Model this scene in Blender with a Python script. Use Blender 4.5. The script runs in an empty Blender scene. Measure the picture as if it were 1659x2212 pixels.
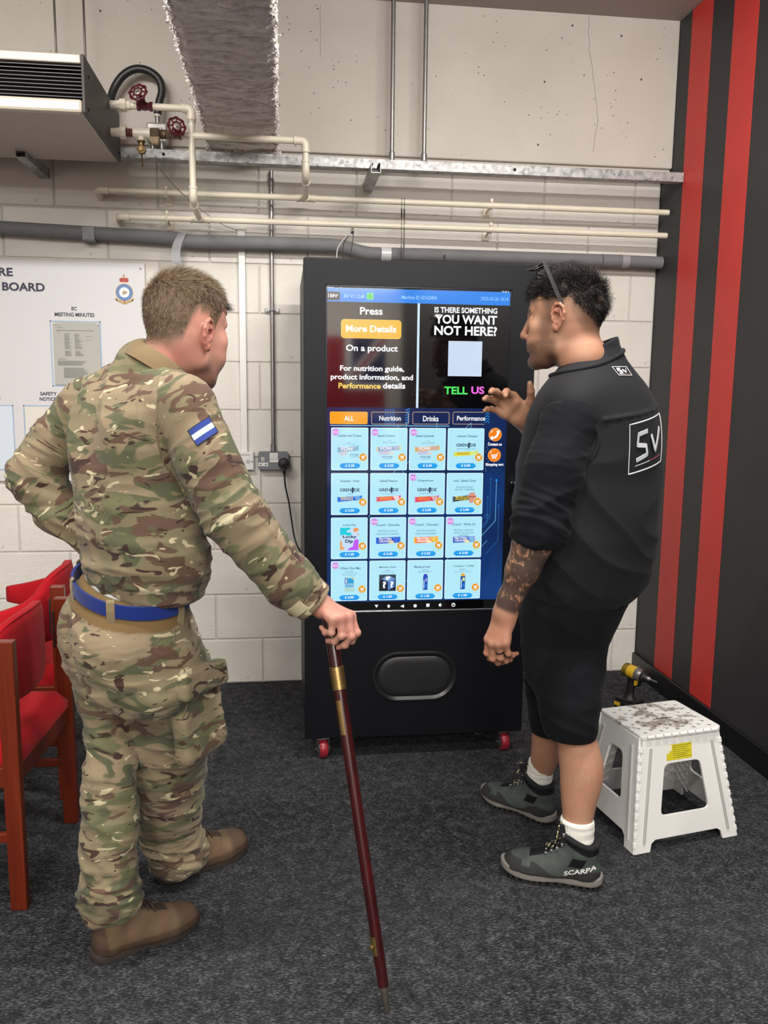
import bpy, bmesh, math, random
import numpy as np
from mathutils import Vector, Matrix
random.seed(7)
rng = np.random.default_rng(11)
sc = bpy.context.scene
COL = sc.collection

# ---------------------------------------------------------------- camera
cam_d = bpy.data.cameras.new('camera')
cam = bpy.data.objects.new('camera', cam_d)
COL.objects.link(cam)
cam_d.sensor_fit = 'HORIZONTAL'
cam_d.sensor_width = 36.0
cam_d.lens = 36.0 * 1788.6 / 1659.0
cam_d.clip_start = 0.05
_yaw, _pitch, _roll = 0.12218, 0.14366, 0.010786
_f = Vector((math.sin(_yaw) * math.cos(_pitch), math.cos(_yaw) * math.cos(_pitch), -math.sin(_pitch)))
_r = Vector((math.cos(_yaw), -math.sin(_yaw), 0))
_u = _r.cross(_f)
_r2 = _r * math.cos(_roll) + _u * math.sin(_roll)
_u2 = -_r * math.sin(_roll) + _u * math.cos(_roll)
_m = Matrix((_r2, _u2, -_f)).transposed().to_4x4()
_m.translation = Vector((0, 0, 1.42))
cam.matrix_world = _m
sc.camera = cam

# ---------------------------------------------------------------- world, lamps, exposure
sc.view_settings.view_transform = 'Standard'
sc.view_settings.look = 'None'
sc.view_settings.gamma = 1.0
sc.view_settings.use_curve_mapping = False
sc.view_settings.exposure = 0.03
w = bpy.data.worlds.new('world')
sc.world = w
w.use_nodes = True
w.node_tree.nodes['Background'].inputs[0].default_value = (0.9, 0.95, 1.0, 1)
w.node_tree.nodes['Background'].inputs[1].default_value = 0.05


def tube_lamp(x, y, power, z=2.98, col=(1.0, 0.955, 0.90)):
    """a twin-sided fluorescent batten hung along x: light leaves both flanks and the underside"""
    for tilt, share in ((0.0, 0.5), (62.0, 0.25), (-62.0, 0.25)):
        ld = bpy.data.lights.new('batten_light', 'AREA')
        ld.shape = 'RECTANGLE'
        ld.size, ld.size_y = 1.2, 0.07
        ld.energy = power * share
        ld.color = col
        lo = bpy.data.objects.new('batten_light', ld)
        COL.objects.link(lo)
        lo.location = (x, y, z)
        lo.rotation_euler = (math.radians(tilt), 0, 0)


tube_lamp(0.95, 1.75, 80)
tube_lamp(-1.15, 1.75, 62)
tube_lamp(0.95, -0.6, 74)
tube_lamp(-1.15, -0.6, 74)
tube_lamp(0.95, -3.0, 74)
tube_lamp(-1.15, -3.0, 74)
tube_lamp(0.95, -5.4, 150)  # unseen lamp, added to brighten the rear wall mirrored in the screen
tube_lamp(-1.15, -5.4, 150)  # its twin, likewise added for the mirrored rear wall

# ---------------------------------------------------------------- helpers
def lin(c):
    out = []
    for v in c[:3]:
        v /= 255.0
        out.append(v / 12.92 if v <= 0.04045 else ((v + 0.055) / 1.055) ** 2.4)
    return (out[0], out[1], out[2], 1.0)


class NT:
    """small node-tree writer"""
    def __init__(s, name):
        s.m = bpy.data.materials.new(name)
        s.m.use_nodes = True
        s.t = s.m.node_tree
        s.b = s.t.nodes['Principled BSDF']
        s.tc = None

    def n(s, typ, **kw):
        nd = s.t.nodes.new(typ)
        for k, v in kw.items():
            setattr(nd, k, v)
        return nd

    def link(s, a, b):
        s.t.links.new(a, b)

    def coord(s, kind='Object'):
        if s.tc is None:
            s.tc = s.n('ShaderNodeTexCoord')
        return s.tc.outputs[kind]

    def mapping(s, scale=(1, 1, 1), loc=(0, 0, 0), rot=(0, 0, 0), src=None):
        mp = s.n('ShaderNodeMapping')
        mp.inputs['Scale'].default_value = scale
        mp.inputs['Location'].default_value = loc
        mp.inputs['Rotation'].default_value = rot
        s.link(src if src is not None else s.coord(), mp.inputs['Vector'])
        return mp.outputs[0]

    def noise(s, scale, vec=None, detail=3, rough=0.5, dist=0.0):
        nd = s.n('ShaderNodeTexNoise')
        nd.inputs['Scale'].default_value = scale
        nd.inputs['Detail'].default_value = detail
        nd.inputs['Roughness'].default_value = rough
        nd.inputs['Distortion'].default_value = dist
        s.link(vec if vec is not None else s.coord(), nd.inputs['Vector'])
        return nd.outputs['Fac']

    def vor(s, scale, vec=None, feature='F1'):
        nd = s.n('ShaderNodeTexVoronoi', feature=feature)
        nd.inputs['Scale'].default_value = scale
        s.link(vec if vec is not None else s.coord(), nd.inputs['Vector'])
        return nd

    def ramp(s, fac, stops, interp='LINEAR'):
        nd = s.n('ShaderNodeValToRGB')
        cr = nd.color_ramp
        cr.interpolation = interp
        while len(cr.elements) < len(stops):
            cr.elements.new(0.5)
        for e, (p, c) in zip(cr.elements, stops):
            e.position = p
            e.color = c if len(c) == 4 else (*c, 1)
        s.link(fac, nd.inputs[0])
        return nd.outputs[0]

    def mask(s, fac, lo, hi):
        return s.ramp(fac, [(lo, (0, 0, 0, 1)), (hi, (1, 1, 1, 1))])

    def mix(s, fac, a, b):
        nd = s.n('ShaderNodeMix', data_type='RGBA')
        for k, v in ((0, fac), (6, a), (7, b)):
            if isinstance(v, (tuple, list)):
                nd.inputs[k].default_value = v
            elif isinstance(v, (int, float)):
                nd.inputs[k].default_value = v
            else:
                s.link(v, nd.inputs[k])
        return nd.outputs[2]

    def math(s, op, a, b=0.0):
        nd = s.n('ShaderNodeMath', operation=op)
        for k, v in ((0, a), (1, b)):
            if isinstance(v, (int, float)):
                nd.inputs[k].default_value = v
            else:
                s.link(v, nd.inputs[k])
        return nd.outputs[0]

    def attr(s, name, out='Fac'):
        nd = s.n('ShaderNodeAttribute', attribute_name=name)
        return nd.outputs[out]

    def bump(s, h, strength=0.3, dist=0.01):
        nd = s.n('ShaderNodeBump')
        nd.inputs['Strength'].default_value = strength
        nd.inputs['Distance'].default_value = dist
        s.link(h, nd.inputs['Height'])
        s.link(nd.outputs[0], s.b.inputs['Normal'])

    def set(s, color=None, rough=None, metal=None, spec=None, emit=None, strength=None, **kw):
        for key, v in (('Base Color', color), ('Roughness', rough), ('Metallic', metal), ('Specular IOR Level', spec),
                       ('Emission Color', emit), ('Emission Strength', strength)):
            if v is None:
                continue
            if isinstance(v, (tuple, list)):
                s.b.inputs[key].default_value = v
            elif isinstance(v, (int, float)):
                s.b.inputs[key].default_value = v
            else:
                s.link(v, s.b.inputs[key])
        for k, v in kw.items():
            s.b.inputs[k.replace('_', ' ')].default_value = v
        return s.m


_mats = {}


def M(name, rgb=(128, 128, 128), rough=0.5, metal=0.0, spec=0.5, var=0.0, vscale=8, bump=0.0, bscale=60, bdist=0.004, **kw):
    """plain procedural material: colour with noise variation and a noise bump"""
    if name in _mats:
        return _mats[name]
    t = NT(name)
    c = lin(rgb)
    if var > 0:
        f = t.noise(vscale, detail=4)
        lo = tuple(max(0, v * (1 - var)) for v in c[:3]) + (1,)
        hi = tuple(min(1, v * (1 + var)) for v in c[:3]) + (1,)
        c = t.mix(t.mask(f, 0.3, 0.7), lo, hi)
    t.set(color=c, rough=rough, metal=metal, spec=spec, **kw)
    if bump > 0:
        t.bump(t.noise(bscale, detail=3), bump, bdist)
    _mats[name] = t.m
    return t.m


def E(rgb, strength=1.0):
    """a lit patch of a display behind glossy glass"""
    key = ('glow', tuple(rgb), strength)
    if key in _mats:
        return _mats[key]
    t = NT('screen_glow')
    t.set(color=(0.004, 0.004, 0.004, 1), rough=0.06, spec=0.9, emit=lin(rgb), strength=strength)
    _mats[key] = t.m
    return t.m


class G:
    """geometry collector with material slots"""
    def __init__(s):
        s.v, s.f, s.mi, s.mats = [], [], [], []

    def slot(s, m):
        if m not in s.mats:
            s.mats.append(m)
        return s.mats.index(m)

    def add(s, vs, fs, m):
        o = len(s.v)
        k = s.slot(m)
        s.v.extend([tuple(map(float, p)) for p in vs])
        s.f.extend([tuple(i + o for i in f) for f in fs])
        s.mi.extend([k] * len(fs))
        return s

    # ---- shapes
    def box(s, x, y, z, m, bev=0.0, T=None):
        bm = bmesh.new()
        bmesh.ops.create_cube(bm, size=1.0)
        for p in bm.verts:
            p.co = Vector(((x[0] + x[1]) / 2 + p.co.x * (x[1] - x[0]), (y[0] + y[1]) / 2 + p.co.y * (y[1] - y[0]),
                           (z[0] + z[1]) / 2 + p.co.z * (z[1] - z[0])))
        if bev > 0:
            bmesh.ops.bevel(bm, geom=list(bm.edges), offset=bev, segments=2, affect='EDGES', profile=0.5)
        return s.bm(bm, m, T)

    def bm(s, bm, m, T=None):
        bm.verts.ensure_lookup_table()
        bm.verts.index_update()
        vs = [(T @ p.co if T else p.co) for p in bm.verts]
        fs = [[p.index for p in f.verts] for f in bm.faces]
        bm.free()
        return s.add(vs, fs, m)

    def tube(s, pts, r, m, seg=12, cap=True, closed=False):
        pts = [Vector(p) for p in pts]
        n = len(pts)
        rs = r if isinstance(r, (list, tuple)) else [r] * n
        vs, fs = [], []
        up = None
        for i, p in enumerate(pts):
            if closed:
                d = (pts[(i + 1) % n] - pts[i - 1]).normalized()
            else:
                d = (pts[min(i + 1, n - 1)] - pts[max(i - 1, 0)]).normalized()
            if up is None:
                up = Vector((0, 0, 1)) if abs(d.z) < 0.9 else Vector((1, 0, 0))
            a = d.cross(up)
            if a.length < 1e-6:
                a = d.cross(Vector((0, 1, 0)))
            a.normalize()
            b = a.cross(d).normalized()
            up = b
            for k in range(seg):
                t = 2 * math.pi * k / seg
                vs.append(p + (a * math.cos(t) + b * math.sin(t)) * rs[i])
        for i in range(n if closed else n - 1):
            j = (i + 1) % n
            for k in range(seg):
                k2 = (k + 1) % seg
                fs.append((i * seg + k, i * seg + k2, j * seg + k2, j * seg + k))
        if cap and not closed:
            fs.append(tuple(range(seg))[::-1])
            fs.append(tuple((n - 1) * seg + k for k in range(seg)))
        return s.add(vs, [f[::-1] for f in fs], m)

    def lathe(s, prof, m, seg=20, T=None):
        """profile [(r,h)] about local z"""
        vs, fs = [], []
        n = len(prof)
        for (r, h) in prof:
            for k in range(seg):
                t = 2 * math.pi * k / seg
                v = Vector((r * math.cos(t), r * math.sin(t), h))
                vs.append(T @ v if T else v)
        for i in range(n - 1):
            for k in range(seg):
                k2 = (k + 1) % seg
                fs.append((i * seg + k, i * seg + k2, (i + 1) * seg + k2, (i + 1) * seg + k))
        fs.append(tuple(range(seg))[::-1])
        fs.append(tuple((n - 1) * seg + k for k in range(seg)))
        return s.add(vs, fs, m)

    def prism(s, poly, m, o, ux, uy, thick, bev=0.0):
        """2-D polygon (list of (a,b)) laid on axes ux,uy from point o, extruded by vector thick"""
        o, ux, uy, th = Vector(o), Vector(ux), Vector(uy), Vector(thick)
        n = len(poly)
        base = [o + ux * a + uy * b for a, b in poly]
        vs = base + [p + th for p in base]
        fs = [tuple(range(n))[::-1], tuple(range(n, 2 * n))]
        for i in range(n):
            j = (i + 1) % n
            fs.append((i, j, n + j, n + i))
        if ux.cross(uy).dot(th) < 0:
            fs = [f[::-1] for f in fs]
        if bev > 0:
            bm = bmesh.new()
            bv = [bm.verts.new(p) for p in vs]
            for f in fs:
                bm.faces.new([bv[i] for i in f])
            es = [e for e in bm.edges if abs((e.verts[0].co - e.verts[1].co).normalized().dot(th.normalized())) < 0.5]
            bmesh.ops.bevel(bm, geom=es, offset=bev, segments=2, affect='EDGES')
            return s.bm(bm, m)
        return s.add(vs, fs, m)

    def flat(s, poly, m, y):
        """flat polygon in the x-z plane facing -y"""
        n = len(poly)
        vs = [(a, y, b) for a, b in poly]
        area = sum(poly[i][0] * poly[(i + 1) % n][1] - poly[(i + 1) % n][0] * poly[i][1] for i in range(n))
        f = tuple(range(n))
        return s.add(vs, [f if area > 0 else f[::-1]], m)

    def obj(s, name, parent=None, smooth=False, label=None, angle=None):
        me = bpy.data.meshes.new(name)
        base = Vector((0, 0, 0))
        if parent is not None:
            r = parent
            while r.parent:
                r = r.parent
            base = r.location.copy()
            vs = [(p[0] - base.x, p[1] - base.y, p[2] - base.z) for p in s.v]
        else:
            a = np.array(s.v)
            base = Vector(((a[:, 0].min() + a[:, 0].max()) / 2, (a[:, 1].min() + a[:, 1].max()) / 2, a[:, 2].min()))
            vs = (a - np.array(base)).tolist()
        me.from_pydata(vs, [], s.f)
        for m in s.mats:
            me.materials.append(m)
        if len(s.mats) > 1:
            me.polygons.foreach_set('material_index', s.mi)
        if smooth:
            me.polygons.foreach_set('use_smooth', [True] * len(me.polygons))
            if angle:
                me.set_sharp_from_angle(angle=math.radians(angle))
        o = bpy.data.objects.new(name, me)
        COL.objects.link(o)
        if parent is not None:
            o.parent = parent
        else:
            o.location = base
        if label:
            o['label'] = label
        return o


def thing(name, label, cat, loc=(0, 0, 0), group=None):
    o = bpy.data.objects.new(name, None)
    o.empty_display_size = 0.05
    COL.objects.link(o)
    o.location = loc
    o['label'] = label
    o['category'] = cat
    if group:
        o['group'] = group
    return o


def tag(o, label, cat, group=None):
    o['label'] = label
    o['category'] = cat
    if group:
        o['group'] = group
    return o


def struct(o, label=None):
    o['kind'] = 'structure'
    if label:
        o['label'] = label
    return o


def copy_tree(o, parent=None):
    c = o.copy()
    COL.objects.link(c)
    if parent is not None:
        c.parent = parent
    for ch in list(o.children):
        copy_tree(ch, c)
    return c


def fillet(pts, rad, n=6):
    """round the corners of a polyline"""
    pts = [Vector(p) for p in pts]
    out = [pts[0]]
    for i in range(1, len(pts) - 1):
        p, a, b = pts[i], pts[i - 1], pts[i + 1]
        da, db = (a - p), (b - p)
        r = min(rad, da.length * 0.49, db.length * 0.49)
        s0, s1 = p + da.normalized() * r, p + db.normalized() * r
        for k in range(n + 1):
            t = k / n
            out.append(s0 * (1 - t) ** 2 + p * 2 * t * (1 - t) + s1 * t * t)
    out.append(pts[-1])
    return out


def spline(pts, n=8):
    """Catmull-Rom through points"""
    P = [Vector(p) for p in pts]
    P = [P[0] * 2 - P[1]] + P + [P[-1] * 2 - P[-2]]
    out = []
    for i in range(1, len(P) - 2):
        for k in range(n):
            t = k / n
            a, b, c, d = P[i - 1], P[i], P[i + 1], P[i + 2]
            out.append(0.5 * ((2 * b) + (c - a) * t + (2 * a - 5 * b + 4 * c - d) * t * t + (3 * b - a - 3 * c + d) * t ** 3))
    out.append(P[-2])
    return out


def rrect(x0, x1, z0, z1, r, n=5):
    pts = []
    for cx, cz, a0 in ((x1 - r, z0 + r, -90), (x1 - r, z1 - r, 0), (x0 + r, z1 - r, 90), (x0 + r, z0 + r, 180)):
        for k in range(n + 1):
            a = math.radians(a0 + 90 * k / n)
            pts.append((cx + r * math.cos(a), cz + r * math.sin(a)))
    return pts


def disc(cx, cz, r, n=24, rz=None):
    return [(cx + r * math.cos(2 * math.pi * k / n), cz + (rz or r) * math.sin(2 * math.pi * k / n)) for k in range(n)]


_txt = {}


def text_geo(s, bold=0.0):
    key = (s, bold)
    if key not in _txt:
        cu = bpy.data.curves.new('t', 'FONT')
        cu.body = s
        cu.resolution_u = 3
        cu.offset = bold
        ob = bpy.data.objects.new('t', cu)
        COL.objects.link(ob)
        dg = bpy.context.evaluated_depsgraph_get()
        me = ob.evaluated_get(dg).to_mesh()
        vs = np.array([tuple(p.co) for p in me.vertices])[:, :2] if len(me.vertices) else np.zeros((0, 2))
        fs = [tuple(p.vertices) for p in me.polygons]
        ob.evaluated_get(dg).to_mesh_clear()
        bpy.data.objects.remove(ob)
        bpy.data.curves.remove(cu)
        _txt[key] = (vs, fs)
    return _txt[key]


def txt(g, s, m, x0, x1, z0, z1, y, bold=0.02, shear=0.0):
    """flat writing in the x-z plane at y, its ink fitted to the box"""
    vs, fs = text_geo(s, bold)
    if not len(vs):
        return
    lo, hi = vs.min(0), vs.max(0)
    u = (vs[:, 0] - lo[0]) / (hi[0] - lo[0])
    v = (vs[:, 1] - lo[1]) / (hi[1] - lo[1])
    X = x0 + u * (x1 - x0) + shear * (v - 0.5)
    Z = z0 + v * (z1 - z0)
    g.add(np.stack([X, np.full_like(X, y), Z], 1), fs, m)


def plate(g, outer, holes, m, T, thick, bev=0.0):
    """2-D outline with holes, extruded, placed by matrix T (x,y in the sheet, z its thickness)"""
    cu = bpy.data.curves.new('p', 'CURVE'); cu.dimensions = '2D'; cu.fill_mode = 'BOTH'; cu.extrude = thick / 2 - bev; cu.bevel_depth = bev; cu.bevel_resolution = 1
    for loop in [outer] + holes:
        sp = cu.splines.new('POLY'); sp.points.add(len(loop) - 1)
        for p, q in zip(sp.points, loop): p.co = (q[0], q[1], 0, 1)
        sp.use_cyclic_u = True
    ob = bpy.data.objects.new('p', cu); COL.objects.link(ob)
    dg = bpy.context.evaluated_depsgraph_get(); ev = ob.evaluated_get(dg); me = ev.to_mesh()
    vs = [T @ p.co for p in me.vertices]; fs = [tuple(p.vertices) for p in me.polygons]
    g.add(vs, fs, m); ev.to_mesh_clear(); bpy.data.objects.remove(ob); bpy.data.curves.remove(cu)


def frame_m(o, x, y, z):
    """matrix from an origin and three axes"""
    return Matrix(((x[0], y[0], z[0], o[0]), (x[1], y[1], z[1], o[1]), (x[2], y[2], z[2], o[2]), (0, 0, 0, 1)))

# ---------------------------------------------------------------- the setting
WX = 1.806      # right wall
WY = 3.96       # face of the block wall

# carpet: heathered charcoal loop pile
t = NT('carpet')
p1 = t.noise(210, t.mapping((0.45, 1.5, 1)), detail=4, rough=0.75)
p2 = t.noise(26, detail=4, rough=0.7)
p3 = t.noise(2.2, detail=2)
f = t.math('ADD', t.math('MULTIPLY', p1, 0.75), t.math('MULTIPLY', p2, 0.25))
c = t.ramp(f, [(0.36, lin((11, 12, 14))), (0.5, lin((34, 35, 38))), (0.64, lin((104, 106, 109)))])
c = t.mix(t.mask(p3, 0.3, 0.75), c, t.mix(0.16, c, lin((90, 90, 92))))
sp = t.mask(t.vor(7.5).outputs['Distance'], 0.0, 0.012)
t.set(color=t.mix(t.math('SUBTRACT', 1.0, sp), c, lin((190, 190, 188))), rough=0.95, spec=0.15)
t.bump(p1, 0.7, 0.004)
carpet = t.m
floor = G()
floor.box((-4.6, 1.9), (-6.7, 4.1), (-0.08, 0.0), carpet)
floor = struct(floor.obj('floor'))

# painted block
t = NT('painted_block')
n1 = t.noise(90, detail=5, rough=0.65)
n2 = t.noise(3.0, detail=4)
sc_ = t.noise(20, t.mapping((0.25, 1, 1.6), rot=(0, 0.35, 0)), detail=5, rough=0.7)
n5 = t.noise(11, detail=3)
col = t.mix(t.mask(n2, 0.35, 0.75), lin((222, 219, 212)), lin((210, 206, 199)))
col = t.mix(t.math('MULTIPLY', t.mask(n5, 0.72, 0.78), 0.4), col, lin((160, 140, 105)))
t.set(color=col, rough=0.6, spec=0.3)
t.bump(t.math('ADD', n1, t.math('MULTIPLY', sc_, 0.6)), 0.55, 0.006)
block_m = t.m
mortar_m = M('painted_mortar', (196, 192, 185), 0.75, bump=0.3, bscale=80)

wb = G()
wb.box((-3.6, WX + 0.1), (WY + 0.006, WY + 0.12), (0, 2.45), mortar_m)
wall_back = struct(wb.obj('wall_back'), 'white painted block wall')
course, unit = 0.2215, 0.4455
z0 = 0.0
blk = None
row = 0
cuts = {}
while z0 < 2.42:
    z1 = min(z0 + course, 2.43)
    off = 0.12 if row % 2 else 0.343
    x = off - unit * 7
    while x < WX:
        a, b = max(x, -2.75), min(x + unit, WX)
        if b - a > 0.03:
            key = (round(b - a, 3), round(z1 - z0, 3))
            jy = random.uniform(-0.0012, 0.0012)
            if key not in cuts:
                g = G()
                g.box((-(b - a) / 2 + 0.004, (b - a) / 2 - 0.004), (0, 0.05), (0.004, z1 - z0 - 0.004), block_m, bev=0.0035)
                o = g.obj('block', wall_back)
                o.data.transform(Matrix.Translation(wall_back.location))
                cuts[key] = o
            else:
                o = cuts[key].copy()
                COL.objects.link(o)
            o.location = Vector(((a + b) / 2, WY + jy, z0)) - wall_back.location
        x += unit
    z0 += course
    row += 1

# cast concrete edge beam above the blocks
t = NT('painted_concrete')
n1 = t.noise(60, detail=5, rough=0.65)
n2 = t.noise(1.6, detail=5, rough=0.6)
pits = t.vor(11).outputs['Distance']
pm = t.math('MULTIPLY', t.math('SUBTRACT', 1.0, t.mask(pits, 0.045, 0.07)), t.mask(t.noise(4, detail=2), 0.42, 0.5))
pits2 = t.vor(34).outputs['Distance']
pm2 = t.math('MULTIPLY', t.math('SUBTRACT', 1.0, t.mask(pits2, 0.07, 0.11)), t.mask(t.noise(6, t.mapping(loc=(3, 1, 2)), detail=2), 0.50, 0.57))
pmm = t.math('MAXIMUM', pm, pm2)
col = t.mix(t.mask(n2, 0.3, 0.75), lin((206, 200, 192)), lin((190, 184, 175)))
col = t.mix(pmm, col, lin((72, 66, 60)))
t.set(color=col, rough=0.62, spec=0.3)
t.bump(t.math('SUBTRACT', t.math('MULTIPLY', n1, 0.5), pmm), 0.4, 0.008)
conc_m = t.m
g = G()
g.box((-3.6, WX), (3.85, 4.08), (2.462, 3.16), conc_m, bev=0.006)
wall_up = struct(g.obj('wall_upper'), 'white painted cast concrete above the block wall')
g = G()
g.box((-3.6, WX - 0.002), (3.868, 3.99), (2.428, 2.47), conc_m, bev=0.004)
g.obj('ledge', wall_up)
g = G()
cr = [(1.372, 3.095), (1.376, 3.06), (1.372, 3.03), (1.381, 2.99), (1.379, 2.955), (1.39, 2.92), (1.40, 2.88), (1.404, 2.84), (1.412, 2.81),
      (1.42, 2.76), (1.428, 2.72), (1.43, 2.69), (1.437, 2.66), (1.434, 2.63), (1.427, 2.60), (1.424, 2.56), (1.42, 2.52)]
g.tube([(x, 3.8502, z) for x, z in cr], 0.0013, M('crack_line', (150, 143, 135), 0.9), seg=5)
g.obj('crack', wall_up)
g = G()
cr = [(0.173, 3.07), (0.171, 3.02), (0.174, 2.98), (0.172, 2.92), (0.174, 2.86)]
g.tube([(x, 3.8502, z) for x, z in cr], 0.0011, M('crack_line'), seg=5)
g.obj('crack', wall_up)

# right wall: black with red painted stripes
black_wall = M('black_wall_paint', (50, 50, 52), 0.55, spec=0.35, var=0.06, bump=0.25, bscale=260, bdist=0.002)
red_wall = M('red_wall_paint', (200, 54, 49), 0.5, spec=0.45, var=0.05, bump=0.2, bscale=260, bdist=0.002)
g = G()
g.box((WX, WX + 0.12), (-6.7, 4.1), (0, 3.16), black_wall)
wall_right = struct(g.obj('wall_right'), 'black wall with red vertical stripes')
for y in (3.55, 3.19):
    g = G()
    g.box((WX - 0.0012, WX + 0.004), (y, y + 0.184), (0.08, 3.099), red_wall)
    g.obj('stripe', wall_right, label='red painted stripe')
g = G()
g.box((WX - 0.016, WX), (-6.6, WY), (0, 0.1), M('black_skirting', (18, 18, 20), 0.35, spec=0.5, var=0.1), bev=0.004)
struct(g.obj('baseboard_right'), 'black skirting board')
# the rest of the room, behind and beside the camera
pale = M('pale_wall_paint', (214, 206, 196), 0.7, var=0.04, vscale=2)
g = G(); g.box((-4.7, -4.6), (-6.7, 4.1), (0, 3.16), pale)
struct(g.obj('wall_left'))
g = G(); g.box((-4.7, 1.9), (-6.7, -6.6), (0, 3.16), pale)
struct(g.obj('wall_rear'))
fl = thing('union_flag', 'union flag hung on the far wall behind the camera, mirrored in the screen', 'flag', (0.78, -6.58, 0.35))
fb, fr, fw_ = M('flag_blue', (20, 32, 92), 0.8), M('flag_red', (170, 22, 40), 0.8), M('flag_white', (226, 224, 220), 0.8)
X0, X1, Z0, Z1 = 0.0, 1.56, 0.35, 2.25
def fpoly(pts, m, k):
    g_ = G(); g_.prism(pts, m, (0, -6.597 + 0.0012 * k, 0), (1, 0, 0), (0, 0, 1), (0, 0.001, 0)); return g_
fpoly([(X0, Z0), (X1, Z0), (X1, Z1), (X0, Z1)], fb, 0).obj('field', fl)
for m_, h_, k in ((fw_, 0.11, 1), (fr, 0.045, 2)):
    fpoly([(X0, Z0), (X0 + h_, Z0), (X1, Z1 - h_), (X1, Z1), (X1 - h_, Z1), (X0, Z0 + h_)], m_, k).obj('saltire', fl)
    fpoly([(X0, Z1), (X0, Z1 - h_), (X1 - h_, Z0), (X1, Z0), (X1, Z0 + h_), (X0 + h_, Z1)], m_, k + 0.4).obj('saltire', fl)
for m_, h_, k in ((fw_, 0.26, 3), (fr, 0.16, 4)):
    cx_, cz_ = (X0 + X1) / 2, (Z0 + Z1) / 2
    fpoly([(cx_ - h_, Z0), (cx_ + h_, Z0), (cx_ + h_, cz_ - h_), (X1, cz_ - h_), (X1, cz_ + h_), (cx_ + h_, cz_ + h_), (cx_ + h_, Z1), (cx_ - h_, Z1), (cx_ - h_, cz_ + h_), (X0, cz_ + h_), (X0, cz_ - h_), (cx_ - h_, cz_ - h_)], m_, k).obj('cross', fl)
g = G(); g.box((-4.7, 1.95), (-6.7, 4.12), (3.102, 3.2), M('ceiling_paint', (172, 164, 158), 0.8, var=0.04, vscale=3, bump=0.2, bscale=40))
struct(g.obj('ceiling'))

# sprayed fire-proofing on the steel beam that runs to the wall
t = NT('sprayed_coat')
n1 = t.noise(38, detail=6, rough=0.75)
n2 = t.noise(9, detail=4)
col = t.ramp(n1, [(0.3, lin((206, 196, 191))), (0.5, lin((240, 234, 230))), (0.7, lin((250, 247, 244)))])
t.set(color=col, rough=0.95, spec=0.1)
t.bump(n1, 0.6, 0.008)
spray = t.m
ny, nu = 420, 60
ys = np.linspace(3.86, 0.6, ny)
prof = []
for k in range(nu):
    s_ = k / (nu - 1) * (0.64 + 0.28 + 0.64)
    if s_ < 0.64:
        prof.append((-0.302, 3.1 - s_, -1, 0))
    elif s_ < 0.92:
        prof.append((-0.302 + s_ - 0.64, 2.46, 0, -1))
    else:
        prof.append((-0.022, 2.46 + s_ - 0.92, 1, 0))
prof = np.array(prof)
nz = rng.normal(size=(ny, nu))
def blur(a, n):
    for _ in range(n):
        a = (np.roll(a, 1, 0) + np.roll(a, -1, 0) + 2 * a) / 4
        a = (np.roll(a, 1, 1) + np.roll(a, -1, 1) + 2 * a) / 4
    return a / a.std()
hgt = 0.003 * blur(nz, 1) + 0.003 * blur(rng.normal(size=(ny, nu)), 5) + 0.0035 * blur(rng.normal(size=(ny, nu)), 60)
V = np.zeros((ny, nu, 3))
V[:, :, 0] = prof[:, 0] + prof[:, 2] * hgt + rng.normal(size=(ny, nu)) * 0.002
V[:, :, 1] = ys[:, None] + rng.normal(size=(ny, nu)) * 0.003
V[:, :, 2] = prof[:, 1] + prof[:, 3] * hgt
idx = np.arange(ny * nu).reshape(ny, nu)
q = np.stack([idx[:-1, :-1], idx[1:, :-1], idx[1:, 1:], idx[:-1, 1:]], -1).reshape(-1, 4)
g = G()
g.add(V.reshape(-1, 3), q.tolist(), spray)
beam = struct(g.obj('ceiling_beam'), 'beam with a rough grey sprayed coating')
# ragged tufts standing off the two lower arrises and the foot at the wall
vs, fs = [], []
for i in range(5200):
    y = rng.uniform(1.2, 3.86)
    if i % 9 == 0:
        x, z, y = rng.uniform(-0.32, 0.0), 2.455 + rng.normal() * 0.008, 3.848 + rng.normal() * 0.004
        d = np.array([rng.normal() * .5, -0.6, rng.normal() - 0.4])
    else:
        sgn = rng.choice([-1, 1])
        x = -0.162 + sgn * (0.14 + rng.normal() * 0.006)
        z = 2.46 + abs(rng.normal()) * 0.02
        d = np.array([sgn * (0.8 + rng.normal() * .4), rng.normal() * 0.6, rng.normal() * 0.7 - 0.2])
    L = rng.uniform(0.004, 0.014)
    d = d / np.linalg.norm(d) * L
    b = rng.normal(size=3); b = b / np.linalg.norm(b) * L * 0.45
    c_ = np.cross(d, b); c_ = c_ / (np.linalg.norm(c_) + 1e-9) * L * 0.45
    o_ = len(vs)
    p = np.array([x, y, z])
    vs += [p + b, p - b * .5 + c_, p - b * .5 - c_, p + d]
    fs += [(o_, o_ + 1, o_ + 3), (o_ + 1, o_ + 2, o_ + 3), (o_ + 2, o_, o_ + 3)]
g = G(); g.add(vs, fs, spray)
o = g.obj('coating_tufts', beam); o['kind'] = 'stuff'

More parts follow.
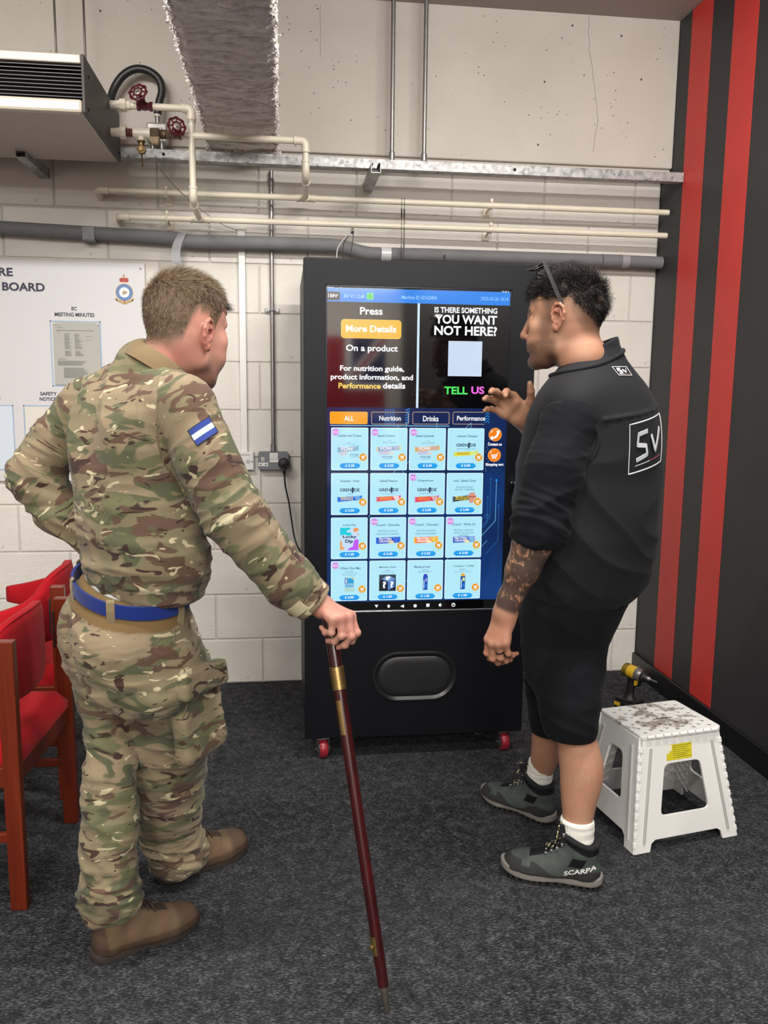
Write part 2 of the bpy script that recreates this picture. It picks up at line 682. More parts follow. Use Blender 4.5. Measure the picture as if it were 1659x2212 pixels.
# ---------------------------------------------------------------- services on the wall
t = NT('galvanised')
vz = t.vor(55, t.mapping((1, 1, 1)))
col = t.mix(t.mask(t.noise(40, detail=3), 0.35, 0.65), lin((96, 98, 100)), lin((150, 152, 154)))
col = t.mix(0.28, col, vz.outputs['Color'])
nd = t.n('ShaderNodeHueSaturation'); nd.inputs['Saturation'].default_value = 0.0
t.link(col, nd.inputs['Color'])
t.set(color=nd.outputs[0], rough=0.48, metal=0.45)
t.bump(vz.outputs['Distance'], 0.12, 0.002)
galv = t.m
steel = M('conduit_steel', (150, 148, 148), 0.4, metal=0.8, var=0.1, vscale=30)
cream = M('cream_gloss_paint', (226, 218, 200), 0.38, var=0.05, vscale=14, bump=0.08, bscale=30)
dark = M('dark_void', (14, 14, 15), 0.7)
blackp = M('black_plastic', (24, 24, 26), 0.5, var=0.1)

def channel(label, x0, x1, ya, yb, za, zb, along):
    """open strut channel: back, two flanges and two lips"""
    t_ = thing('strut_channel', label, 'channel', ((x0 + x1) / 2, (ya + yb) / 2, za))
    g = G(); th = 0.0028
    if along == 'x':
        g.box((x0, x1), (ya, ya + th), (za, zb), galv, bev=0.001)
        g.box((x0, x1), (ya + th, yb), (zb - th, zb), galv)
        g.box((x0, x1), (ya + th, yb), (za, za + th), galv)
        g.box((x0, x1), (yb - th, yb), (za + th, za + 0.01), galv)
        g.box((x0, x1), (yb - th, yb), (zb - 0.01, zb - th), galv)
    else:
        g.box((x0, x0 + th), (ya, yb), (za, zb), galv)
        g.box((x1 - th, x1), (ya, yb), (za, zb), galv)
        g.box((x0 + th, x1 - th), (ya, yb), (za, za + th), galv)
        g.box((x0 + th, x0 + 0.01), (ya, yb), (zb - th, zb), galv)
        g.box((x1 - 0.01, x1 - th), (ya, yb), (zb - th, zb), galv)
    g.obj('channel_body', t_)
    return t_

ch = channel('long galvanised strut channel running along the wall above the pipes', -2.2, 1.803, 3.722, 3.763, 2.373, 2.414, 'x')
for x in (-0.487, 1.02):
    g = G(); g.tube([(x, 3.7215, 2.394), (x, 3.7225, 2.394)], 0.007, dark, seg=14); g.obj('hole', ch)
for x0, lab in ((0.375, 'short galvanised strut bracket under the channel, above the screen'), (-1.05, 'short galvanised strut bracket below the fan coil unit')):
    b_ = channel(lab, x0, x0 + 0.041, 3.62, 3.955, 2.331, 2.372, 'y')
    g = G()
    g.box((x0 + 0.006, x0 + 0.035), (3.645, 3.66), (2.336, 2.352), M('black_plastic'), bev=0.002)
    g.tube([(x0 + 0.0205, 3.64, 2.358), (x0 + 0.0205, 3.668, 2.358)], 0.006, steel, seg=6)
    g.obj('bolt_nut', b_)

def conduit(label, x, y, z0, z1, coup):
    t_ = thing('steel_conduit', label, 'conduit', (x, y, z0))
    g = G(); g.tube([(x, y, z0), (x, y, z1)], 0.0098, steel, seg=16); g.obj('conduit_tube', t_, smooth=True, angle=40)
    for za, zb in coup:
        g = G(); g.lathe([(0.0105, za), (0.0132, za + 0.003), (0.0132, zb - 0.003), (0.0105, zb)], steel, 16, Matrix.Translation((x, y, 0)))
        g.obj('coupler', t_, smooth=True, angle=40)
    return t_
conduit('left of the two steel conduits dropping from the ceiling to the channel', 0.4765, 3.742, 2.414, 3.1, [(2.414, 2.45)])
conduit('right of the two steel conduits dropping from the ceiling to the channel', 0.6175, 3.742, 2.414, 3.1, [(2.414, 2.45)])
cd = conduit('steel conduit down the block wall to the grey socket', -0.045, 3.944, 1.137, 2.40, [(1.137, 1.175), (2.335, 2.37)])
g = G()
g.box((-0.079, -0.011), (3.951, 3.959), (1.777, 1.798), galv, bev=0.003)
g.tube([(-0.045 + 0.0125 * math.cos(a), 3.944 - 0.0125 * math.sin(a), 1.787) for a in np.linspace(-0.4, math.pi + 0.4, 14)], 0.004, galv, seg=6)
for x in (-0.071, -0.019):
    g.tube([(x, 3.951, 1.787), (x, 3.947, 1.787)], 0.004, steel, seg=8)
g.obj('saddle_clip', cd, smooth=True, angle=35)

# heating pipes
def elbow(pts, r, parent, rad=0.03, name='elbow'):
    g = G(); g.tube(fillet(pts, rad, 8), r, cream, seg=18)
    for a, b in ((pts[0], pts[1]), (pts[-1], pts[-2])):
        a, b = Vector(a), Vector(b); d = (b - a).normalized()
        g.tube([a, a + d * 0.009], r * 1.12, cream, seg=18)
    return g.obj(name, parent, smooth=True, angle=50)

def pipe(pts, r, parent, name='pipe_run', m=None):
    g = G(); g.tube(pts, r, m or cream, seg=18)
    return g.obj(name, parent, smooth=True, angle=50)

def saddle(x, z, parent):
    g = G()
    g.tube([(x, 3.855 + 0.017 * math.sin(a), z + 0.017 * math.cos(a)) for a in np.linspace(0, 2 * math.pi, 19)[:-1]], 0.0042, cream, seg=8, closed=True)
    g.tube([(x, 3.87, z), (x, 3.957, z - 0.012)], 0.0055, cream, seg=10)
    g.box((x - 0.016, x + 0.016), (3.95, 3.9585), (z - 0.034, z + 0.008), cream, bev=0.003)
    g.lathe([(0.006, 0), (0.009, 0.003), (0.009, 0.013), (0.005, 0.017)], cream, 10, Matrix.Translation((x, 3.855, z + 0.015)))
    g.obj('saddle_clip', parent, smooth=True, angle=40)

def tee(c, d, r, parent, out=0.035):
    c = Vector(c); g = G()
    g.tube([c - Vector((out, 0, 0)), c + Vector((out, 0, 0))], r * 1.16, cream, seg=18)
    for s_ in (-1, 1):
        g.tube([c + Vector((s_ * out, 0, 0)), c + Vector((s_ * (out + 0.006), 0, 0))], r * 1.3, cream, seg=18)
    d = Vector(d).normalized()
    g.tube([c, c + d * out * 0.9], r * 1.16, cream, seg=18)
    g.tube([c + d * out * 0.9, c + d * (out * 0.9 + 0.006)], r * 1.3, cream, seg=18)
    g.obj('tee', parent, smooth=True, angle=40)

wheel_m = M('maroon_gloss_paint', (84, 20, 30), 0.35, var=0.15, vscale=40)
brass = M('aged_brass', (112, 92, 62), 0.45, metal=0.9, var=0.2, vscale=50)
bronze = M('bronze_valve', (104, 88, 68), 0.5, metal=0.6, var=0.25, vscale=60)

def handwheel(c, nrm, parent, r=0.033):
    nrm = Vector(nrm).normalized()
    T = Matrix.Translation(c) @ nrm.to_track_quat('Z', 'Y').to_matrix().to_4x4()
    g = G()
    pts = [T @ Vector(((r + 0.0022 * math.cos(8 * a)) * math.cos(a), (r + 0.0022 * math.cos(8 * a)) * math.sin(a), 0)) for a in np.linspace(0, 2 * math.pi, 65)[:-1]]
    g.tube(pts, 0.0042, wheel_m, seg=8, closed=True)
    ring = [T @ Vector((0.0165 * math.cos(a), 0.0165 * math.sin(a), 0.004)) for a in np.linspace(0, 2 * math.pi, 25)[:-1]]
    g.tube(ring, 0.003, wheel_m, seg=6, closed=True)
    for k in range(8):
        a = 2 * math.pi * k / 8
        g.tube([T @ Vector((0.0165 * math.cos(a), 0.0165 * math.sin(a), 0.004)), T @ Vector((r * math.cos(a), r * math.sin(a), 0))], 0.0028, wheel_m, seg=6)
    g.lathe([(0.016, -0.002), (0.016, 0.003), (0.006, 0.006), (0.005, 0.012), (0.001, 0.013)], M('zinc_plate', (190, 184, 176), 0.35, metal=0.7), 20, T)
    g.lathe([(0.0045, -0.045), (0.0045, 0.0)], steel, 10, T)
    o = g.obj('handwheel', parent, smooth=True, angle=40, label='maroon spoked handwheel')
    return o

Y0 = 3.53
# --- run fed by the upper union: goes down to the lower long pipe
pa = thing('heating_pipe', 'lower long cream pipe with the feed that drops from the upper handwheel', 'pipe', (0.55, 3.855, 2.1))
R = 0.0132
pipe([(-0.655, 3.855, 2.163), (1.792, 3.84, 2.160)], R, pa)
elbow([(-0.655, 3.855, 2.163), (-0.70, 3.855, 2.163), (-0.712, 3.957, 2.155)], R * 1.18, pa, 0.028)
for x in (-0.497, 0.953):
    saddle(x, 2.163, pa)
zA = 2.519
pipe([(-0.66, Y0, zA), (-0.38, Y0, zA)], R, pa, 'feed_pipe')
elbow([(-0.385, Y0, zA), (-0.350, Y0, zA), (-0.350, Y0, zA - 0.04)], R * 1.18, pa, 0.03)
elbow([(-0.350, Y0, zA - 0.04), (-0.350, Y0, zA - 0.052)], R * 1.1, pa, 0.02, 'socket')
pipe([(-0.350, Y0, zA - 0.05), (-0.350, Y0, 2.215)], R, pa, 'feed_pipe')
elbow([(-0.350, Y0, 2.225), (-0.350, Y0, 2.18), (-0.352, Y0 + 0.06, 2.165)], R * 1.18, pa, 0.03)
pipe([(-0.352, Y0 + 0.05, 2.166), (-0.355, 3.84, 2.163)], R, pa, 'feed_pipe')
tee((-0.355, 3.855, 2.163), (0, -1, 0), R, pa)
g = G()
TX = lambda x, z: Matrix.Translation((x, Y0, z)) @ Matrix.Rotation(math.pi / 2, 4, 'Y')
g.lathe([(0.0155, 0), (0.0155, 0.03)], cream, 18, TX(-0.665, zA))
g.lathe([(0.018, 0.03), (0.018, 0.042)], cream, 8, TX(-0.665, zA))
g.lathe([(0.0245, 0.042), (0.0255, 0.046), (0.0255, 0.062), (0.0245, 0.066)], cream, 8, TX(-0.665, zA))
g.lathe([(0.018, 0.066), (0.018, 0.082)], cream, 8, TX(-0.665, zA))
g.obj('union_nut', pa)
g = G()
g.lathe([(0.0185, 0), (0.0185, 0.012), (0.014, 0.014), (0.017, 0.03), (0.014, 0.046), (0.0185, 0.048), (0.0185, 0.06)], wheel_m, 8, TX(-0.558, zA))
g.lathe([(0.011, 0), (0.011, 0.03), (0.014, 0.032), (0.014, 0.04), (0.006, 0.044)], wheel_m, 12,
        Matrix.Translation((-0.528, Y0, zA)) @ Vector((-0.25, -0.8, 0.55)).to_track_quat('Z', 'Y').to_matrix().to_4x4())
vb = g.obj('gate_valve', pa, smooth=True, angle=30, label='maroon gate valve body')
handwheel((-0.545, Y0 - 0.052, zA + 0.034), (-0.22, -0.85, 0.35), vb)
# --- run fed by the lower union: goes to the upper long pipe
pb = thing('heating_pipe', 'upper long cream pipe with the feed that drops from the lower handwheel', 'pipe', (0.5, 3.855, 2.2))
pipe([(-0.74, 3.855, 2.270), (1.795, 3.84, 2.264)], R, pb)
elbow([(-0.74, 3.855, 2.270), (-0.785, 3.855, 2.270), (-0.797, 3.957, 2.262)], R * 1.18, pb, 0.028)
for x in (-0.497, 0.953):
    saddle(x, 2.268, pb)
zB = 2.418
pipe([(-0.60, Y0, zB), (0.06, Y0, zB)], R, pb, 'feed_pipe')
elbow([(0.052, Y0, zB), (0.099, Y0, zB), (0.099, Y0, zB - 0.045)], R * 1.18, pb, 0.028)
pipe([(0.099, Y0, zB - 0.04), (0.099, Y0, 2.325)], R, pb, 'feed_pipe')
elbow([(0.099, Y0, 2.345), (0.099, Y0, 2.288), (0.101, Y0 + 0.06, 2.272)], R * 1.18, pb, 0.03)
pipe([(0.101, Y0 + 0.05, 2.272), (0.108, 3.84, 2.268)], R, pb, 'feed_pipe')
tee((0.108, 3.855, 2.268), (0, -1, 0), R, pb)
g = G()
g.lathe([(0.0155, 0), (0.0155, 0.026)], cream, 18, TX(-0.665, zB))
g.lathe([(0.018, 0.026), (0.018, 0.04)], cream, 8, TX(-0.665, zB))
g.lathe([(0.0245, 0.04), (0.0255, 0.044), (0.0255, 0.06), (0.0245, 0.063)], cream, 8, TX(-0.665, zB))
g.obj('union_nut', pb)
g = G()
g.lathe([(0.014, 0), (0.0165, 0.002), (0.0165, 0.006), (0.013, 0.008), (0.0165, 0.011), (0.0165, 0.016), (0.013, 0.018), (0.016, 0.022), (0.016, 0.026)], wheel_m, 12, TX(-0.602, zB))
g.obj('compression_nut', pb, smooth=True, angle=30, label='dark maroon threaded nut')
g = G()
g.lathe([(0.02, 0), (0.02, 0.058), (0.022, 0.058), (0.022, 0.066)], cream, 16, TX(-0.576, zB))
g.lathe([(0.017, 0.0), (0.014, 0.03)], cream, 14, Matrix.Translation((-0.546, Y0, zB)) @ Matrix.Rotation(math.pi, 4, 'X'))
g.obj('tee', pb, smooth=True, angle=30)
g = G()
g.lathe([(0.016, 0.028), (0.016, 0.034), (0.011, 0.036), (0.011, 0.046)], brass, 12, Matrix.Translation((-0.546, Y0, zB)) @ Matrix.Rotation(math.pi, 4, 'X'))
g.lathe([(0.0165, -0.012), (0.017, 0.0), (0.017, 0.014), (0.008, 0.016), (0.008, 0.022), (0.003, 0.022)], brass, 8,
        Matrix.Translation((-0.546, Y0, zB - 0.062)) @ Matrix.Rotation(math.pi / 2, 4, 'X'))
g.tube([(-0.546, Y0, zB - 0.075), (-0.544, Y0, zB - 0.125)], 0.0035, brass, seg=8)
g.obj('drain_cock', pb, smooth=True, angle=30, label='brass drain cock')
g = G()
g.lathe([(0.02, 0), (0.0225, 0.004), (0.0225, 0.034), (0.02, 0.038)], bronze, 8, TX(-0.512, zB))
g.prism([(-0.02, 0), (0.02, 0), (0.013, -0.03), (-0.011, -0.03)], bronze, (-0.493, Y0 - 0.018, zB - 0.012), (1, 0, 0), (0, 0, 1), (0, 0.03, 0), 0.003)
g.lathe([(0.014, 0), (0.02, 0.008), (0.018, 0.014), (0.018, 0.022), (0.014, 0.026)], bronze, 12, TX(-0.474, zB))
g.obj('strainer_valve', pb, smooth=True, angle=30, label='bronze valve body')
g = G()
g.lathe([(0.018, 0), (0.018, 0.012), (0.014, 0.014), (0.017, 0.03), (0.014, 0.046), (0.018, 0.048), (0.018, 0.058)], bronze, 8, TX(-0.448, zB))
g.lathe([(0.011, 0), (0.011, 0.03), (0.014, 0.032), (0.014, 0.04), (0.006, 0.044)], wheel_m, 12,
        Matrix.Translation((-0.42, Y0, zB)) @ Vector((0.25, -0.9, 0.15)).to_track_quat('Z', 'Y').to_matrix().to_4x4())
vb = g.obj('gate_valve', pb, smooth=True, angle=30, label='bronze gate valve body')
handwheel((-0.401, Y0 - 0.062, zB + 0.014), (0.4, -0.9, 0.12), vb)

# junction box and flexible hose behind the valves
jb = thing('junction_box', 'small pale metal junction box behind the valves', 'box', (-0.514, 3.77, 2.446))
g = G(); g.box((-0.559, -0.473), (3.75, 3.8), (2.448, 2.528), M('pale_galvanised', (196, 194, 190), 0.45, metal=0.5, var=0.1, vscale=40), bev=0.008); g.obj('box_body', jb)
g = G(); g.box((-0.537, -0.494), (3.746, 3.75), (2.466, 2.506), M('pale_galvanised'), bev=0.002); g.obj('cover_plate', jb)
for x in (-0.535, -0.497):
    g = G(); g.tube([(x, 3.76, 2.414), (x, 3.76, 2.45)], 0.0098, steel, seg=14); g.obj('conduit_stub', jb, smooth=True, angle=40)
g = G(); g.tube([(-0.514, 3.775, 2.526), (-0.514, 3.775, 2.565)], 0.0105, steel, seg=14)
g.lathe([(0.0145, 2.556), (0.0145, 2.566), (0.011, 2.57)], cream, 14, Matrix.Translation((-0.514, 3.775, 0))); g.obj('conduit_stub', jb, smooth=True, angle=40)
g = G(); g.tube(spline([(-0.514, 3.775, 2.566), (-0.507, 3.775, 2.61), (-0.494, 3.775, 2.66), (-0.505, 3.775, 2.705), (-0.545, 3.775, 2.735), (-0.6, 3.775, 2.74), (-0.652, 3.775, 2.71),
                    (-0.69, 3.775, 2.655), (-0.705, 3.76, 2.59), (-0.71, 3.74, 2.545)], 8), 0.0165, M('black_hose', (30, 33, 33), 0.42, var=0.1), seg=16)
tag(g.obj('flexible_hose', None, smooth=True), 'black flexible hose arching from the junction box to the unit', 'hose')

# ---------------------------------------------------------------- fan coil unit
champ = M('champagne_metal', (176, 166, 154), 0.45, metal=0.25, var=0.04, vscale=20)
fc = thing('fan_coil_unit', 'ceiling hung fan coil heater with black louvred grille, upper left', 'heater', (-1.3, 3.4, 2.353))
fx0, fx1, fy0, fy1, fz0, fz1 = -2.0, -0.672, 3.1, 3.72, 2.353, 2.543
g = G()
g.box((fx0, fx1), (fy0 + 0.02, fy1), (fz0, fz0 + 0.004), champ)
g.box((fx0, fx1), (fy0 + 0.02, fy1), (fz1 - 0.004, fz1), champ)
g.box((fx0, fx1), (fy1 - 0.004, fy1), (fz0 + 0.004, fz1 - 0.004), champ)
g.obj('casing', fc)
g = G(); g.box((fx0, fx1), (fy0, fy0 + 0.03), (2.512, fz1), champ, bev=0.004); g.obj('top_trim', fc)
g = G(); g.box((fx0, fx1), (fy0 - 0.004, fy0 + 0.03), (fz0, 2.398), M('cream_metal_trim', (206, 196, 180), 0.4, metal=0.1, var=0.03), bev=0.01); g.obj('bottom_trim', fc)
g = G(); g.box((fx0 + 0.004, fx1), (fy0 + 0.07, fy0 + 0.075), (2.398, 2.512), dark); g.obj('grille_back', fc)
for k in range(9):
    z = 2.404 + k * 0.0123
    g = G(); g.prism([(0, 0), (0.022, 0.006), (0.022, 0.008), (0, 0.0026)], M('black_louvre', (44, 44, 46), 0.4, metal=0.3), (fx0, fy0 + 0.004, z), (0, 1, 0), (0, 0, 1), (fx1 - fx0, 0, 0)); g.obj('louvre', fc)
g = G(); g.box((fx1, -0.660), (fy0 - 0.004, fy1), (fz0, fz1), M('dark_grey_panel', (74, 70, 68), 0.5, metal=0.2, var=0.05), bev=0.005)
for yy, zz in ((3.14, 2.377), (3.16, 2.49), (3.68, 2.38)):
    g.lathe([(0.006, 0), (0.006, 0.002), (0.002, 0.003)], M('dark_void'), 10, Matrix.Translation((-0.660, yy, zz)) @ Matrix.Rotation(math.pi / 2, 4, 'Y'))
g.obj('end_panel', fc)
for x, lab in ((-0.871, 'threaded hanging rod further from the hose, over the fan coil unit'), (-0.759, 'threaded hanging rod nearer the hose, over the fan coil unit')):
    g = G(); g.tube([(x - 0.015, 3.66, fz1 - 0.002), (x - 0.015, 3.66, 3.1)], 0.0045, M('zinc_rod', (120, 116, 112), 0.45, metal=0.6), seg=8)
    tag(g.obj('hanging_rod', None, smooth=True), lab, 'rod')
g = G(); g.tube(spline([(-0.526, 3.765, 2.365), (-0.45, 3.82, 2.285), (-0.36, 3.88, 2.215), (-0.27, 3.92, 2.16), (-0.193, 3.95, 2.137)], 6), 0.0016, M('grey_wire', (130, 124, 116), 0.6), seg=6)
tag(g.obj('thin_wire', None, smooth=True), 'thin loose wire running slantwise behind the cream pipes', 'wire')

# ---------------------------------------------------------------- grey foam insulated pipe
foam = M('grey_pipe_foam', (112, 112, 114), 0.75, var=0.08, vscale=18, bump=0.1, bscale=50)
tape_m = M('silver_grey_tape', (150, 150, 154), 0.35, var=0.05)
ip = thing('insulated_pipe', 'long grey foam lagged pipe across the wall above the board', 'pipe', (0.3, 3.89, 2.02))
def foam_run(pts, r, name='foam_sleeve'):
    g = G(); g.tube(pts, r, foam, seg=20); g.obj(name, ip, smooth=True, angle=50)
foam_run([(-2.2, 3.905, 2.125), (-1.2, 3.905, 2.108), (-0.52, 3.905, 2.09), (-0.455, 3.905, 2.087)], 0.029)
foam_run(spline([(-0.452, 3.90, 2.085), (-0.42, 3.90, 2.078), (-0.36, 3.90, 2.076), (-0.1, 3.90, 2.078), (0.22, 3.90, 2.078), (0.30, 3.90, 2.068), (0.38, 3.90, 2.05), (0.46, 3.90, 2.047), (0.7, 3.90, 2.049)], 5), 0.030)
foam_run([(0.7, 3.90, 2.049), (1.50, 3.90, 2.048)], 0.0295)
foam_run([(1.503, 3.90, 2.048), (1.615, 3.90, 2.048)], 0.0300)
foam_run([(1.618, 3.90, 2.048), (1.79, 3.90, 2.046), (1.802, 3.90, 2.046)], 0.0290)
g = G(); g.tube([(0.452, 3.90, 2.047), (0.497, 3.90, 2.047)], 0.0312, M('clear_tape', (196, 198, 200), 0.25), seg=20); g.obj('tape_band', ip, smooth=True, angle=50, label='clear shiny tape')
g = G(); g.tube([(1.60, 3.90, 2.048), (1.635, 3.90, 2.048)], 0.0306, tape_m, seg=20); g.obj('tape_band', ip, smooth=True, angle=50)
g = G()
pth = [(-0.43, 3.866, 2.106), (-0.44, 3.862, 2.09), (-0.455, 3.864, 2.06), (-0.465, 3.868, 2.02), (-0.462, 3.866, 1.985), (-0.445, 3.862, 1.968)]
vs, fs = [], []
for i, p in enumerate(spline(pth, 5)):
    wdt = 0.020 if i < 24 else 0.012
    a = Vector((1, -0.35 + 0.03 * i, 0.12)).normalized() * wdt
    vs += [p - a, p + a, p + a + Vector((0, 0.0012, 0)), p - a + Vector((0, 0.0012, 0))]
n_ = len(vs) // 4
for i in range(n_ - 1):
    for k in range(4):
        fs.append((4 * i + k, 4 * i + (k + 1) % 4, 4 * i + 4 + (k + 1) % 4, 4 * i + 4 + k))
g.add(vs, fs, tape_m)
g.tube([(-0.457, 3.9025, 2.086), (-0.425, 3.9, 2.079)], 0.0312, tape_m, seg=20)
g.obj('loose_tape', ip, smooth=True, angle=50, label='silver tape with a loose end hanging down')
g = G()
gd = M('dull_galvanised', (112, 112, 114), 0.5, metal=0.5, var=0.1, vscale=40)
g.box((-0.862, -0.81), (3.872, 3.875), (2.066, 2.12), gd, bev=0.001)
g.box((-0.862, -0.81), (3.872, 3.958), (2.062, 2.066), gd, bev=0.001)
g.obj('pipe_bracket', ip, label='galvanised angle bracket')

# drop wires with crimped ends
for x, lab in ((0.536, 'left of the two thin black drop wires above the machine'), (0.548, 'right of the two thin black drop wires above the machine')):
    t_ = thing('drop_wire', lab, 'wire', (x, 3.84, 1.99))
    g = G(); g.tube([(x, 3.835, 1.99), (x, 3.835, 2.283)], 0.0012, blackp, seg=6); g.obj('wire', t_)
    g = G(); g.tube([(x, 3.835, 2.195), (x, 3.835, 2.235)], 0.003, blackp, seg=8); g.obj('crimp_sleeve', t_)
    g = G()
    for k in range(6):
        g.lathe([(0.0024, 0), (0.0034, 0.002), (0.0024, 0.004)], steel, 8, Matrix.Translation((x, 3.835, 2.045 + k * 0.0055)))
    g.obj('spring', t_)

# trunking, data outlet, socket, plug
white_p = M('white_plastic', (226, 226, 224), 0.35)
tr = thing('cable_trunking', 'slim white cable trunking running down to the data outlet', 'trunking', (-0.181, 3.95, 1.137))
g = G(); g.box((-0.1955, -0.1655), (3.940, 3.957), (1.137, 2.128), white_p, bev=0.002); g.obj('trunking_body', tr)
g = G(); g.box((-0.1985, -0.1625), (3.938, 3.957), (2.085, 2.15), white_p, bev=0.002); g.obj('end_cover', tr)
do = thing('data_outlet', 'white plastic twin data outlet on the block wall', 'socket', (-0.180, 3.95, 1.052))
g = G(); g.box((-0.223, -0.137), (3.924, 3.957), (1.052, 1.137), white_p, bev=0.003); g.obj('outlet_body', do)
for x in (-0.197, -0.163):
    g = G(); g.box((x - 0.010, x + 0.010), (3.9225, 3.9245), (1.083, 1.099), M('grey_shutter', (178, 178, 176), 0.5), bev=0.0008); g.obj('port', do)
for x in (-0.216, -0.144):
    g = G(); g.lathe([(0.003, 0), (0.003, 0.001)], M('dark_void'), 10, Matrix.Translation((x, 3.9242, 1.091)) @ Matrix.Rotation(math.pi / 2, 4, 'X')); g.obj('screw', do)
g = G(); txt(g, 'NETWORK OUTLET', M('print_grey', (120, 120, 120), 0.6), -0.209, -0.153, 1.119, 1.126, 3.9236); g.obj('printed_text', do)

so = thing('metal_socket', 'grey metal clad double socket on the block wall', 'socket', (-0.045, 3.94, 1.053))
grey_metal = M('grey_enamel_metal', (118, 122, 128), 0.4, metal=0.2)
g = G(); g.prism(rrect(-0.116, 0.026, 1.054, 1.138, 0.012), grey_metal, (0, 3.918, 0), (1, 0, 0), (0, 0, 1), (0, 0.038, 0), 0.002); g.obj('socket_body', so)
g = G(); g.box((-0.062, -0.022), (3.9145, 3.919), (1.088, 1.132), white_p, bev=0.001); g.obj('switch_plate', so)
for x in (-0.0515, -0.0325):
    g = G(); g.prism([(0, 0), (0.003, 0), (0.005, 0.024), (0, 0.024)], white_p, (x - 0.0075, 3.9145, 1.103), (0, -1, 0), (0, 0, 1), (0.015, 0, 0)); g.obj('rocker_switch', so)
for (xa, xb, za, zb) in ((-0.101, -0.087, 1.094, 1.112), (-0.114, -0.069, 1.07, 1.087)):
    g = G(); g.box((xa, xb), (3.916, 3.919), (za, zb), white_p, bev=0.001); g.obj('shutter', so)
for (x, z, a, b) in ((-0.094, 1.103, 0.002, 0.0045), (-0.104, 1.079, 0.0042, 0.0022), (-0.080, 1.079, 0.0042, 0.0022)):
    g = G(); g.box((x - a, x + a), (3.9152, 3.9162), (z - b, z + b), M('dark_void')); g.obj('pin_hole', so)
pl = thing('power_plug', 'black round plug and cord in the grey socket', 'plug', (0.004, 3.9, 1.083))
g = G(); g.lathe([(0.024, 0), (0.0265, 0.004), (0.0265, 0.02), (0.02, 0.03), (0.006, 0.033)], M('black_rubber', (20, 20, 22), 0.45), 24, Matrix.Translation((0.0035, 3.917, 1.084)) @ Matrix.Rotation(math.pi / 2, 4, 'X')); g.obj('plug_body', pl, smooth=True, angle=40)
g = G(); g.tube([(0.0035, 3.897, 1.064), (0.004, 3.897, 1.05), (0.006, 3.897, 1.035)], [0.0085, 0.007, 0.0055], M('black_rubber'), seg=12); g.obj('strain_relief', pl, smooth=True)
g = G(); g.tube(spline([(0.005, 3.897, 1.045), (0.010, 3.895, 0.98), (0.026, 3.885, 0.90), (0.038, 3.87, 0.82), (0.05, 3.85, 0.745), (0.066, 3.82, 0.70), (0.085, 3.79, 0.675)], 8), 0.0042, M('black_rubber'), seg=10); g.obj('cord', pl, smooth=True)

# ---------------------------------------------------------------- notice board
board_m = M('white_board_gloss', (208, 207, 209), 0.4, spec=0.4)
navy = M('navy_print', (30, 30, 62), 0.5)
blue_line = M('pale_blue_print', (150, 176, 206), 0.5)
nb = thing('notice_board', 'large white notice board with navy headings on the block wall', 'board', (-1.3, 3.95, 0.999))
g = G(); g.box((-2.05, -0.612), (3.944, 3.957), (0.999, 1.982), board_m, bev=0.002); g.obj('panel', nb)
yb = 3.9425
def word(s, x0, x1, z0, z1, m=navy, b=0.02):
    g = G(); txt(g, s, m, x0, x1, z0, z1, yb, b); g.obj('printed_heading', nb)
word('RE', -1.240, -1.180, 1.910, 1.946, b=0.03)
word('BOARD', -1.228, -1.047, 1.847, 1.884, b=0.03)
word('EC', -0.936, -0.913, 1.768, 1.784)
word('MEETING MINUTES', -1.010, -0.838, 1.741, 1.758)
word('SAFETY', -1.088, -1.016, 1.389, 1.405)
word('NOTICES', -1.092, -1.011, 1.365, 1.381)
word('R', -1.268, -1.260, 1.372, 1.388)
g = G()
def frame(x0, x1, z0, z1, wd=0.0045):
    for a in ((x0, x1, z0, z0 + wd), (x0, x1, z1 - wd, z1), (x0, x0 + wd, z0, z1), (x1 - wd, x1, z0, z1)):
        g.flat([(a[0], a[2]), (a[1], a[2]), (a[1], a[3]), (a[0], a[3])], blue_line, 3.943)
frame(-1.033, -0.812, 1.43, 1.722)
frame(-1.165, -0.95, 1.05, 1.345)
frame(-1.42, -1.208, 1.05, 1.345)
g.obj('printed_frame', nb)
g = G(); g.flat(rrect(-1.415, -1.213, 1.055, 1.34, 0.001), M('pale_blue_fill', (206, 218, 230), 0.4), 3.9432); g.obj('printed_panel', nb)
# crest: crown, blue circlet, white field, scroll
cx, cz = -0.704, 1.852
g = G()
red_c, gold_c, blue_c, white_c = M('crest_red', (176, 44, 52), 0.5), M('crest_gold', (176, 146, 84), 0.5), M('crest_blue', (92, 128, 180), 0.5), M('crest_white', (234, 234, 234), 0.5)
g.flat(disc(cx, cz, 0.0385, 40), gold_c, 3.9434)
g.flat(disc(cx, cz, 0.036, 40), blue_c, 3.9431)
g.flat(disc(cx, cz, 0.0225, 36), white_c, 3.9428)
for k in range(9):
    a = k * 2.4
    rr = 0.0025 + 0.0011 * k
    g.flat(disc(cx + rr * math.cos(a), cz + rr * 0.8 * math.sin(a) - 0.001, 0.0033, 8), M('crest_emblem', (136, 122, 92), 0.5) if k % 2 else gold_c, 3.9425 - k * 1e-5)
g.obj('crest_circlet', nb)
g = G()
g.flat([(cx - 0.017, cz + 0.039), (cx + 0.017, cz + 0.039), (cx + 0.0165, cz + 0.044), (cx - 0.0165, cz + 0.044)], white_c, 3.9430)
g.flat([(cx - 0.0165, cz + 0.044), (cx + 0.0165, cz + 0.044), (cx + 0.021, cz + 0.054), (cx + 0.018, cz + 0.0625), (cx + 0.010, cz + 0.065), (cx, cz + 0.060), (cx - 0.010, cz + 0.065), (cx - 0.018, cz + 0.0625), (cx - 0.021, cz + 0.054)], red_c, 3.9432)
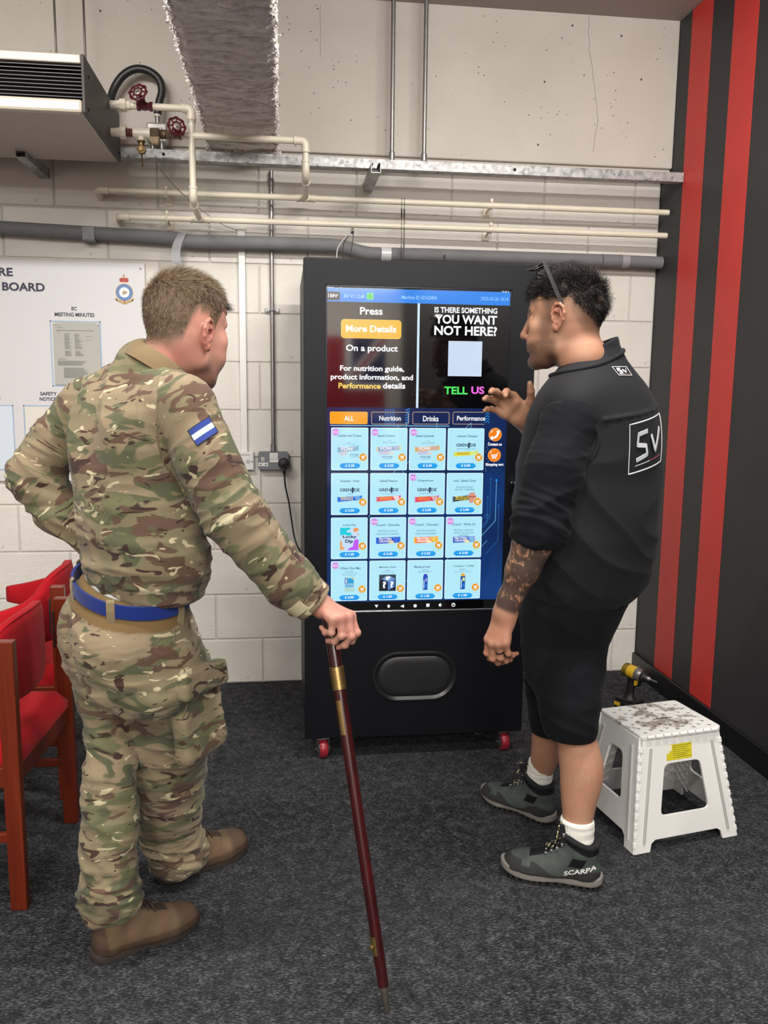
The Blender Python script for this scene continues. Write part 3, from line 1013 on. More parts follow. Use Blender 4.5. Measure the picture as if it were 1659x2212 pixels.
for s_ in (-1, 0, 1):
    pts_ = [(cx + s_ * 0.016, cz + 0.044), (cx + s_ * 0.019, cz + 0.054), (cx + s_ * 0.014, cz + 0.062), (cx, cz + 0.0625)] if s_ else [(cx, cz + 0.044), (cx, cz + 0.062)]
    g.tube([(a, 3.9428, b) for a, b in pts_], 0.0012, gold_c, seg=5)
g.flat(disc(cx, cz + 0.066, 0.0035, 10), gold_c, 3.9426)
g.flat([(cx - 0.0012, cz + 0.068), (cx + 0.0012, cz + 0.068), (cx + 0.0012, cz + 0.078), (cx - 0.0012, cz + 0.078)], red_c, 3.9426)
g.flat([(cx - 0.004, cz + 0.0725), (cx + 0.004, cz + 0.0725), (cx + 0.004, cz + 0.075), (cx - 0.004, cz + 0.075)], red_c, 3.9425)
g.obj('crest_crown', nb)
g = G()
top = [(cx + x, cz - 0.0385 + 0.010 * (abs(x) / 0.036) ** 2 - (0.004 if abs(x) < 0.012 else 0)) for x in np.linspace(-0.036, 0.036, 17)]
bot = [(x, z - 0.0095) for x, z in top]
for i in range(16):
    g.flat([bot[i], bot[i + 1], top[i + 1], top[i]], gold_c, 3.9427)
for s_ in (-1, 1):
    g.flat(disc(cx + s_ * 0.037, cz - 0.030, 0.0052, 12), gold_c, 3.9426)
    g.flat(disc(cx + s_ * 0.034, cz - 0.0345, 0.0032, 10), M('dark_void'), 3.9424)
g.flat(disc(cx, cz - 0.038, 0.0045, 8), red_c, 3.9424)
g.obj('crest_scroll', nb)
g = G()
for x, z in ((-0.630, 1.958),):
    g.lathe([(0.0045, 0), (0.004, 0.003), (0.001, 0.004)], steel, 12, Matrix.Translation((x, 3.944, z)) @ Matrix.Rotation(math.pi / 2, 4, 'X'))
g.obj('screw', nb)

# papers pinned to the board
def paper(label, x0, x1, z0, z1, rgb, lines, skew=0.0):
    t_ = thing('paper_notice', label, 'notice', ((x0 + x1) / 2, 3.941, z0))
    g = G()
    n = 8
    vs, fs = [], []
    for i in range(n + 1):
        v = i / n
        for k, x in enumerate((x0, x1)):
            vs.append((x + skew * v, 3.9405 - 0.004 * (1 - v) ** 2 * (1 if k else 0.4), z0 + (z1 - z0) * v))
    for i in range(n):
        fs.append((2 * i, 2 * i + 1, 2 * i + 3, 2 * i + 2))
    vs2 = [(a, b + 0.0006, c) for a, b, c in vs]
    fs2 = [tuple(j + len(vs) for j in f)[::-1] for f in fs]
    m_ = M('paper_%d' % rgb[0], rgb, 0.55)
    g.add(vs, fs, m_); g.add(vs2, [f for f in fs2], m_)
    g.v = vs + vs2; g.f = fs + fs2; g.mi = [0] * len(g.f)
    sh = g.obj('sheet', t_)
    g = G()
    for (a, b, c_, h, m2) in lines:
        za = z1 - c_ * (z1 - z0)
        v = (za - z0) / (z1 - z0)
        yy = 3.9400 - 0.004 * (1 - v) ** 2 - 0.0004
        xa, xb = x0 + a * (x1 - x0) + skew * v, x0 + b * (x1 - x0) + skew * v
        g.flat([(xa, za), (xb, za), (xb, za + h), (xa, za + h)], m2, yy)
    g.obj('printed_lines', t_)
    return t_
ink = M('faint_ink', (112, 112, 108), 0.6)
L_ = []
L_ += [(0.08, 0.18, 0.06, 0.0013, ink), (0.08, 0.22, 0.09, 0.0013, ink), (0.08, 0.88, 0.135, 0.0022, ink), (0.08, 0.15, 0.15, 0.0018, ink)]
for k in range(20):
    L_.append((0.24, 0.24 + random.uniform(0.09, 0.15), 0.185 + 0.0125 * k, 0.0012, ink))
    L_.append((0.46, 0.46 + random.uniform(0.08, 0.2), 0.185 + 0.0125 * k, 0.0012, ink))
for k in range(7):
    L_.append((0.24, 0.24 + random.uniform(0.09, 0.15), 0.46 + 0.0125 * k, 0.0012, ink))
    L_.append((0.46, 0.46 + random.uniform(0.08, 0.2), 0.46 + 0.0125 * k, 0.0012, ink))
L_ += [(0.7, 0.84, 0.23, 0.0012, ink), (0.7, 0.78, 0.28, 0.0012, ink), (0.08, 0.27, 0.59, 0.0014, ink)]
for k in range(6):
    L_.append((0.08, random.uniform(0.6, 0.74), 0.62 + 0.013 * k, 0.0012, ink))
for k in range(12):
    L_.append((0.2, random.uniform(0.6, 0.72), 0.73 + 0.014 * k, 0.0012, ink))
pn = paper('grey printed minutes sheet pinned under the heading MEETING MINUTES', -1.020, -0.818, 1.438, 1.716, (172, 172, 164), L_)
for x in (-1.013, -0.825):
    g = G(); g.lathe([(0.0048, 0), (0.0045, 0.002), (0.002, 0.0045)], white_p, 12, Matrix.Translation((x, 3.9385, 1.708)) @ Matrix.Rotation(math.pi / 2, 4, 'X')); g.obj('push_pin', pn)
L_ = []
for k in range(12):
    L_.append((0.12, 0.2, 0.32 + 0.045 * k, 0.0013, ink)); L_.append((0.3, random.uniform(0.45, 0.75), 0.32 + 0.045 * k, 0.0013, ink))
pn2 = paper('white safety notice with a red strip, partly behind the soldier', -1.158, -0.958, 1.06, 1.338, (214, 211, 203), L_)
g = G(); g.flat(rrect(-1.108, -1.02, 1.272, 1.284, 0.0005), red_c, 3.9392); txt(g, 'AAC', M('crest_white'), -1.104, -1.085, 1.2745, 1.2815, 3.9388); g.obj('red_strip', pn2)
g = G(); g.flat(disc(-1.051, 1.306, 0.008, 18), M('faint_ink'), 3.9392); g.flat(disc(-1.051, 1.306, 0.0055, 18), M('crest_white'), 3.939)
g.flat(rrect(-1.056, -1.046, 1.315, 1.32, 0.0005), red_c, 3.9392); g.obj('small_crest', pn2)

# interface layout on the display, metres (x0, x1, z0, z1)
UI = {
    'screen': (0.155, 0.8428, 0.5887, 1.7991),
    'bar': (0.1569, 0.8352, 1.7411, 1.7892),
    'logo': (0.1585, 0.2072, 1.7461, 1.7761),
    't_time': (0.1612, 0.1839, 1.7853, 1.7927),
    't_ver': (0.2208, 0.297, 1.7553, 1.7685),
    'badge': (0.3041, 0.3282, 1.7508, 1.7741),
    't_mach': (0.4316, 0.5603, 1.7556, 1.7689),
    't_date': (0.7248, 0.8286, 1.7579, 1.7703),
    't_sig': (0.8033, 0.8317, 1.7875, 1.7977),
    'div': (0.4903, 0.4988, 1.3638, 1.7426),
    'press': (0.2799, 0.3622, 1.6972, 1.7238),
    'btn': (0.2114, 0.4315, 1.6126, 1.6801),
    'more': (0.2294, 0.4137, 1.6351, 1.6598),
    'onap': (0.2297, 0.4196, 1.5604, 1.59),
    'fn1': (0.208, 0.4441, 1.4899, 1.5154),
    'fn2': (0.1741, 0.4776, 1.4588, 1.4844),
    'fn3a': (0.2027, 0.3577, 1.4321, 1.4528),
    'fn3b': (0.3661, 0.4494, 1.433, 1.4544),
    'q1': (0.5534, 0.7884, 1.7101, 1.7306),
    'q2': (0.5552, 0.7883, 1.6706, 1.7036),
    'q3': (0.5537, 0.789, 1.6298, 1.6641),
    'qr': (0.6076, 0.7349, 1.4818, 1.6096),
    'tell': (0.5954, 0.6843, 1.415, 1.4433),
    'us': (0.698, 0.7473, 1.417, 1.4448),
    'lower': (0.1574, 0.8375, 0.6299, 1.3637),
    'all': (0.1715, 0.3103, 1.3027, 1.3479),
    'nut': (0.3248, 0.4636, 1.3025, 1.348),
    'dri': (0.4783, 0.617, 1.3035, 1.3492),
    'perf': (0.6302, 0.7561, 1.3043, 1.3503),
    't_all': (0.2241, 0.2596, 1.3149, 1.3325),
    't_nut': (0.3539, 0.4342, 1.3159, 1.3341),
    't_dri': (0.5174, 0.5759, 1.3141, 1.3347),
    't_perf': (0.6462, 0.7538, 1.3179, 1.3358),
    'uline': (0.1726, 0.6176, 1.2959, 1.2987),
    'dots': (0.3729, 0.4123, 1.2936, 1.359),
    'chev': (0.7543, 0.7699, 1.3098, 1.3508),
    'stripes': (0.4516, 0.4668, 1.3079, 1.3634),
    'phone': (0.7689, 0.8194, 1.2416, 1.2914),
    't_con': (0.767, 0.8206, 1.2246, 1.2359),
    'cart': (0.7677, 0.8184, 1.1636, 1.2149),
    't_shop': (0.76, 0.8295, 1.1459, 1.1591),
    'navt': (0.343, 0.3575, 0.6052, 0.617),
    'navs': (0.3923, 0.4068, 0.603, 0.6184),
    'navb': (0.4417, 0.4563, 0.6031, 0.6162),
    'navc': (0.4931, 0.506, 0.6032, 0.6169),
    'navq': (0.5429, 0.5552, 0.6051, 0.6176),
    'navs2': (0.5917, 0.607, 0.6035, 0.619),
    'navp': (0.6413, 0.6567, 0.6024, 0.6192),
    'botline': (0.274, 0.809, 0.5809, 0.5845),
    'circ': (0.7582, 0.8461, 1.0505, 1.1367),
    'line1': (0.8027, 0.8062, 0.9373, 1.0937),
    'arrowc': (0.7621, 0.7815, 0.9463, 0.9667),
    'cols': [(0.1761, 0.3136), (0.3222, 0.4598), (0.4671, 0.6053), (0.6123, 0.7522)],
    'rows': [(1.132, 1.2898), (0.9645, 1.1216), (0.7967, 0.9548), (0.6348, 0.7888)],
}

# ---------------------------------------------------------------- vending machine
vm = thing('vending_machine', 'tall black vending machine with a large lit touch screen', 'vending machine', (0.505, 3.4, 0))
cabinet = M('black_powder_coat', (11, 13, 19), 0.45, spec=0.22, var=0.06, vscale=3, bump=0.12, bscale=420, bdist=0.001)
gloss_black = M('gloss_black_glass', (6, 6, 8), 0.05, spec=0.95)
mx0, mx1, my0, my1, mz0, mz1 = 0.078, 0.934, 3.05, 3.80, 0.092, 1.887
sx0, sx1, sz0, sz1 = UI['screen']
g = G()
g.box((mx0 + 0.002, mx1 - 0.002), (my0 + 0.03, my1), (mz0 + 0.004, mz1 - 0.004), cabinet, bev=0.003)
g.obj('cabinet', vm)
g = G()
plate(g, [(mx0, mz0), (mx1, mz0), (mx1, mz1), (mx0, mz1)], [[(sx0, sz0), (sx1, sz0), (sx1, sz1), (sx0, sz1)]], cabinet, frame_m(Vector((0, my0 + 0.015, 0)), Vector((1, 0, 0)), Vector((0, 0, 1)), Vector((0, -1, 0))), 0.03, 0.0015)
door = g.obj('front_door', vm)
g = G(); bz = M('dark_satin_bezel', (34, 36, 44), 0.25, metal=0.6)
for (a, b, c_, d) in ((sx0, sx0 + 0.006, sz0, sz1), (sx1 - 0.006, sx1, sz0, sz1), (sx0, sx1, sz1 - 0.006, sz1)):
    g.box((a, b), (my0 + 0.001, my0 + 0.012), (c_, d), bz, bev=0.001)
g.obj('bezel', vm)
g = G(); g.box((sx0, sx1), (my0 - 0.0015, my0 + 0.012), (sz0, sz0 + 0.006), M('bezel_highlight', (130, 132, 138), 0.25, metal=0.9), bev=0.0015); g.obj('bezel_strip', vm, label='lower bezel edge with its highlight put into the colour')  # paler metal than the other sides: the edge highlight is painted in
# screws down the sides
for z in (1.70, 1.48, 1.1, 0.75, 0.45, 0.2):
    g = G(); g.lathe([(0.003, 0), (0.002, 0.0015)], steel, 8, Matrix.Translation((mx0, my0 + 0.012, z)) @ Matrix.Rotation(-math.pi / 2, 4, 'Y')); g.obj('screw', vm)

# screen and what it shows
YS = my0 + 0.006
scr = G(); scr.box((sx0, sx1), (YS, YS + 0.02), (sz0, sz1), gloss_black); scr = scr.obj('screen', vm, label='lit touch screen')
def lay(k): return YS - 0.00018 * k - 0.0002
def UB(k): return UI[k]
def rect(g, r, m, k): g.flat([(r[0], r[2]), (r[1], r[2]), (r[1], r[3]), (r[0], r[3])], m, lay(k))
def T(g, s, key, m, k, bold=0.02): r = UI[key] if isinstance(key, str) else key; txt(g, s, m, r[0], r[1], r[2], r[3], lay(k), bold)
white = E((250, 252, 255), 1.0); ice = E((190, 228, 246), 1.0)
# header
g = G(); rect(g, UB('bar'), E((8, 128, 232)), 1); g.obj('header_bar', scr)
g = G(); rect(g, UB('logo'), E((34, 36, 44)), 2)
lx0, lx1, lz0, lz1 = UB('logo')
T(g, 'SIV', (lx0 + 0.012, lx1 - 0.007, lz0 + 0.01, lz1 - 0.009), white, 3, 0.03)
g.flat(rrect(lx0 + 0.006, lx0 + 0.008, lz0 + 0.008, lz1 - 0.007, 0.0004, 1), white, lay(3)); g.obj('logo_tile', scr)
g = G(); pale_t = E((150, 205, 250)); T(g, 'SIV V1.12.60', 't_ver', pale_t, 2); T(g, 'Machine ID 62162404', 't_mach', pale_t, 2, 0.01); T(g, '2025-03-26 10:14', 't_date', pale_t, 2, 0.005); g.obj('header_text', scr)
x0, x1, za, zb = UB('badge'); cx, cz = (x0 + x1) / 2, (za + zb) / 2
g = G(); g.flat(rrect(x0, x1, za, zb, 0.005), E((90, 232, 140)), lay(2)); g.flat(disc(cx, cz, 0.0095), E((20, 150, 60)), lay(3)); g.flat(disc(cx, cz, 0.0075), E((70, 220, 90)), lay(4))
T(g, 'S', (cx - 0.003, cx + 0.003, cz - 0.0045, cz + 0.0045), E((20, 130, 50)), 5); g.obj('status_badge', scr)
g = G(); T(g, '10:14', 't_time', white, 1, 0.03)
a, b, c_, d = UB('t_sig'); T(g, '4G', (a, a + 0.009, c_ + 0.001, d - 0.002), white, 1)
g.flat([(a + 0.010, c_), (a + 0.018, c_), (a + 0.018, d - 0.001)], white, lay(1))
for k in range(2): g.flat(disc(a + 0.024, c_ + 0.0025 + k * 0.005, 0.0022, 10), white, lay(1))
g.flat(rrect(0.207, 0.2125, 1.786, 1.791, 0.002, 2), white, lay(1)); g.obj('status_line', scr)
# upper left message
g = G(); T(g, 'Press', 'press', white, 1, 0.025); T(g, 'On a product', 'onap', white, 1, 0.025); T(g, 'For nutrition guide,', 'fn1', white, 1, 0.03); T(g, 'product information, and', 'fn2', white, 1, 0.03)
T(g, 'Performance', 'fn3a', E((246, 206, 84)), 1, 0.03); T(g, 'details', 'fn3b', white, 1, 0.03); g.obj('message_text', scr)
g = G(); a, b, c_, d = UB('btn'); g.flat(rrect(a, b, c_, d, 0.012), E((250, 204, 90)), lay(1)); g.flat(rrect(a + 0.0015, b - 0.0015, c_ + 0.0015, d - 0.0015, 0.011), E((246, 178, 30)), lay(2)); T(g, 'More Details', 'more', E((244, 244, 236)), 3, 0.03); g.obj('yellow_button', scr)
g = G(); rect(g, UB('div'), E((206, 232, 252)), 1); g.obj('divider', scr)
g = G(); T(g, 'IS THERE SOMETHING', 'q1', white, 1, 0.03); T(g, 'YOU WANT', 'q2', white, 1, 0.03); T(g, 'NOT HERE?', 'q3', white, 1, 0.03); g.obj('question_text', scr)
g = G(); rect(g, UB('qr'), E((204, 220, 240)), 1); g.obj('blank_square', scr)
g = G(); T(g, 'TELL', 'tell', E((84, 232, 100)), 1, 0.03); T(g, 'US', 'us', E((244, 108, 226)), 1, 0.03); g.obj('tell_us_text', scr)
# lower half: deep blue picture with circuit lines
t = NT('screen_picture')
sp_ = t.n('ShaderNodeSeparateXYZ'); t.link(t.coord(), sp_.inputs[0])
f = t.math('ADD', t.math('MULTIPLY', t.noise(3.2, detail=2), 0.9), t.math('MULTIPLY', sp_.outputs[2], -0.35))
t.set(color=(0.004, 0.004, 0.004, 1), rough=0.06, spec=0.5, emit=t.ramp(f, [(0.05, lin((14, 36, 84))), (0.45, lin((16, 70, 140))), (0.8, lin((8, 30, 74)))]), strength=0.95)
a, b, c_, d = UB('lower')
g = G(); rect(g, (sx0 + 0.006, sx1 - 0.006, c_, d), t.m, 0.5); g.obj('picture_background', scr)
g = G(); cl = E((60, 140, 214), 0.9); cl2 = E((120, 200, 246), 0.9)
def seg(x0, z0, x1, z1, wd, m, k=1):
    dx, dz = x1 - x0, z1 - z0; L = math.hypot(dx, dz) or 1; nx, nz = -dz / L * wd / 2, dx / L * wd / 2
    g.flat([(x0 - nx, z0 - nz), (x1 - nx, z1 - nz), (x1 + nx, z1 + nz), (x0 + nx, z0 + nz)], m, lay(k))
C1 = UB('line1'); lx = (C1[0] + C1[1]) / 2
seg(lx, C1[3], lx, C1[2], 0.0018, cl2); seg(lx, C1[2], lx - 0.055, C1[2] - 0.06, 0.0018, cl2)
g.flat(disc(lx, C1[3], 0.0048, 16), E((30, 140, 226)), lay(2))
for dx, zt, zb2 in ((-0.022, 1.10, 0.95), (0.012, 1.0, 0.86), (-0.032, 1.03, 0.93)):
    seg(lx + dx, zt, lx + dx, zb2, 0.0009, cl); seg(lx + dx, zb2, lx + dx - 0.05, zb2 - 0.055, 0.0009, cl); g.flat(disc(lx + dx, zt, 0.002, 10), cl, lay(2))
for xx, zt, zb2 in ((0.455, 1.31, 1.25), (0.425, 1.30, 1.13), (0.57, 1.31, 1.27), (0.70, 1.31, 1.24), (0.445, 1.13, 1.11), (0.55, 1.125, 1.115), (0.64, 0.79, 0.775)):
    seg(xx, zt, xx, zb2, 0.0016, cl2)
for (xa, za_, xb, zb2) in ((0.63, 1.24, 0.70, 1.31), (0.56, 1.23, 0.59, 1.265), (0.40, 1.11, 0.42, 1.135), (0.315, 0.955, 0.335, 0.978), (0.455, 1.15, 0.47, 1.17), (0.61, 0.78, 0.63, 0.80), (0.745, 0.83, 0.775, 0.862), (0.455, 0.70, 0.47, 0.715)):
    seg(xa, za_, xb, zb2, 0.0014, cl2)
a, b, c_, d = UB('circ'); ccx, ccz = lx, C1[3]
for rr in (0.018, 0.028, 0.038):
    pts = disc(ccx, ccz, rr, 36)
    for i in range(36):
        if (i * 7 + int(rr * 1000)) % 5:
            q0, q1 = pts[i], pts[(i + 1) % 36]; seg(q0[0], q0[1], q1[0], q1[1], 0.0006, E((40, 92, 160), 0.8))
a, b, c_, d = UB('arrowc'); pts = disc((a + b) / 2, (c_ + d) / 2, 0.0085, 24)
for i in range(24):
    q0, q1 = pts[i], pts[(i + 1) % 24]; seg(q0[0], q0[1], q1[0], q1[1], 0.0009, cl)
mx_, mz_ = (a + b) / 2, (c_ + d) / 2
seg(mx_, mz_ - 0.004, mx_, mz_ + 0.004, 0.001, cl); seg(mx_ - 0.003, mz_ + 0.001, mx_, mz_ + 0.004, 0.001, cl); seg(mx_ + 0.003, mz_ + 0.001, mx_, mz_ + 0.004, 0.001, cl)
a, b, c_, d = UB('dots')
for i in range(6):
    for j in range(9):
        g.flat(disc(a + (b - a) * (i + 0.5) / 6, c_ + (d - c_) * (j + 0.5) / 9, 0.0021, 8), E((50, 140, 226), 0.8), lay(1))
for i in range(4):
    for j in range(6):
        g.flat(disc(0.795 + i * 0.0062, 1.155 + j * 0.0075, 0.0011, 6), cl, lay(1))
        g.flat(disc(0.455 + (i % 2) * 0.006, 0.80 + j * 0.008 + (0.17 if i > 1 else 0), 0.0012, 6), cl, lay(1))
for q in range(14):
    g.flat(disc(0.765 + rng.uniform(-0.005, 0.008), 1.13 + q * 0.009, 0.0011, 6), white, lay(1))
a, b, c_, d = UB('chev')
for j in range(4):
    zz = c_ + (d - c_) * j / 4; xm = (a + b) / 2
    seg(a, zz, xm, zz + 0.008, 0.0025, E((40, 140, 226)), 1); seg(xm, zz + 0.008, b, zz, 0.0025, E((40, 140, 226)), 1)
a, b, c_, d = UB('stripes')
for j in range(6):
    zz = c_ + (d - c_) * j / 6; seg(a, zz, b, zz + 0.007, 0.0028, E((50, 150, 236)), 1)
g.obj('circuit_pattern', scr)['kind'] = 'stuff'
# tabs
for key, tk, s in (('all', 't_all', 'ALL'), ('nut', 't_nut', 'Nutrition'), ('dri', 't_dri', 'Drinks'), ('perf', 't_perf', 'Performance')):
    g = G(); a, b, c_, d = UB(key)
    if key == 'all':
        g.flat(rrect(a, b, c_, d, 0.005), E((250, 196, 90)), lay(2)); g.flat(rrect(a + 0.0012, b - 0.0012, c_ + 0.0012, d - 0.0012, 0.004), E((246, 160, 18)), lay(3))
    else:
        o_ = rrect(a, b, c_, d, 0.006); i_ = rrect(a + 0.0014, b - 0.0014, c_ + 0.0014, d - 0.0014, 0.005); edge = E((236, 200, 160))
        for k in range(len(o_)):
            k2 = (k + 1) % len(o_)
            if key == 'perf' and min(o_[k][0], o_[k2][0]) > b - 0.007:
                continue
            g.flat([o_[k], o_[k2], i_[k2], i_[k]], edge, lay(2))
    T(g, s, tk, white, 4, 0.02); g.obj('category_tab', scr)
g = G(); rect(g, UB('uline'), E((130, 200, 244)), 2); g.obj('tab_underline', scr)
# side buttons
org = E((248, 128, 24)); orgd = E((255, 170, 90))
for key, tk, s in (('phone', 't_con', 'Contact us'), ('cart', 't_shop', 'Shopping cart')):
    a, b, c_, d = UB(key); cx, cz = (a + b) / 2, (c_ + d) / 2; r = (b - a) / 2
    g = G(); g.flat(disc(cx, cz, r, 32), orgd, lay(2)); g.flat(disc(cx, cz, r * 0.93, 32), org, lay(3))
    arc = [(cx + r * 0.72 * math.cos(t_), cz + r * 0.72 * math.sin(t_)) for t_ in np.linspace(2.1, 2.75, 7)]
    for i in range(6): seg(*arc[i], *arc[i + 1], 0.0028, white, 4)
    g.flat(disc(cx, cz + r * 0.76, 0.0014, 8), white, lay(4))
    if key == 'phone':
        q = [(cx + 0.45 * r, cz + 0.42 * r), (cx + 0.42 * r, cz + 0.1 * r), (cx + 0.15 * r, cz - 0.3 * r), (cx - 0.2 * r, cz - 0.48 * r), (cx - 0.48 * r, cz - 0.5 * r)]
        for i in range(4): seg(*q[i], *q[i + 1], 0.3 * r, white, 4)
        for p in q[1:-1]: g.flat(disc(*p, 0.15 * r, 14), white, lay(4.1))
        g.flat(disc(*q[0], 0.25 * r, 16), white, lay(4.2)); g.flat(disc(*q[-1], 0.25 * r, 16), white, lay(4.2))
    else:
        g.flat([(cx - 0.5 * r, cz + 0.1 * r), (cx + 0.42 * r, cz + 0.1 * r), (cx + 0.3 * r, cz - 0.32 * r), (cx - 0.38 * r, cz - 0.32 * r)], white, lay(4))
        seg(cx + 0.3 * r, cz - 0.3 * r, cx + 0.48 * r, cz + 0.3 * r, 0.0022, white, 4); seg(cx + 0.48 * r, cz + 0.3 * r, cx + 0.66 * r, cz + 0.34 * r, 0.0022, white, 4)
        for k in (-0.22, 0.0, 0.22): g.flat(rrect(cx + (k - 0.06) * r, cx + (k + 0.06) * r, cz - 0.2 * r, cz, 0.0003, 1), org, lay(5))
        seg(cx - 0.36 * r, cz - 0.42 * r, cx + 0.3 * r, cz - 0.42 * r, 0.002, white, 4)
        for k in (-0.25, 0.2): g.flat(disc(cx + k * r, cz - 0.56 * r, 0.0017, 10), white, lay(4))
    T(g, s, tk, white, 3, 0.04); g.obj('round_button', scr)
# product tiles
tile_m = E((178, 232, 248), 1.0); tile_e = E((222, 250, 255), 1.0); ttl = E((46, 96, 132), 0.9); sub = E((60, 84, 140), 0.9); sub2 = E((104, 150, 190), 0.95)
pill = E((10, 142, 226)); pill2 = E((40, 160, 236)); badge_m = E((214, 146, 228)); cart_m = E((226, 158, 44)); navy_e = E((14, 36, 74))
H0 = UI['rows'][0][1] - UI['rows'][0][0]
def tile(ci, ri, title, tx, lines, pic, price, sale):
    x0, x1 = UI['cols'][ci]; zb_, zt = UI['rows'][ri]; Wd = x1 - x0
    X = lambda u: x0 + u * Wd
    Z = lambda v: zt - v * H0
    vmax = (zt - zb_) / H0
    g = G()
    g.flat(rrect(x0, x1, zb_, zt, 0.005), tile_e, lay(2)); g.flat(rrect(x0 + 0.0022, x1 - 0.0022, zb_ + 0.0022, zt - 0.0022, 0.004), tile_m, lay(3))
    T(g, title, (X(tx[0]), X(tx[1]), Z(tx[2] + 0.028), Z(tx[2] - 0.028)), ttl, 4, 0.015)
    for (s, ua, ub, v, h, m_) in lines:
        T(g, s, (X(ua), X(ub), Z(v + h / 2), Z(v - h / 2)), m_, 4, 0.02 if h > 0.04 else 0.0)
    pic(g, X, Z)
    pv = min(0.893, vmax - 0.065)
    g.flat(rrect(X(0.234), X(0.783), Z(pv + 0.062), Z(pv - 0.062), 0.0125), pill, lay(8)); g.flat(rrect(X(0.245), X(0.772), Z(pv + 0.03), Z(pv - 0.058), 0.009), pill2, lay(9))
    T(g, '£ ' + price, (X(0.385), X(0.628), Z(pv + 0.022), Z(pv - 0.034)), white, 10, 0.03)
    cx, cz, r = X(0.862), Z(0.691), 0.113 * Wd
    g.flat(disc(cx, cz, r, 24), tile_e, lay(8)); g.flat(disc(cx, cz, r * 0.92, 24), cart_m, lay(9))
    g.flat([(cx - 0.42 * r, cz + 0.32 * r), (cx + 0.42 * r, cz + 0.32 * r), (cx + 0.3 * r, cz - 0.2 * r), (cx - 0.3 * r, cz - 0.2 * r)], white, lay(10))
    q = [(cx - 0.62 * r, cz + 0.36 * r), (cx - 0.42 * r, cz + 0.32 * r)]
    for (pa_, pb_) in (((cx + 0.42 * r, cz + 0.32 * r), (cx + 0.5 * r, cz + 0.52 * r)), ((cx + 0.5 * r, cz + 0.52 * r), (cx + 0.66 * r, cz + 0.52 * r))):
        dx, dz = pb_[0] - pa_[0], pb_[1] - pa_[1]; L = math.hypot(dx, dz); nx, nz = -dz / L * 0.0008, dx / L * 0.0008
        g.flat([(pa_[0] - nx, pa_[1] - nz), (pb_[0] - nx, pb_[1] - nz), (pb_[0] + nx, pb_[1] + nz), (pa_[0] + nx, pa_[1] + nz)], white, lay(10))
    g.flat([(cx - 0.18 * r, cz + 0.2 * r), (cx + 0.18 * r, cz + 0.2 * r), (cx, cz - 0.08 * r)], cart_m, lay(11))
    for k in (-0.22, 0.22): g.flat(disc(cx + k * r, cz - 0.42 * r, 0.13 * r, 10), white, lay(10))
    if sale:
        cx, cz, r = X(0.12), Z(0.105), 0.1 * Wd
        st = [(cx + r * (1 if k % 2 else 0.9) * math.cos(math.pi * k / 20), cz + r * (1 if k % 2 else 0.9) * math.sin(math.pi * k / 20)) for k in range(40)]
        g.flat(st, badge_m, lay(8)); T(g, 'SALE', (cx - 0.82 * r, cx + 0.82 * r, cz - 0.27 * r, cz + 0.27 * r), white, 9, 0.0)
    g.obj('product_tile', scr)
def poly(g, X, Z, pts, m, k): g.flat([(X(u), Z(v)) for u, v in pts], m, lay(k))
def bar(body, edge, words, wcol, accent, skew=0.03, u0=0.17, u1=0.84, v0=0.5, v1=0.655, bite=None, sub_=None):
    def f(g, X, Z):
        poly(g, X, Z, [(u0, v0 + skew), (u0 + 0.04, v0 + skew + 0.012), (u1 - 0.04, v0 + 0.008), (u1, v0 - 0.01), (u1 + 0.01, v1 - skew - 0.01), (u1 - 0.035, v1 - skew - 0.012), (u0 + 0.045, v1), (u0 + 0.005, v1 + 0.012)], E(body), 4)
        poly(g, X, Z, [(u0, v0 + skew), (u0 + 0.04, v0 + skew + 0.012), (u0 + 0.045, v1), (u0 + 0.005, v1 + 0.012)], E(edge), 5)
        poly(g, X, Z, [(u1 - 0.04, v0 + 0.008), (u1, v0 - 0.01), (u1 + 0.01, v1 - skew - 0.01), (u1 - 0.035, v1 - skew - 0.012)], E(edge), 5)
        poly(g, X, Z, [(u0 + 0.44, v0 + 0.02), (u1 - 0.05, v0 + 0.012), (u1 - 0.05, v1 - skew - 0.02), (u0 + 0.54, v1 - 0.02)], E(accent), 5)
        if words:
            n = len(words); hh = (v1 - v0 - 0.05) / n
            for i, s in enumerate(words):
                va = v0 + 0.028 + i * hh
                T(g, s, (X(u0 + 0.08), X(u0 + 0.43), Z(va + hh * 0.86), Z(va)), E(wcol), 6, 0.03)
        if bite:
            poly(g, X, Z, bite[1], E(bite[0]), 7)
            if len(bite) > 2: poly(g, X, Z, bite[3], E(bite[2]), 7.3)
        if sub_:
            for (s, ua, ub, va, vb) in sub_: T(g, s, (X(ua), X(ub), Z(vb), Z(va)), sub, 6, 0.01)
    return f
GR = [('GREN', 0.24, 0.545, 0.40, 0.075, navy_e), ('DE', 0.625, 0.775, 0.40, 0.075, navy_e)]
def withgren(f):
    def h(g, X, Z):
        g.flat([(X(0.585) + 0.0055 * math.cos(a_) * 0.8, Z(0.405) + 0.0115 * math.sin(a_)) for a_ in np.linspace(0, 2 * math.pi, 15)[:-1]], E((52, 70, 104)), lay(4))
        g.flat([(X(0.58), Z(0.372)), (X(0.615), Z(0.352)), (X(0.625), Z(0.366)), (X(0.59), Z(0.385))], navy_e, lay(5))
        f(g, X, Z)
    return h
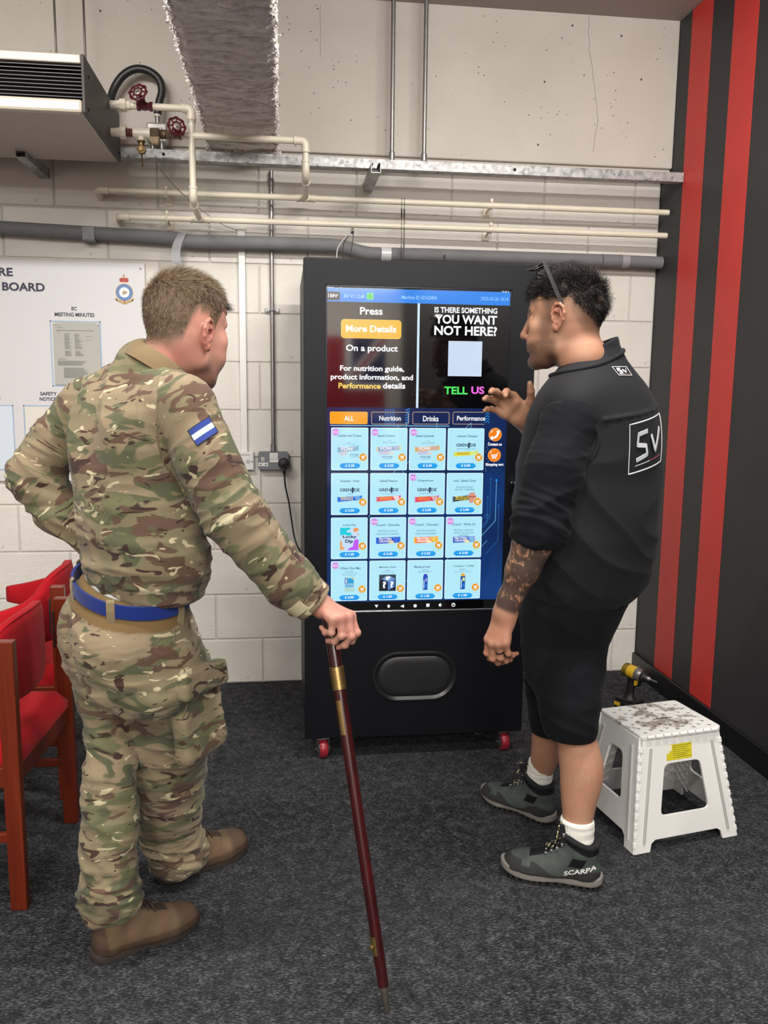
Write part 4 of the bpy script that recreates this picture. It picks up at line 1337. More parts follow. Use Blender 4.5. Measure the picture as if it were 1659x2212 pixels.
vow = lambda body, edge, acc: bar(body, edge, ['VOW'], (235, 240, 250), acc, v0=0.41, v1=0.56, u0=0.16, u1=0.82,
        bite=((196, 196, 220), [(0.22, 0.57), (0.48, 0.535), (0.55, 0.575), (0.5, 0.63), (0.25, 0.63)], (222, 214, 206), [(0.48, 0.59), (0.6, 0.56), (0.66, 0.6), (0.56, 0.635)]),
        sub_=[('VOW BAR', 0.3, 0.6, 0.66, 0.705), ('nutrition bar', 0.34, 0.58, 0.72, 0.74)])
tile(0, 0, 'ookies and Cream', (0.19, 0.82, 0.185), [('VOW', 0.44, 0.53, 0.35, 0.025, sub), ('COOKIES & CREAM', 0.31, 0.66, 0.385, 0.022, sub2)],
     bar((150, 176, 204), (120, 190, 214), ['VOW'], (240, 244, 250), (176, 196, 216), u0=0.17, u1=0.73, v0=0.42, v1=0.58, bite=((206, 204, 216), [(0.21, 0.6), (0.33, 0.555), (0.46, 0.57), (0.44, 0.62), (0.3, 0.665)]), sub_=[('VOW BAR', 0.5, 0.74, 0.615, 0.655), ('nutrition bar', 0.52, 0.74, 0.67, 0.69)]), '2.25', True)
tile(1, 0, 'eanut Crunch', (0.195, 0.655, 0.185), [('VOW', 0.47, 0.57, 0.30, 0.025, sub), ('PEANUT CRUNCH', 0.335, 0.70, 0.345, 0.026, sub)], vow((150, 166, 206), (226, 214, 160), (178, 190, 214)), '2.25', True)
tile(2, 0, 'alted Caramel', (0.185, 0.67, 0.185), [('VOW', 0.48, 0.57, 0.31, 0.025, sub), ('SALTED CARAMEL', 0.335, 0.70, 0.355, 0.026, sub)], vow((222, 176, 134), (226, 170, 90), (206, 176, 160)), '2.25', True)
tile(3, 0, '- Lemon Cheesec', (0.22, 0.82, 0.185), GR + [('LEMON CHEESECAKE', 0.25, 0.76, 0.49, 0.035, sub2)], withgren(bar((222, 226, 70), (206, 216, 120), ['GRENADE'], (206, 150, 40), (214, 232, 130), v0=0.535, v1=0.67)), '2.50', False)
tile(0, 1, 'Grenade - Oreo', (0.245, 0.765, 0.185), GR + [('OREO', 0.455, 0.59, 0.495, 0.03, sub)], withgren(bar((40, 96, 214), (30, 130, 226), ['GRENADE'], (226, 210, 150), (110, 170, 220), v0=0.53, v1=0.68)), '2.50', False)
tile(1, 1, '- Salted Peanut', (0.21, 0.74, 0.185), GR + [('SALTED PEANUT', 0.32, 0.70, 0.49, 0.032, sub2)], withgren(bar((232, 78, 96), (220, 120, 150), ['GRENADE'], (240, 160, 60), (236, 216, 214), v0=0.53, v1=0.68)), '2.50', False)
tile(2, 1, '- Gingerbread', (0.2, 0.68, 0.185), GR + [('GINGERBREAD', 0.315, 0.685, 0.49, 0.032, sub2)], withgren(bar((226, 60, 96), (206, 120, 160), ['GRENADE'], (244, 140, 40), (220, 176, 170), v0=0.535, v1=0.70)), '2.50', True)
tile(3, 1, 'ood - Salted Carar', (0.185, 0.81, 0.185), [('MUSCLE FOOD', 0.27, 0.72, 0.34, 0.04, sub), ('SALTED CARAMEL', 0.225, 0.775, 0.40, 0.04, sub)],
     bar((34, 36, 48), (90, 100, 130), ['MUSCLE', 'FOOD'], (236, 214, 90), (30, 34, 46), v0=0.53, v1=0.69, u1=0.66, bite=((214, 150, 130), [(0.6, 0.55), (0.64, 0.48), (0.76, 0.47), (0.83, 0.56), (0.8, 0.70), (0.64, 0.73)], (150, 86, 76), [(0.62, 0.56), (0.8, 0.56), (0.8, 0.585), (0.62, 0.585)])), '2.00', False)
def lucky(g, X, Z):
    poly(g, X, Z, [(0.25, 0.245), (0.755, 0.245), (0.755, 0.79), (0.25, 0.79)], E((196, 222, 246)), 4)
    poly(g, X, Z, [(0.25, 0.245), (0.53, 0.245), (0.52, 0.285), (0.44, 0.31), (0.415, 0.34), (0.45, 0.36), (0.53, 0.36), (0.565, 0.40), (0.55, 0.43), (0.47, 0.44), (0.38, 0.415), (0.31, 0.415), (0.25, 0.43)], E((26, 204, 220)), 5)
    poly(g, X, Z, [(0.755, 0.31), (0.71, 0.33), (0.68, 0.355), (0.625, 0.345), (0.605, 0.30), (0.63, 0.26), (0.70, 0.245), (0.755, 0.27)], E((238, 154, 84)), 5)
    poly(g, X, Z, [(0.755, 0.38), (0.755, 0.43), (0.72, 0.425), (0.71, 0.40)], E((238, 154, 84)), 5)
    poly(g, X, Z, [(0.25, 0.55), (0.28, 0.56), (0.305, 0.62), (0.3, 0.69), (0.37, 0.735), (0.36, 0.765), (0.25, 0.78)], E((238, 160, 84)), 5)
    poly(g, X, Z, [(0.45, 0.79), (0.49, 0.74), (0.6, 0.70), (0.62, 0.58), (0.66, 0.53), (0.72, 0.52), (0.755, 0.55), (0.755, 0.79)], E((188, 92, 240)), 5)
    T(g, 'Lucky', (X(0.325), X(0.70), Z(0.51), Z(0.43)), navy_e, 6, 0.035); T(g, 'Dip', (X(0.39), X(0.60), Z(0.63), Z(0.53)), navy_e, 6, 0.035)
tile(0, 2, 'Lucky Dip', (0.33, 0.68, 0.185), [], lucky, '1.20', False)
PC = lambda body, edge, acc, bites: bar(body, edge, ['PROTEIN', 'CRUNCH'], (250, 250, 252), acc, skew=0.01, v0=0.47, v1=0.64, bite=(bites, [(0.5, 0.6), (0.56, 0.55), (0.65, 0.57), (0.68, 0.62), (0.56, 0.645)]))
tile(1, 2, 'Crunch - Chocolat', (0.175, 0.82, 0.185), [('PROTEIN CRUNCH', 0.235, 0.755, 0.335, 0.04, sub), ('CHOCOLATE CARAMEL', 0.17, 0.815, 0.405, 0.04, sub)], PC((34, 60, 190), (40, 120, 220), (60, 110, 220), (224, 206, 170)), '2.25', True)
tile(2, 2, 'Crunch - Chocolat', (0.185, 0.83, 0.185), [('PROTEIN CRUNCH', 0.245, 0.765, 0.335, 0.04, sub), ('CHOCOLATE PEANUT', 0.2, 0.81, 0.405, 0.04, sub)], PC((240, 120, 70), (244, 190, 60), (240, 200, 90), (244, 226, 180)), '2.25', True)
tile(3, 2, 'Crunch - White Ch', (0.175, 0.82, 0.185), [('PROTEIN CRUNCH', 0.24, 0.77, 0.33, 0.038, sub), ('WHITE CHOCOLATE', 0.22, 0.78, 0.395, 0.038, sub), ('CARAMEL', 0.36, 0.64, 0.455, 0.034, sub)], PC((30, 84, 190), (190, 214, 226), (130, 184, 226), (230, 220, 180)), '2.25', True)
def cliff(g, X, Z):
    poly(g, X, Z, [(0.37, 0.40), (0.64, 0.39), (0.63, 0.46), (0.635, 0.66), (0.65, 0.75), (0.37, 0.755), (0.385, 0.66), (0.38, 0.46)], E((176, 214, 206)), 4)
    poly(g, X, Z, [(0.47, 0.42), (0.63, 0.42), (0.63, 0.55), (0.47, 0.55)], E((40, 156, 222)), 5); poly(g, X, Z, [(0.55, 0.42), (0.63, 0.42), (0.63, 0.47)], E((190, 196, 150)), 6)
    poly(g, X, Z, [(0.38, 0.42), (0.46, 0.42), (0.46, 0.56), (0.38, 0.56)], E((70, 110, 190)), 5); poly(g, X, Z, [(0.385, 0.57), (0.63, 0.57), (0.63, 0.64), (0.385, 0.64)], E((110, 180, 226)), 5)
    poly(g, X, Z, [(0.405, 0.44), (0.435, 0.44), (0.435, 0.545), (0.405, 0.545)], E((232, 238, 246)), 6)
tile(0, 3, '- White Choc Mac', (0.215, 0.82, 0.175), [('CLIF BAR', 0.39, 0.625, 0.26, 0.028, sub), ('WHITE CHOCOLATE', 0.29, 0.72, 0.305, 0.028, sub2), ('MACADAMIA NUT', 0.31, 0.69, 0.35, 0.028, sub2)], cliff, '2.00', True)
def mystery(g, X, Z):
    poly(g, X, Z, [(0.27, 0.345), (0.735, 0.345), (0.735, 0.75), (0.27, 0.75)], E((52, 66, 78)), 4); poly(g, X, Z, [(0.27, 0.5), (0.735, 0.5), (0.735, 0.75), (0.27, 0.75)], E((26, 32, 40)), 5)
    poly(g, X, Z, [(0.33, 0.45), (0.52, 0.365), (0.71, 0.44), (0.515, 0.525)], E((108, 150, 206)), 6); poly(g, X, Z, [(0.515, 0.525), (0.71, 0.44), (0.70, 0.65), (0.515, 0.74)], E((84, 124, 190)), 6); poly(g, X, Z, [(0.33, 0.45), (0.515, 0.525), (0.515, 0.74), (0.335, 0.66)], E((14, 24, 52)), 6)
    T(g, '?', (X(0.36), X(0.465), Z(0.68), Z(0.51)), white, 7, 0.05); T(g, '?', (X(0.575), X(0.67), Z(0.67), Z(0.51)), white, 7, 0.05); T(g, '?', (X(0.42), X(0.6), Z(0.475), Z(0.39)), white, 7, 0.05)
tile(1, 3, 'Mystery Item', (0.275, 0.735, 0.165), [('SIV-8', 0.44, 0.565, 0.245, 0.028, sub), ('MYSTERY ITEM', 0.335, 0.685, 0.29, 0.03, sub2)], mystery, '1.00', False)
def gel(cap, patch):
    def f(g, X, Z):
        poly(g, X, Z, [(0.47, 0.345), (0.55, 0.345), (0.56, 0.375), (0.58, 0.42), (0.44, 0.42), (0.46, 0.375)], E(cap), 4)
        poly(g, X, Z, [(0.445, 0.415), (0.575, 0.415), (0.57, 0.74), (0.44, 0.74)], E((20, 80, 176)), 5); poly(g, X, Z, [(0.5, 0.45), (0.56, 0.45), (0.56, 0.53), (0.5, 0.53)], E(patch), 6)
        poly(g, X, Z, [(0.462, 0.50), (0.482, 0.50), (0.478, 0.71), (0.458, 0.71)], E((226, 238, 250)), 6); poly(g, X, Z, [(0.5, 0.6), (0.555, 0.6), (0.55, 0.68), (0.5, 0.68)], E((40, 120, 214)), 6)
    return f
tile(2, 3, 'Blackcurrent', (0.195, 0.64, 0.165), [('GREATH', 0.41, 0.59, 0.245, 0.028, sub), ('BLACKCURRENT', 0.32, 0.68, 0.292, 0.03, sub)], gel((60, 60, 200), (150, 140, 226)), '1.25', False)
tile(3, 3, '- Tropical + Caffei', (0.19, 0.81, 0.165), [('SPRINT', 0.41, 0.58, 0.25, 0.03, sub), ('TROPICAL + Caffeine', 0.265, 0.735, 0.30, 0.03, sub2)], gel((236, 168, 60), (226, 232, 120)), '1.25', False)
# navigation icons
for key in ('navt', 'navs', 'navb', 'navc', 'navq', 'navs2', 'navp'):
    a, b, c_, d = UB(key); cx, cz, r = (a + b) / 2, (c_ + d) / 2, (b - a) / 2; g = G()
    if key == 'navt': g.flat([(a, d), (b, d), (cx, c_)], white, lay(1))
    elif key == 'navb': g.flat([(a, cz), (b, c_), (b, d)], white, lay(1))
    elif key == 'navc': g.flat(disc(cx, cz, r, 20), white, lay(1))
    elif key == 'navq': g.flat(rrect(a, b, c_, d, 0.001), white, lay(1))
    elif key == 'navp': g.flat(disc(cx, cz, r, 24), white, lay(1)); g.flat(disc(cx, cz, r * 0.6, 20), gloss_black, lay(2)); g.flat(rrect(cx - 0.0008, cx + 0.0008, cz, d - 0.001, 0.0003, 1), white, lay(3))
    else:
        g.flat([(a, cz - 0.003), (a, cz + 0.003), (cx, d), (cx, c_)], white, lay(1)); g.flat([(cx + 0.001, cz - 0.004), (cx + 0.003, cz - 0.002), (cx + 0.003, cz + 0.002), (cx + 0.001, cz + 0.004)], white, lay(1))
    g.obj('navigation_icon', scr)

# delivery hatch
def stadium(x0, x1, z0, z1, n=16):
    r = (z1 - z0) / 2; return [(x1 - r + r * math.cos(a_), (z0 + z1) / 2 + r * math.sin(a_)) for a_ in np.linspace(-math.pi / 2, math.pi / 2, n)] + [(x0 + r + r * math.cos(a_), (z0 + z1) / 2 + r * math.sin(a_)) for a_ in np.linspace(math.pi / 2, 1.5 * math.pi, n)]
def rings(levels, m, name, parent, cap=False):
    vs, fs = [], []; n = None
    for off, y in levels:
        p = stadium(0.335 + off, 0.668 - off, 0.231 + off, 0.431 - off); n = len(p); vs += [(x, y, z) for x, z in p]
    for i in range(len(levels) - 1):
        for k in range(n):
            k2 = (k + 1) % n; fs.append((i * n + k, i * n + k2, (i + 1) * n + k2, (i + 1) * n + k))
    if cap: fs.append(tuple((len(levels) - 1) * n + k for k in range(n)))
    g = G(); g.add(vs, fs, m); return g.obj(name, parent, smooth=True, angle=30)
rings([(0, 3.052), (0, 3.046), (0.002, 3.0435), (0.008, 3.043), (0.012, 3.045), (0.022, 3.0495)], M('satin_black_plastic', (24, 25, 28), 0.28, spec=0.55), 'hatch_surround', vm)
rings([(0.020, 3.0495), (0.022, 3.0465), (0.026, 3.0445), (0.045, 3.0435)], M('matt_black_plastic', (22, 24, 27), 0.45), 'hatch_flap', vm, cap=True)
g = G(); g.tube([(0.868, 3.05, 1.086), (0.868, 3.03, 1.086)], 0.0085, M('chrome', (210, 210, 212), 0.12, metal=1.0), seg=16)
g.box((0.853, 0.872), (3.024, 3.03), (1.082, 1.09), M('chrome'), bev=0.002); g.obj('lock', vm, smooth=True, angle=40, label='small chrome lock')
# castors
red_w = M('red_polyurethane', (142, 34, 48), 0.3, spec=0.5, var=0.12, vscale=60)
zinc = M('bright_zinc', (190, 190, 190), 0.25, metal=0.95)
for i, (x, y, rz) in enumerate(((0.147, 3.085, 0.18), (0.872, 3.085, 0.14), (0.147, 3.72, 0.3), (0.872, 3.72, 0.3))):
    R_ = Matrix.Translation((x, y, 0)) @ Matrix.Rotation(rz, 4, 'Z')
    g = G(); g.lathe([(0.030, -0.0165), (0.0345, -0.0145), (0.0368, -0.008), (0.0375, 0.0), (0.0368, 0.008), (0.0345, 0.0145), (0.030, 0.0165)], red_w, 32, R_ @ Matrix.Translation((0, 0.0, 0.0375)) @ Matrix.Rotation(math.pi / 2, 4, 'Y'))
    wh = g.obj('castor_wheel', vm, smooth=True, angle=50, label='red wheel')
    g = G(); g.lathe([(0.024, -0.0180), (0.0275, -0.017), (0.0275, 0.017), (0.024, 0.0180)], zinc, 24, R_ @ Matrix.Translation((0, 0, 0.0385)) @ Matrix.Rotation(math.pi / 2, 4, 'Y')); g.obj('wheel_hub', wh, smooth=True, angle=40)
    g = G(); sw = Matrix.Translation((0, 0, 0.0))
    for s_ in (-1, 1):
        g.box((s_ * 0.0215 - 0.0014, s_ * 0.0215 + 0.0014), (-0.016, 0.016), (0.026, 0.0795), zinc, 0.0006, R_)
    g.box((-0.0225, 0.0225), (-0.018, 0.018), (0.0795, 0.082), zinc, 0.001, R_)
    g.lathe([(0.0165, 0.082), (0.0185, 0.084), (0.0185, 0.087), (0.0165, 0.089)], zinc, 20, R_)
    g.box((-0.026, 0.026), (-0.03, 0.03), (0.089, 0.0925), zinc, 0.001, R_)
    fk = g.obj('castor_fork', vm)
    g = G()
    for s_ in (-1, 1):
        g.lathe([(0.0055, 0), (0.0055, 0.005), (0.003, 0.006), (0.003, 0.009)], zinc, 6, R_ @ Matrix.Translation((s_ * 0.0228, 0, 0.0375)) @ Matrix.Rotation(s_ * math.pi / 2, 4, 'Y'))
    g.obj('axle_bolt', fk)
for x in (0.78, 0.24):
    g = G(); g.lathe([(0.012, 0.05), (0.018, 0.052), (0.018, 0.056), (0.005, 0.058), (0.005, 0.094)], zinc, 14, Matrix.Translation((x, 3.14, 0))); g.obj('levelling_foot', vm, smooth=True, angle=40)
# bits on the roof
g = G(); g.box((0.09, 0.262), (3.45, 3.7), (1.884, 1.955), blackp, bev=0.004); g.obj('roof_box', vm)
g = G(); g.tube([(0.652, 3.4, 1.885), (0.652, 3.4, 1.97)], 0.0045, blackp, seg=10); g.obj('aerial', vm, smooth=True, angle=40, label='short black aerial')
g = G(); g.tube(spline([(0.275, 3.66, 1.88), (0.262, 3.68, 2.03), (0.285, 3.7, 2.085), (0.30, 3.7, 2.115), (0.308, 3.7, 2.11), (0.303, 3.7, 2.05), (0.285, 3.69, 1.95), (0.285, 3.66, 1.88)], 8), 0.0018, blackp, seg=6); g.obj('looped_cable', vm, smooth=True)
g = G(); g.tube(spline([(0.24, 3.66, 1.88), (0.235, 3.68, 2.0), (0.25, 3.7, 2.05), (0.285, 3.7, 2.09), (0.302, 3.7, 2.112)], 8), 0.0030, M('pale_grey_cable', (180, 180, 178), 0.5), seg=6); g.obj('looped_cable', vm, smooth=True, label='pale grey cable')
g = G(); g.lathe([(0.0045, 0), (0.0045, 0.012)], blackp, 8, Matrix.Translation((0.302, 3.7, 2.095))); g.obj('cable_tie', vm)

# ---------------------------------------------------------------- red chairs
wood = NT('mahogany_stain')
gr = wood.noise(16, wood.mapping((1, 1, 0.07)), detail=5, rough=0.6, dist=0.6)
wood.set(color=wood.ramp(gr, [(0.3, lin((70, 22, 8))), (0.55, lin((104, 36, 15))), (0.75, lin((122, 48, 22)))]), rough=0.32, spec=0.5)
wood = wood.m
fab = NT('red_upholstery')
wv = fab.noise(900, detail=2)
fab.set(color=fab.mix(fab.mask(fab.noise(5, detail=3), 0.3, 0.7), lin((170, 14, 26)), lin((150, 10, 22))), rough=0.85, spec=0.2)
fab.b.inputs['Sheen Weight'].default_value = 0.05
fab.bump(wv, 0.25, 0.001)
fab = fab.m

def make_chair(label):
    """faces -x; origin on the floor midway between the rear legs"""
    t_ = thing('red_chair', label, 'chair', (0, 0, 0), 'red upholstered chairs')
    for s_ in (-1, 1):
        g = G(); g.box((-0.024, 0.02), (s_ * 0.2325 - 0.0155, s_ * 0.2325 + 0.0155), (0.0, 0.762), wood, bev=0.003)
        g.obj('rear_leg', t_)
        g = G(); g.box((-0.50, -0.458), (s_ * 0.2325 - 0.0155, s_ * 0.2325 + 0.0155), (0.0, 0.43), wood, bev=0.003); g.obj('front_leg', t_)
        g = G(); g.box((-0.46, -0.02), (s_ * 0.2325 - 0.011, s_ * 0.2325 + 0.011), (0.355, 0.412), wood, bev=0.003); g.obj('side_rail', t_)
        g = G(); g.box((-0.46, -0.02), (s_ * 0.2325 - 0.009, s_ * 0.2325 + 0.009), (0.195, 0.222), wood, bev=0.003); g.obj('stretcher', t_)
        g = G(); g.lathe([(0.010, 0), (0.010, 0.001)], steel, 10, Matrix.Translation((-0.002, s_ * 0.2325, -0.0005))); g.obj('glide', t_)
        g = G(); g.box((-0.030, -0.024), (s_ * 0.2325 - 0.012, s_ * 0.2325 + 0.012), (0.60, 0.72), blackp, bev=0.001)
        g.lathe([(0.005, 0), (0.003, 0.003)], steel, 8, Matrix.Translation((-0.004, s_ * 0.216, 0.615)) @ Matrix.Rotation(s_ * math.pi / 2, 4, 'X')); g.obj('fixing_plate', t_)
    g = G(); g.box((-0.02, 0.008), (-0.217, 0.217), (0.352, 0.412), wood, bev=0.003); g.obj('rear_rail', t_)
    g = G(); g.box((-0.496, -0.472), (-0.217, 0.217), (0.352, 0.412), wood, bev=0.003); g.obj('front_rail', t_)
    # seat cushion: domed, soft edged
    bm = bmesh.new(); bmesh.ops.create_grid(bm, x_segments=16, y_segments=16, size=0.5)
    g = G(); vs = []
    def cush(u, v, top):
        e = max(abs(u), abs(v)); edge = max(0.0, (e - 0.86) / 0.14)
        z = 0.412 + (0.055 + 0.012 * (1 - u * u) * (1 - v * v)) * (1 - edge ** 2.2 * 0.75) if top else 0.405
        k = 1.0
        return (-0.24 + u * 0.25 * k, v * 0.214 * k, z)
    n = 18; vs, fs = [], []
    for lay_ in (1, 0):
        for i in range(n + 1):
            for j in range(n + 1):
                vs.append(cush(-1 + 2 * i / n, -1 + 2 * j / n, lay_))
    K = (n + 1) ** 2
    for i in range(n):
        for j in range(n):
            a = i * (n + 1) + j
            fs.append((a, a + n + 1, a + n + 2, a + 1)); fs.append((K + a, K + a + 1, K + a + n + 2, K + a + n + 1))
    rim = [i * (n + 1) for i in range(n + 1)] + [n * (n + 1) + j for j in range(1, n + 1)] + [i * (n + 1) + n for i in range(n - 1, -1, -1)] + [j for j in range(n - 1, 0, -1)]
    for k in range(len(rim)):
        a, b = rim[k], rim[(k + 1) % len(rim)]
        fs.append((b, a, K + a, K + b))
    bm.free(); g.add(vs, fs, fab); g.obj('seat', t_, smooth=True, angle=60)
    # wrap-round backrest pad with a piped edge
    plan = spline([(-0.30, -0.245, 0.655), (-0.20, -0.236, 0.675), (-0.10, -0.212, 0.712), (-0.05, -0.14, 0.775), (-0.025, 0.0, 0.792), (-0.05, 0.14, 0.775), (-0.10, 0.212, 0.712), (-0.20, 0.236, 0.675), (-0.30, 0.245, 0.655)], 6)
    vs, fs = [], []; m_ = 14
    for i, p in enumerate(plan):
        a, b = plan[max(i - 1, 0)], plan[min(i + 1, len(plan) - 1)]
        d = Vector((b.x - a.x, b.y - a.y, 0)).normalized(); nrm = Vector((d.y, -d.x, 0))   # outward (+x in the middle)
        top, bot = p.z, 0.545 + (0.05 * ((i / (len(plan) - 1) - 0.5) * 2) ** 2)
        th = 0.021
        if i in (0, len(plan) - 1): th = 0.012
        for k in range(m_):
            an = 2 * math.pi * k / m_
            cx_, cz_ = math.cos(an), math.sin(an)
            sx_ = math.copysign(abs(cx_) ** 0.6, cx_) * th; sz_ = math.copysign(abs(cz_) ** 0.35, cz_) * (top - bot) / 2
            vs.append(Vector((p.x, p.y, (top + bot) / 2 + sz_)) + nrm * sx_)
    for i in range(len(plan) - 1):
        for k in range(m_):
            k2 = (k + 1) % m_
            fs.append((i * m_ + k, (i + 1) * m_ + k, (i + 1) * m_ + k2, i * m_ + k2))
    fs.append(tuple(range(m_))); fs.append(tuple((len(plan) - 1) * m_ + k for k in range(m_))[::-1])
    g = G(); g.add(vs, fs, fab); bk = g.obj('backrest', t_, smooth=True, angle=70)
    g = G(); g.tube([p + Vector((0.012, 0, -0.003)) for p in plan], 0.0035, fab, seg=6); g.obj('piping', bk, smooth=True)
    return t_
c1 = make_chair('red upholstered wooden chair at the left edge of the photo, nearer the camera')
c1.location = (-0.714, 2.445, 0); c1.rotation_euler.z = math.radians(-3)
c2 = copy_tree(c1)
c2['label'] = 'red upholstered wooden chair just behind the soldier, further from the camera'
c2.location = (-0.765, 3.075, 0); c2.rotation_euler.z = math.radians(2)

# ---------------------------------------------------------------- folding step stool
t = NT('scuffed_white_plastic')
d1 = t.noise(7, detail=6, rough=0.7); d2 = t.noise(40, detail=4, rough=0.7)
cc_ = t.mix(t.math('MULTIPLY', t.mask(t.noise(4, detail=4), 0.5, 0.8), 0.5), lin((222, 222, 219)), lin((196, 196, 192)))
t.set(color=cc_, rough=0.45, spec=0.4); t.bump(d2, 0.1, 0.002); wp = t.m
t = NT('dirty_tread_plastic')
d1 = t.noise(14, detail=6, rough=0.72)
sep = t.n('ShaderNodeVectorMath', operation='LENGTH')
mp = t.mapping((7.5, 10.5, 0), loc=(0.12, -0.25, 0)); t.link(mp, sep.inputs[0])
dirt = t.mask(t.math('SUBTRACT', d1, t.math('MULTIPLY', sep.outputs['Value'], 0.13)), 0.40, 0.48)
mp2 = t.mapping((9, 30, 0), loc=(0.3, 1.75, 0)); sep2 = t.n('ShaderNodeVectorMath', operation='LENGTH'); t.link(mp2, sep2.inputs[0])
dirt2 = t.mask(t.math('SUBTRACT', t.noise(20, detail=6, rough=0.72), t.math('MULTIPLY', sep2.outputs['Value'], 0.12)), 0.37, 0.46)
dd = t.math('MULTIPLY', t.math('MAXIMUM', dirt, dirt2), 0.8)
t.set(color=t.mix(dd, lin((220, 220, 216)), lin((112, 100, 84))), rough=0.5); t.bump(t.noise(60, detail=4), 0.1, 0.002); tread = t.m
A3, B3, C3, D3 = Vector((1.112, 2.352, 0.352)), Vector((1.388, 2.402, 0.352)), Vector((1.358, 2.622, 0.352)), Vector((1.062, 2.56, 0.352))
A0, B0, C0, D0 = Vector((1.080, 2.293, 0)), Vector((1.462, 2.370, 0)), Vector((1.408, 2.70, 0)), Vector((1.022, 2.64, 0))
stl = thing('step_stool', 'white plastic folding step stool with scuffed dotted top', 'stool', ((1.243, 2.5, 0)))
ux = (B3 - A3).normalized(); uy = Vector((0, 0, 1)).cross(ux)
wtop = (B3 - A3).length + 0.016; dtop = 0.236
org3 = A3 + (-0.008) * ux + (-0.008) * uy
Tt = frame_m(org3 + Vector((0, 0, 0.007)), ux, uy, Vector((0, 0, 1)))
holes = []
for i in range(9):
    for j in range(6):
        u, v = 0.028 + i * (wtop - 0.056) / 8, 0.03 + j * (dtop - 0.06) / 5 + (0.007 if i % 2 else -0.007)
        if abs(u - wtop * 0.52) < 0.06 and abs(v - dtop * 0.48) < 0.025: continue
        if abs(v - dtop * 0.49) < 0.008: continue
        holes.append([(u + 0.0078 * math.cos(a_), v + 0.0078 * math.sin(a_)) for a_ in np.linspace(0, 2 * math.pi, 13)[:-1]])
holes.append([(wtop * 0.52 + p[0], dtop * 0.47 + p[1]) for p in rrect(-0.04, 0.04, -0.007, 0.007, 0.0065, 4)])
g = G(); plate(g, [(p[0], p[1]) for p in rrect(0, wtop, 0, dtop, 0.012, 4)], holes, tread, Tt @ Matrix.Translation((0, 0, 0.0045)), 0.004, 0.001)
plate(g, [(p[0], p[1]) for p in rrect(0, wtop, 0, dtop, 0.012, 4)], [[(p[0], p[1]) for p in rrect(0.010, wtop - 0.010, 0.010, dtop - 0.010, 0.008, 4)]], tread, Tt @ Matrix.Translation((0, 0, -0.001)), 0.012, 0.002); top_o = g.obj('tread', stl, label='dotted top with brown scuffs')
g = G()
for j in range(9):
    u = 0.03 + j * (wtop - 0.06) / 8
    p = org3 + ux * u + Vector((0, 0, 0.007))
    g.tube([p + ux * -0.011 + uy * -0.002, p + ux * 0.011 + uy * -0.002], 0.0072, wp, seg=10)
g.obj('hinge_barrel', stl, smooth=True, angle=40)['kind'] = 'stuff'

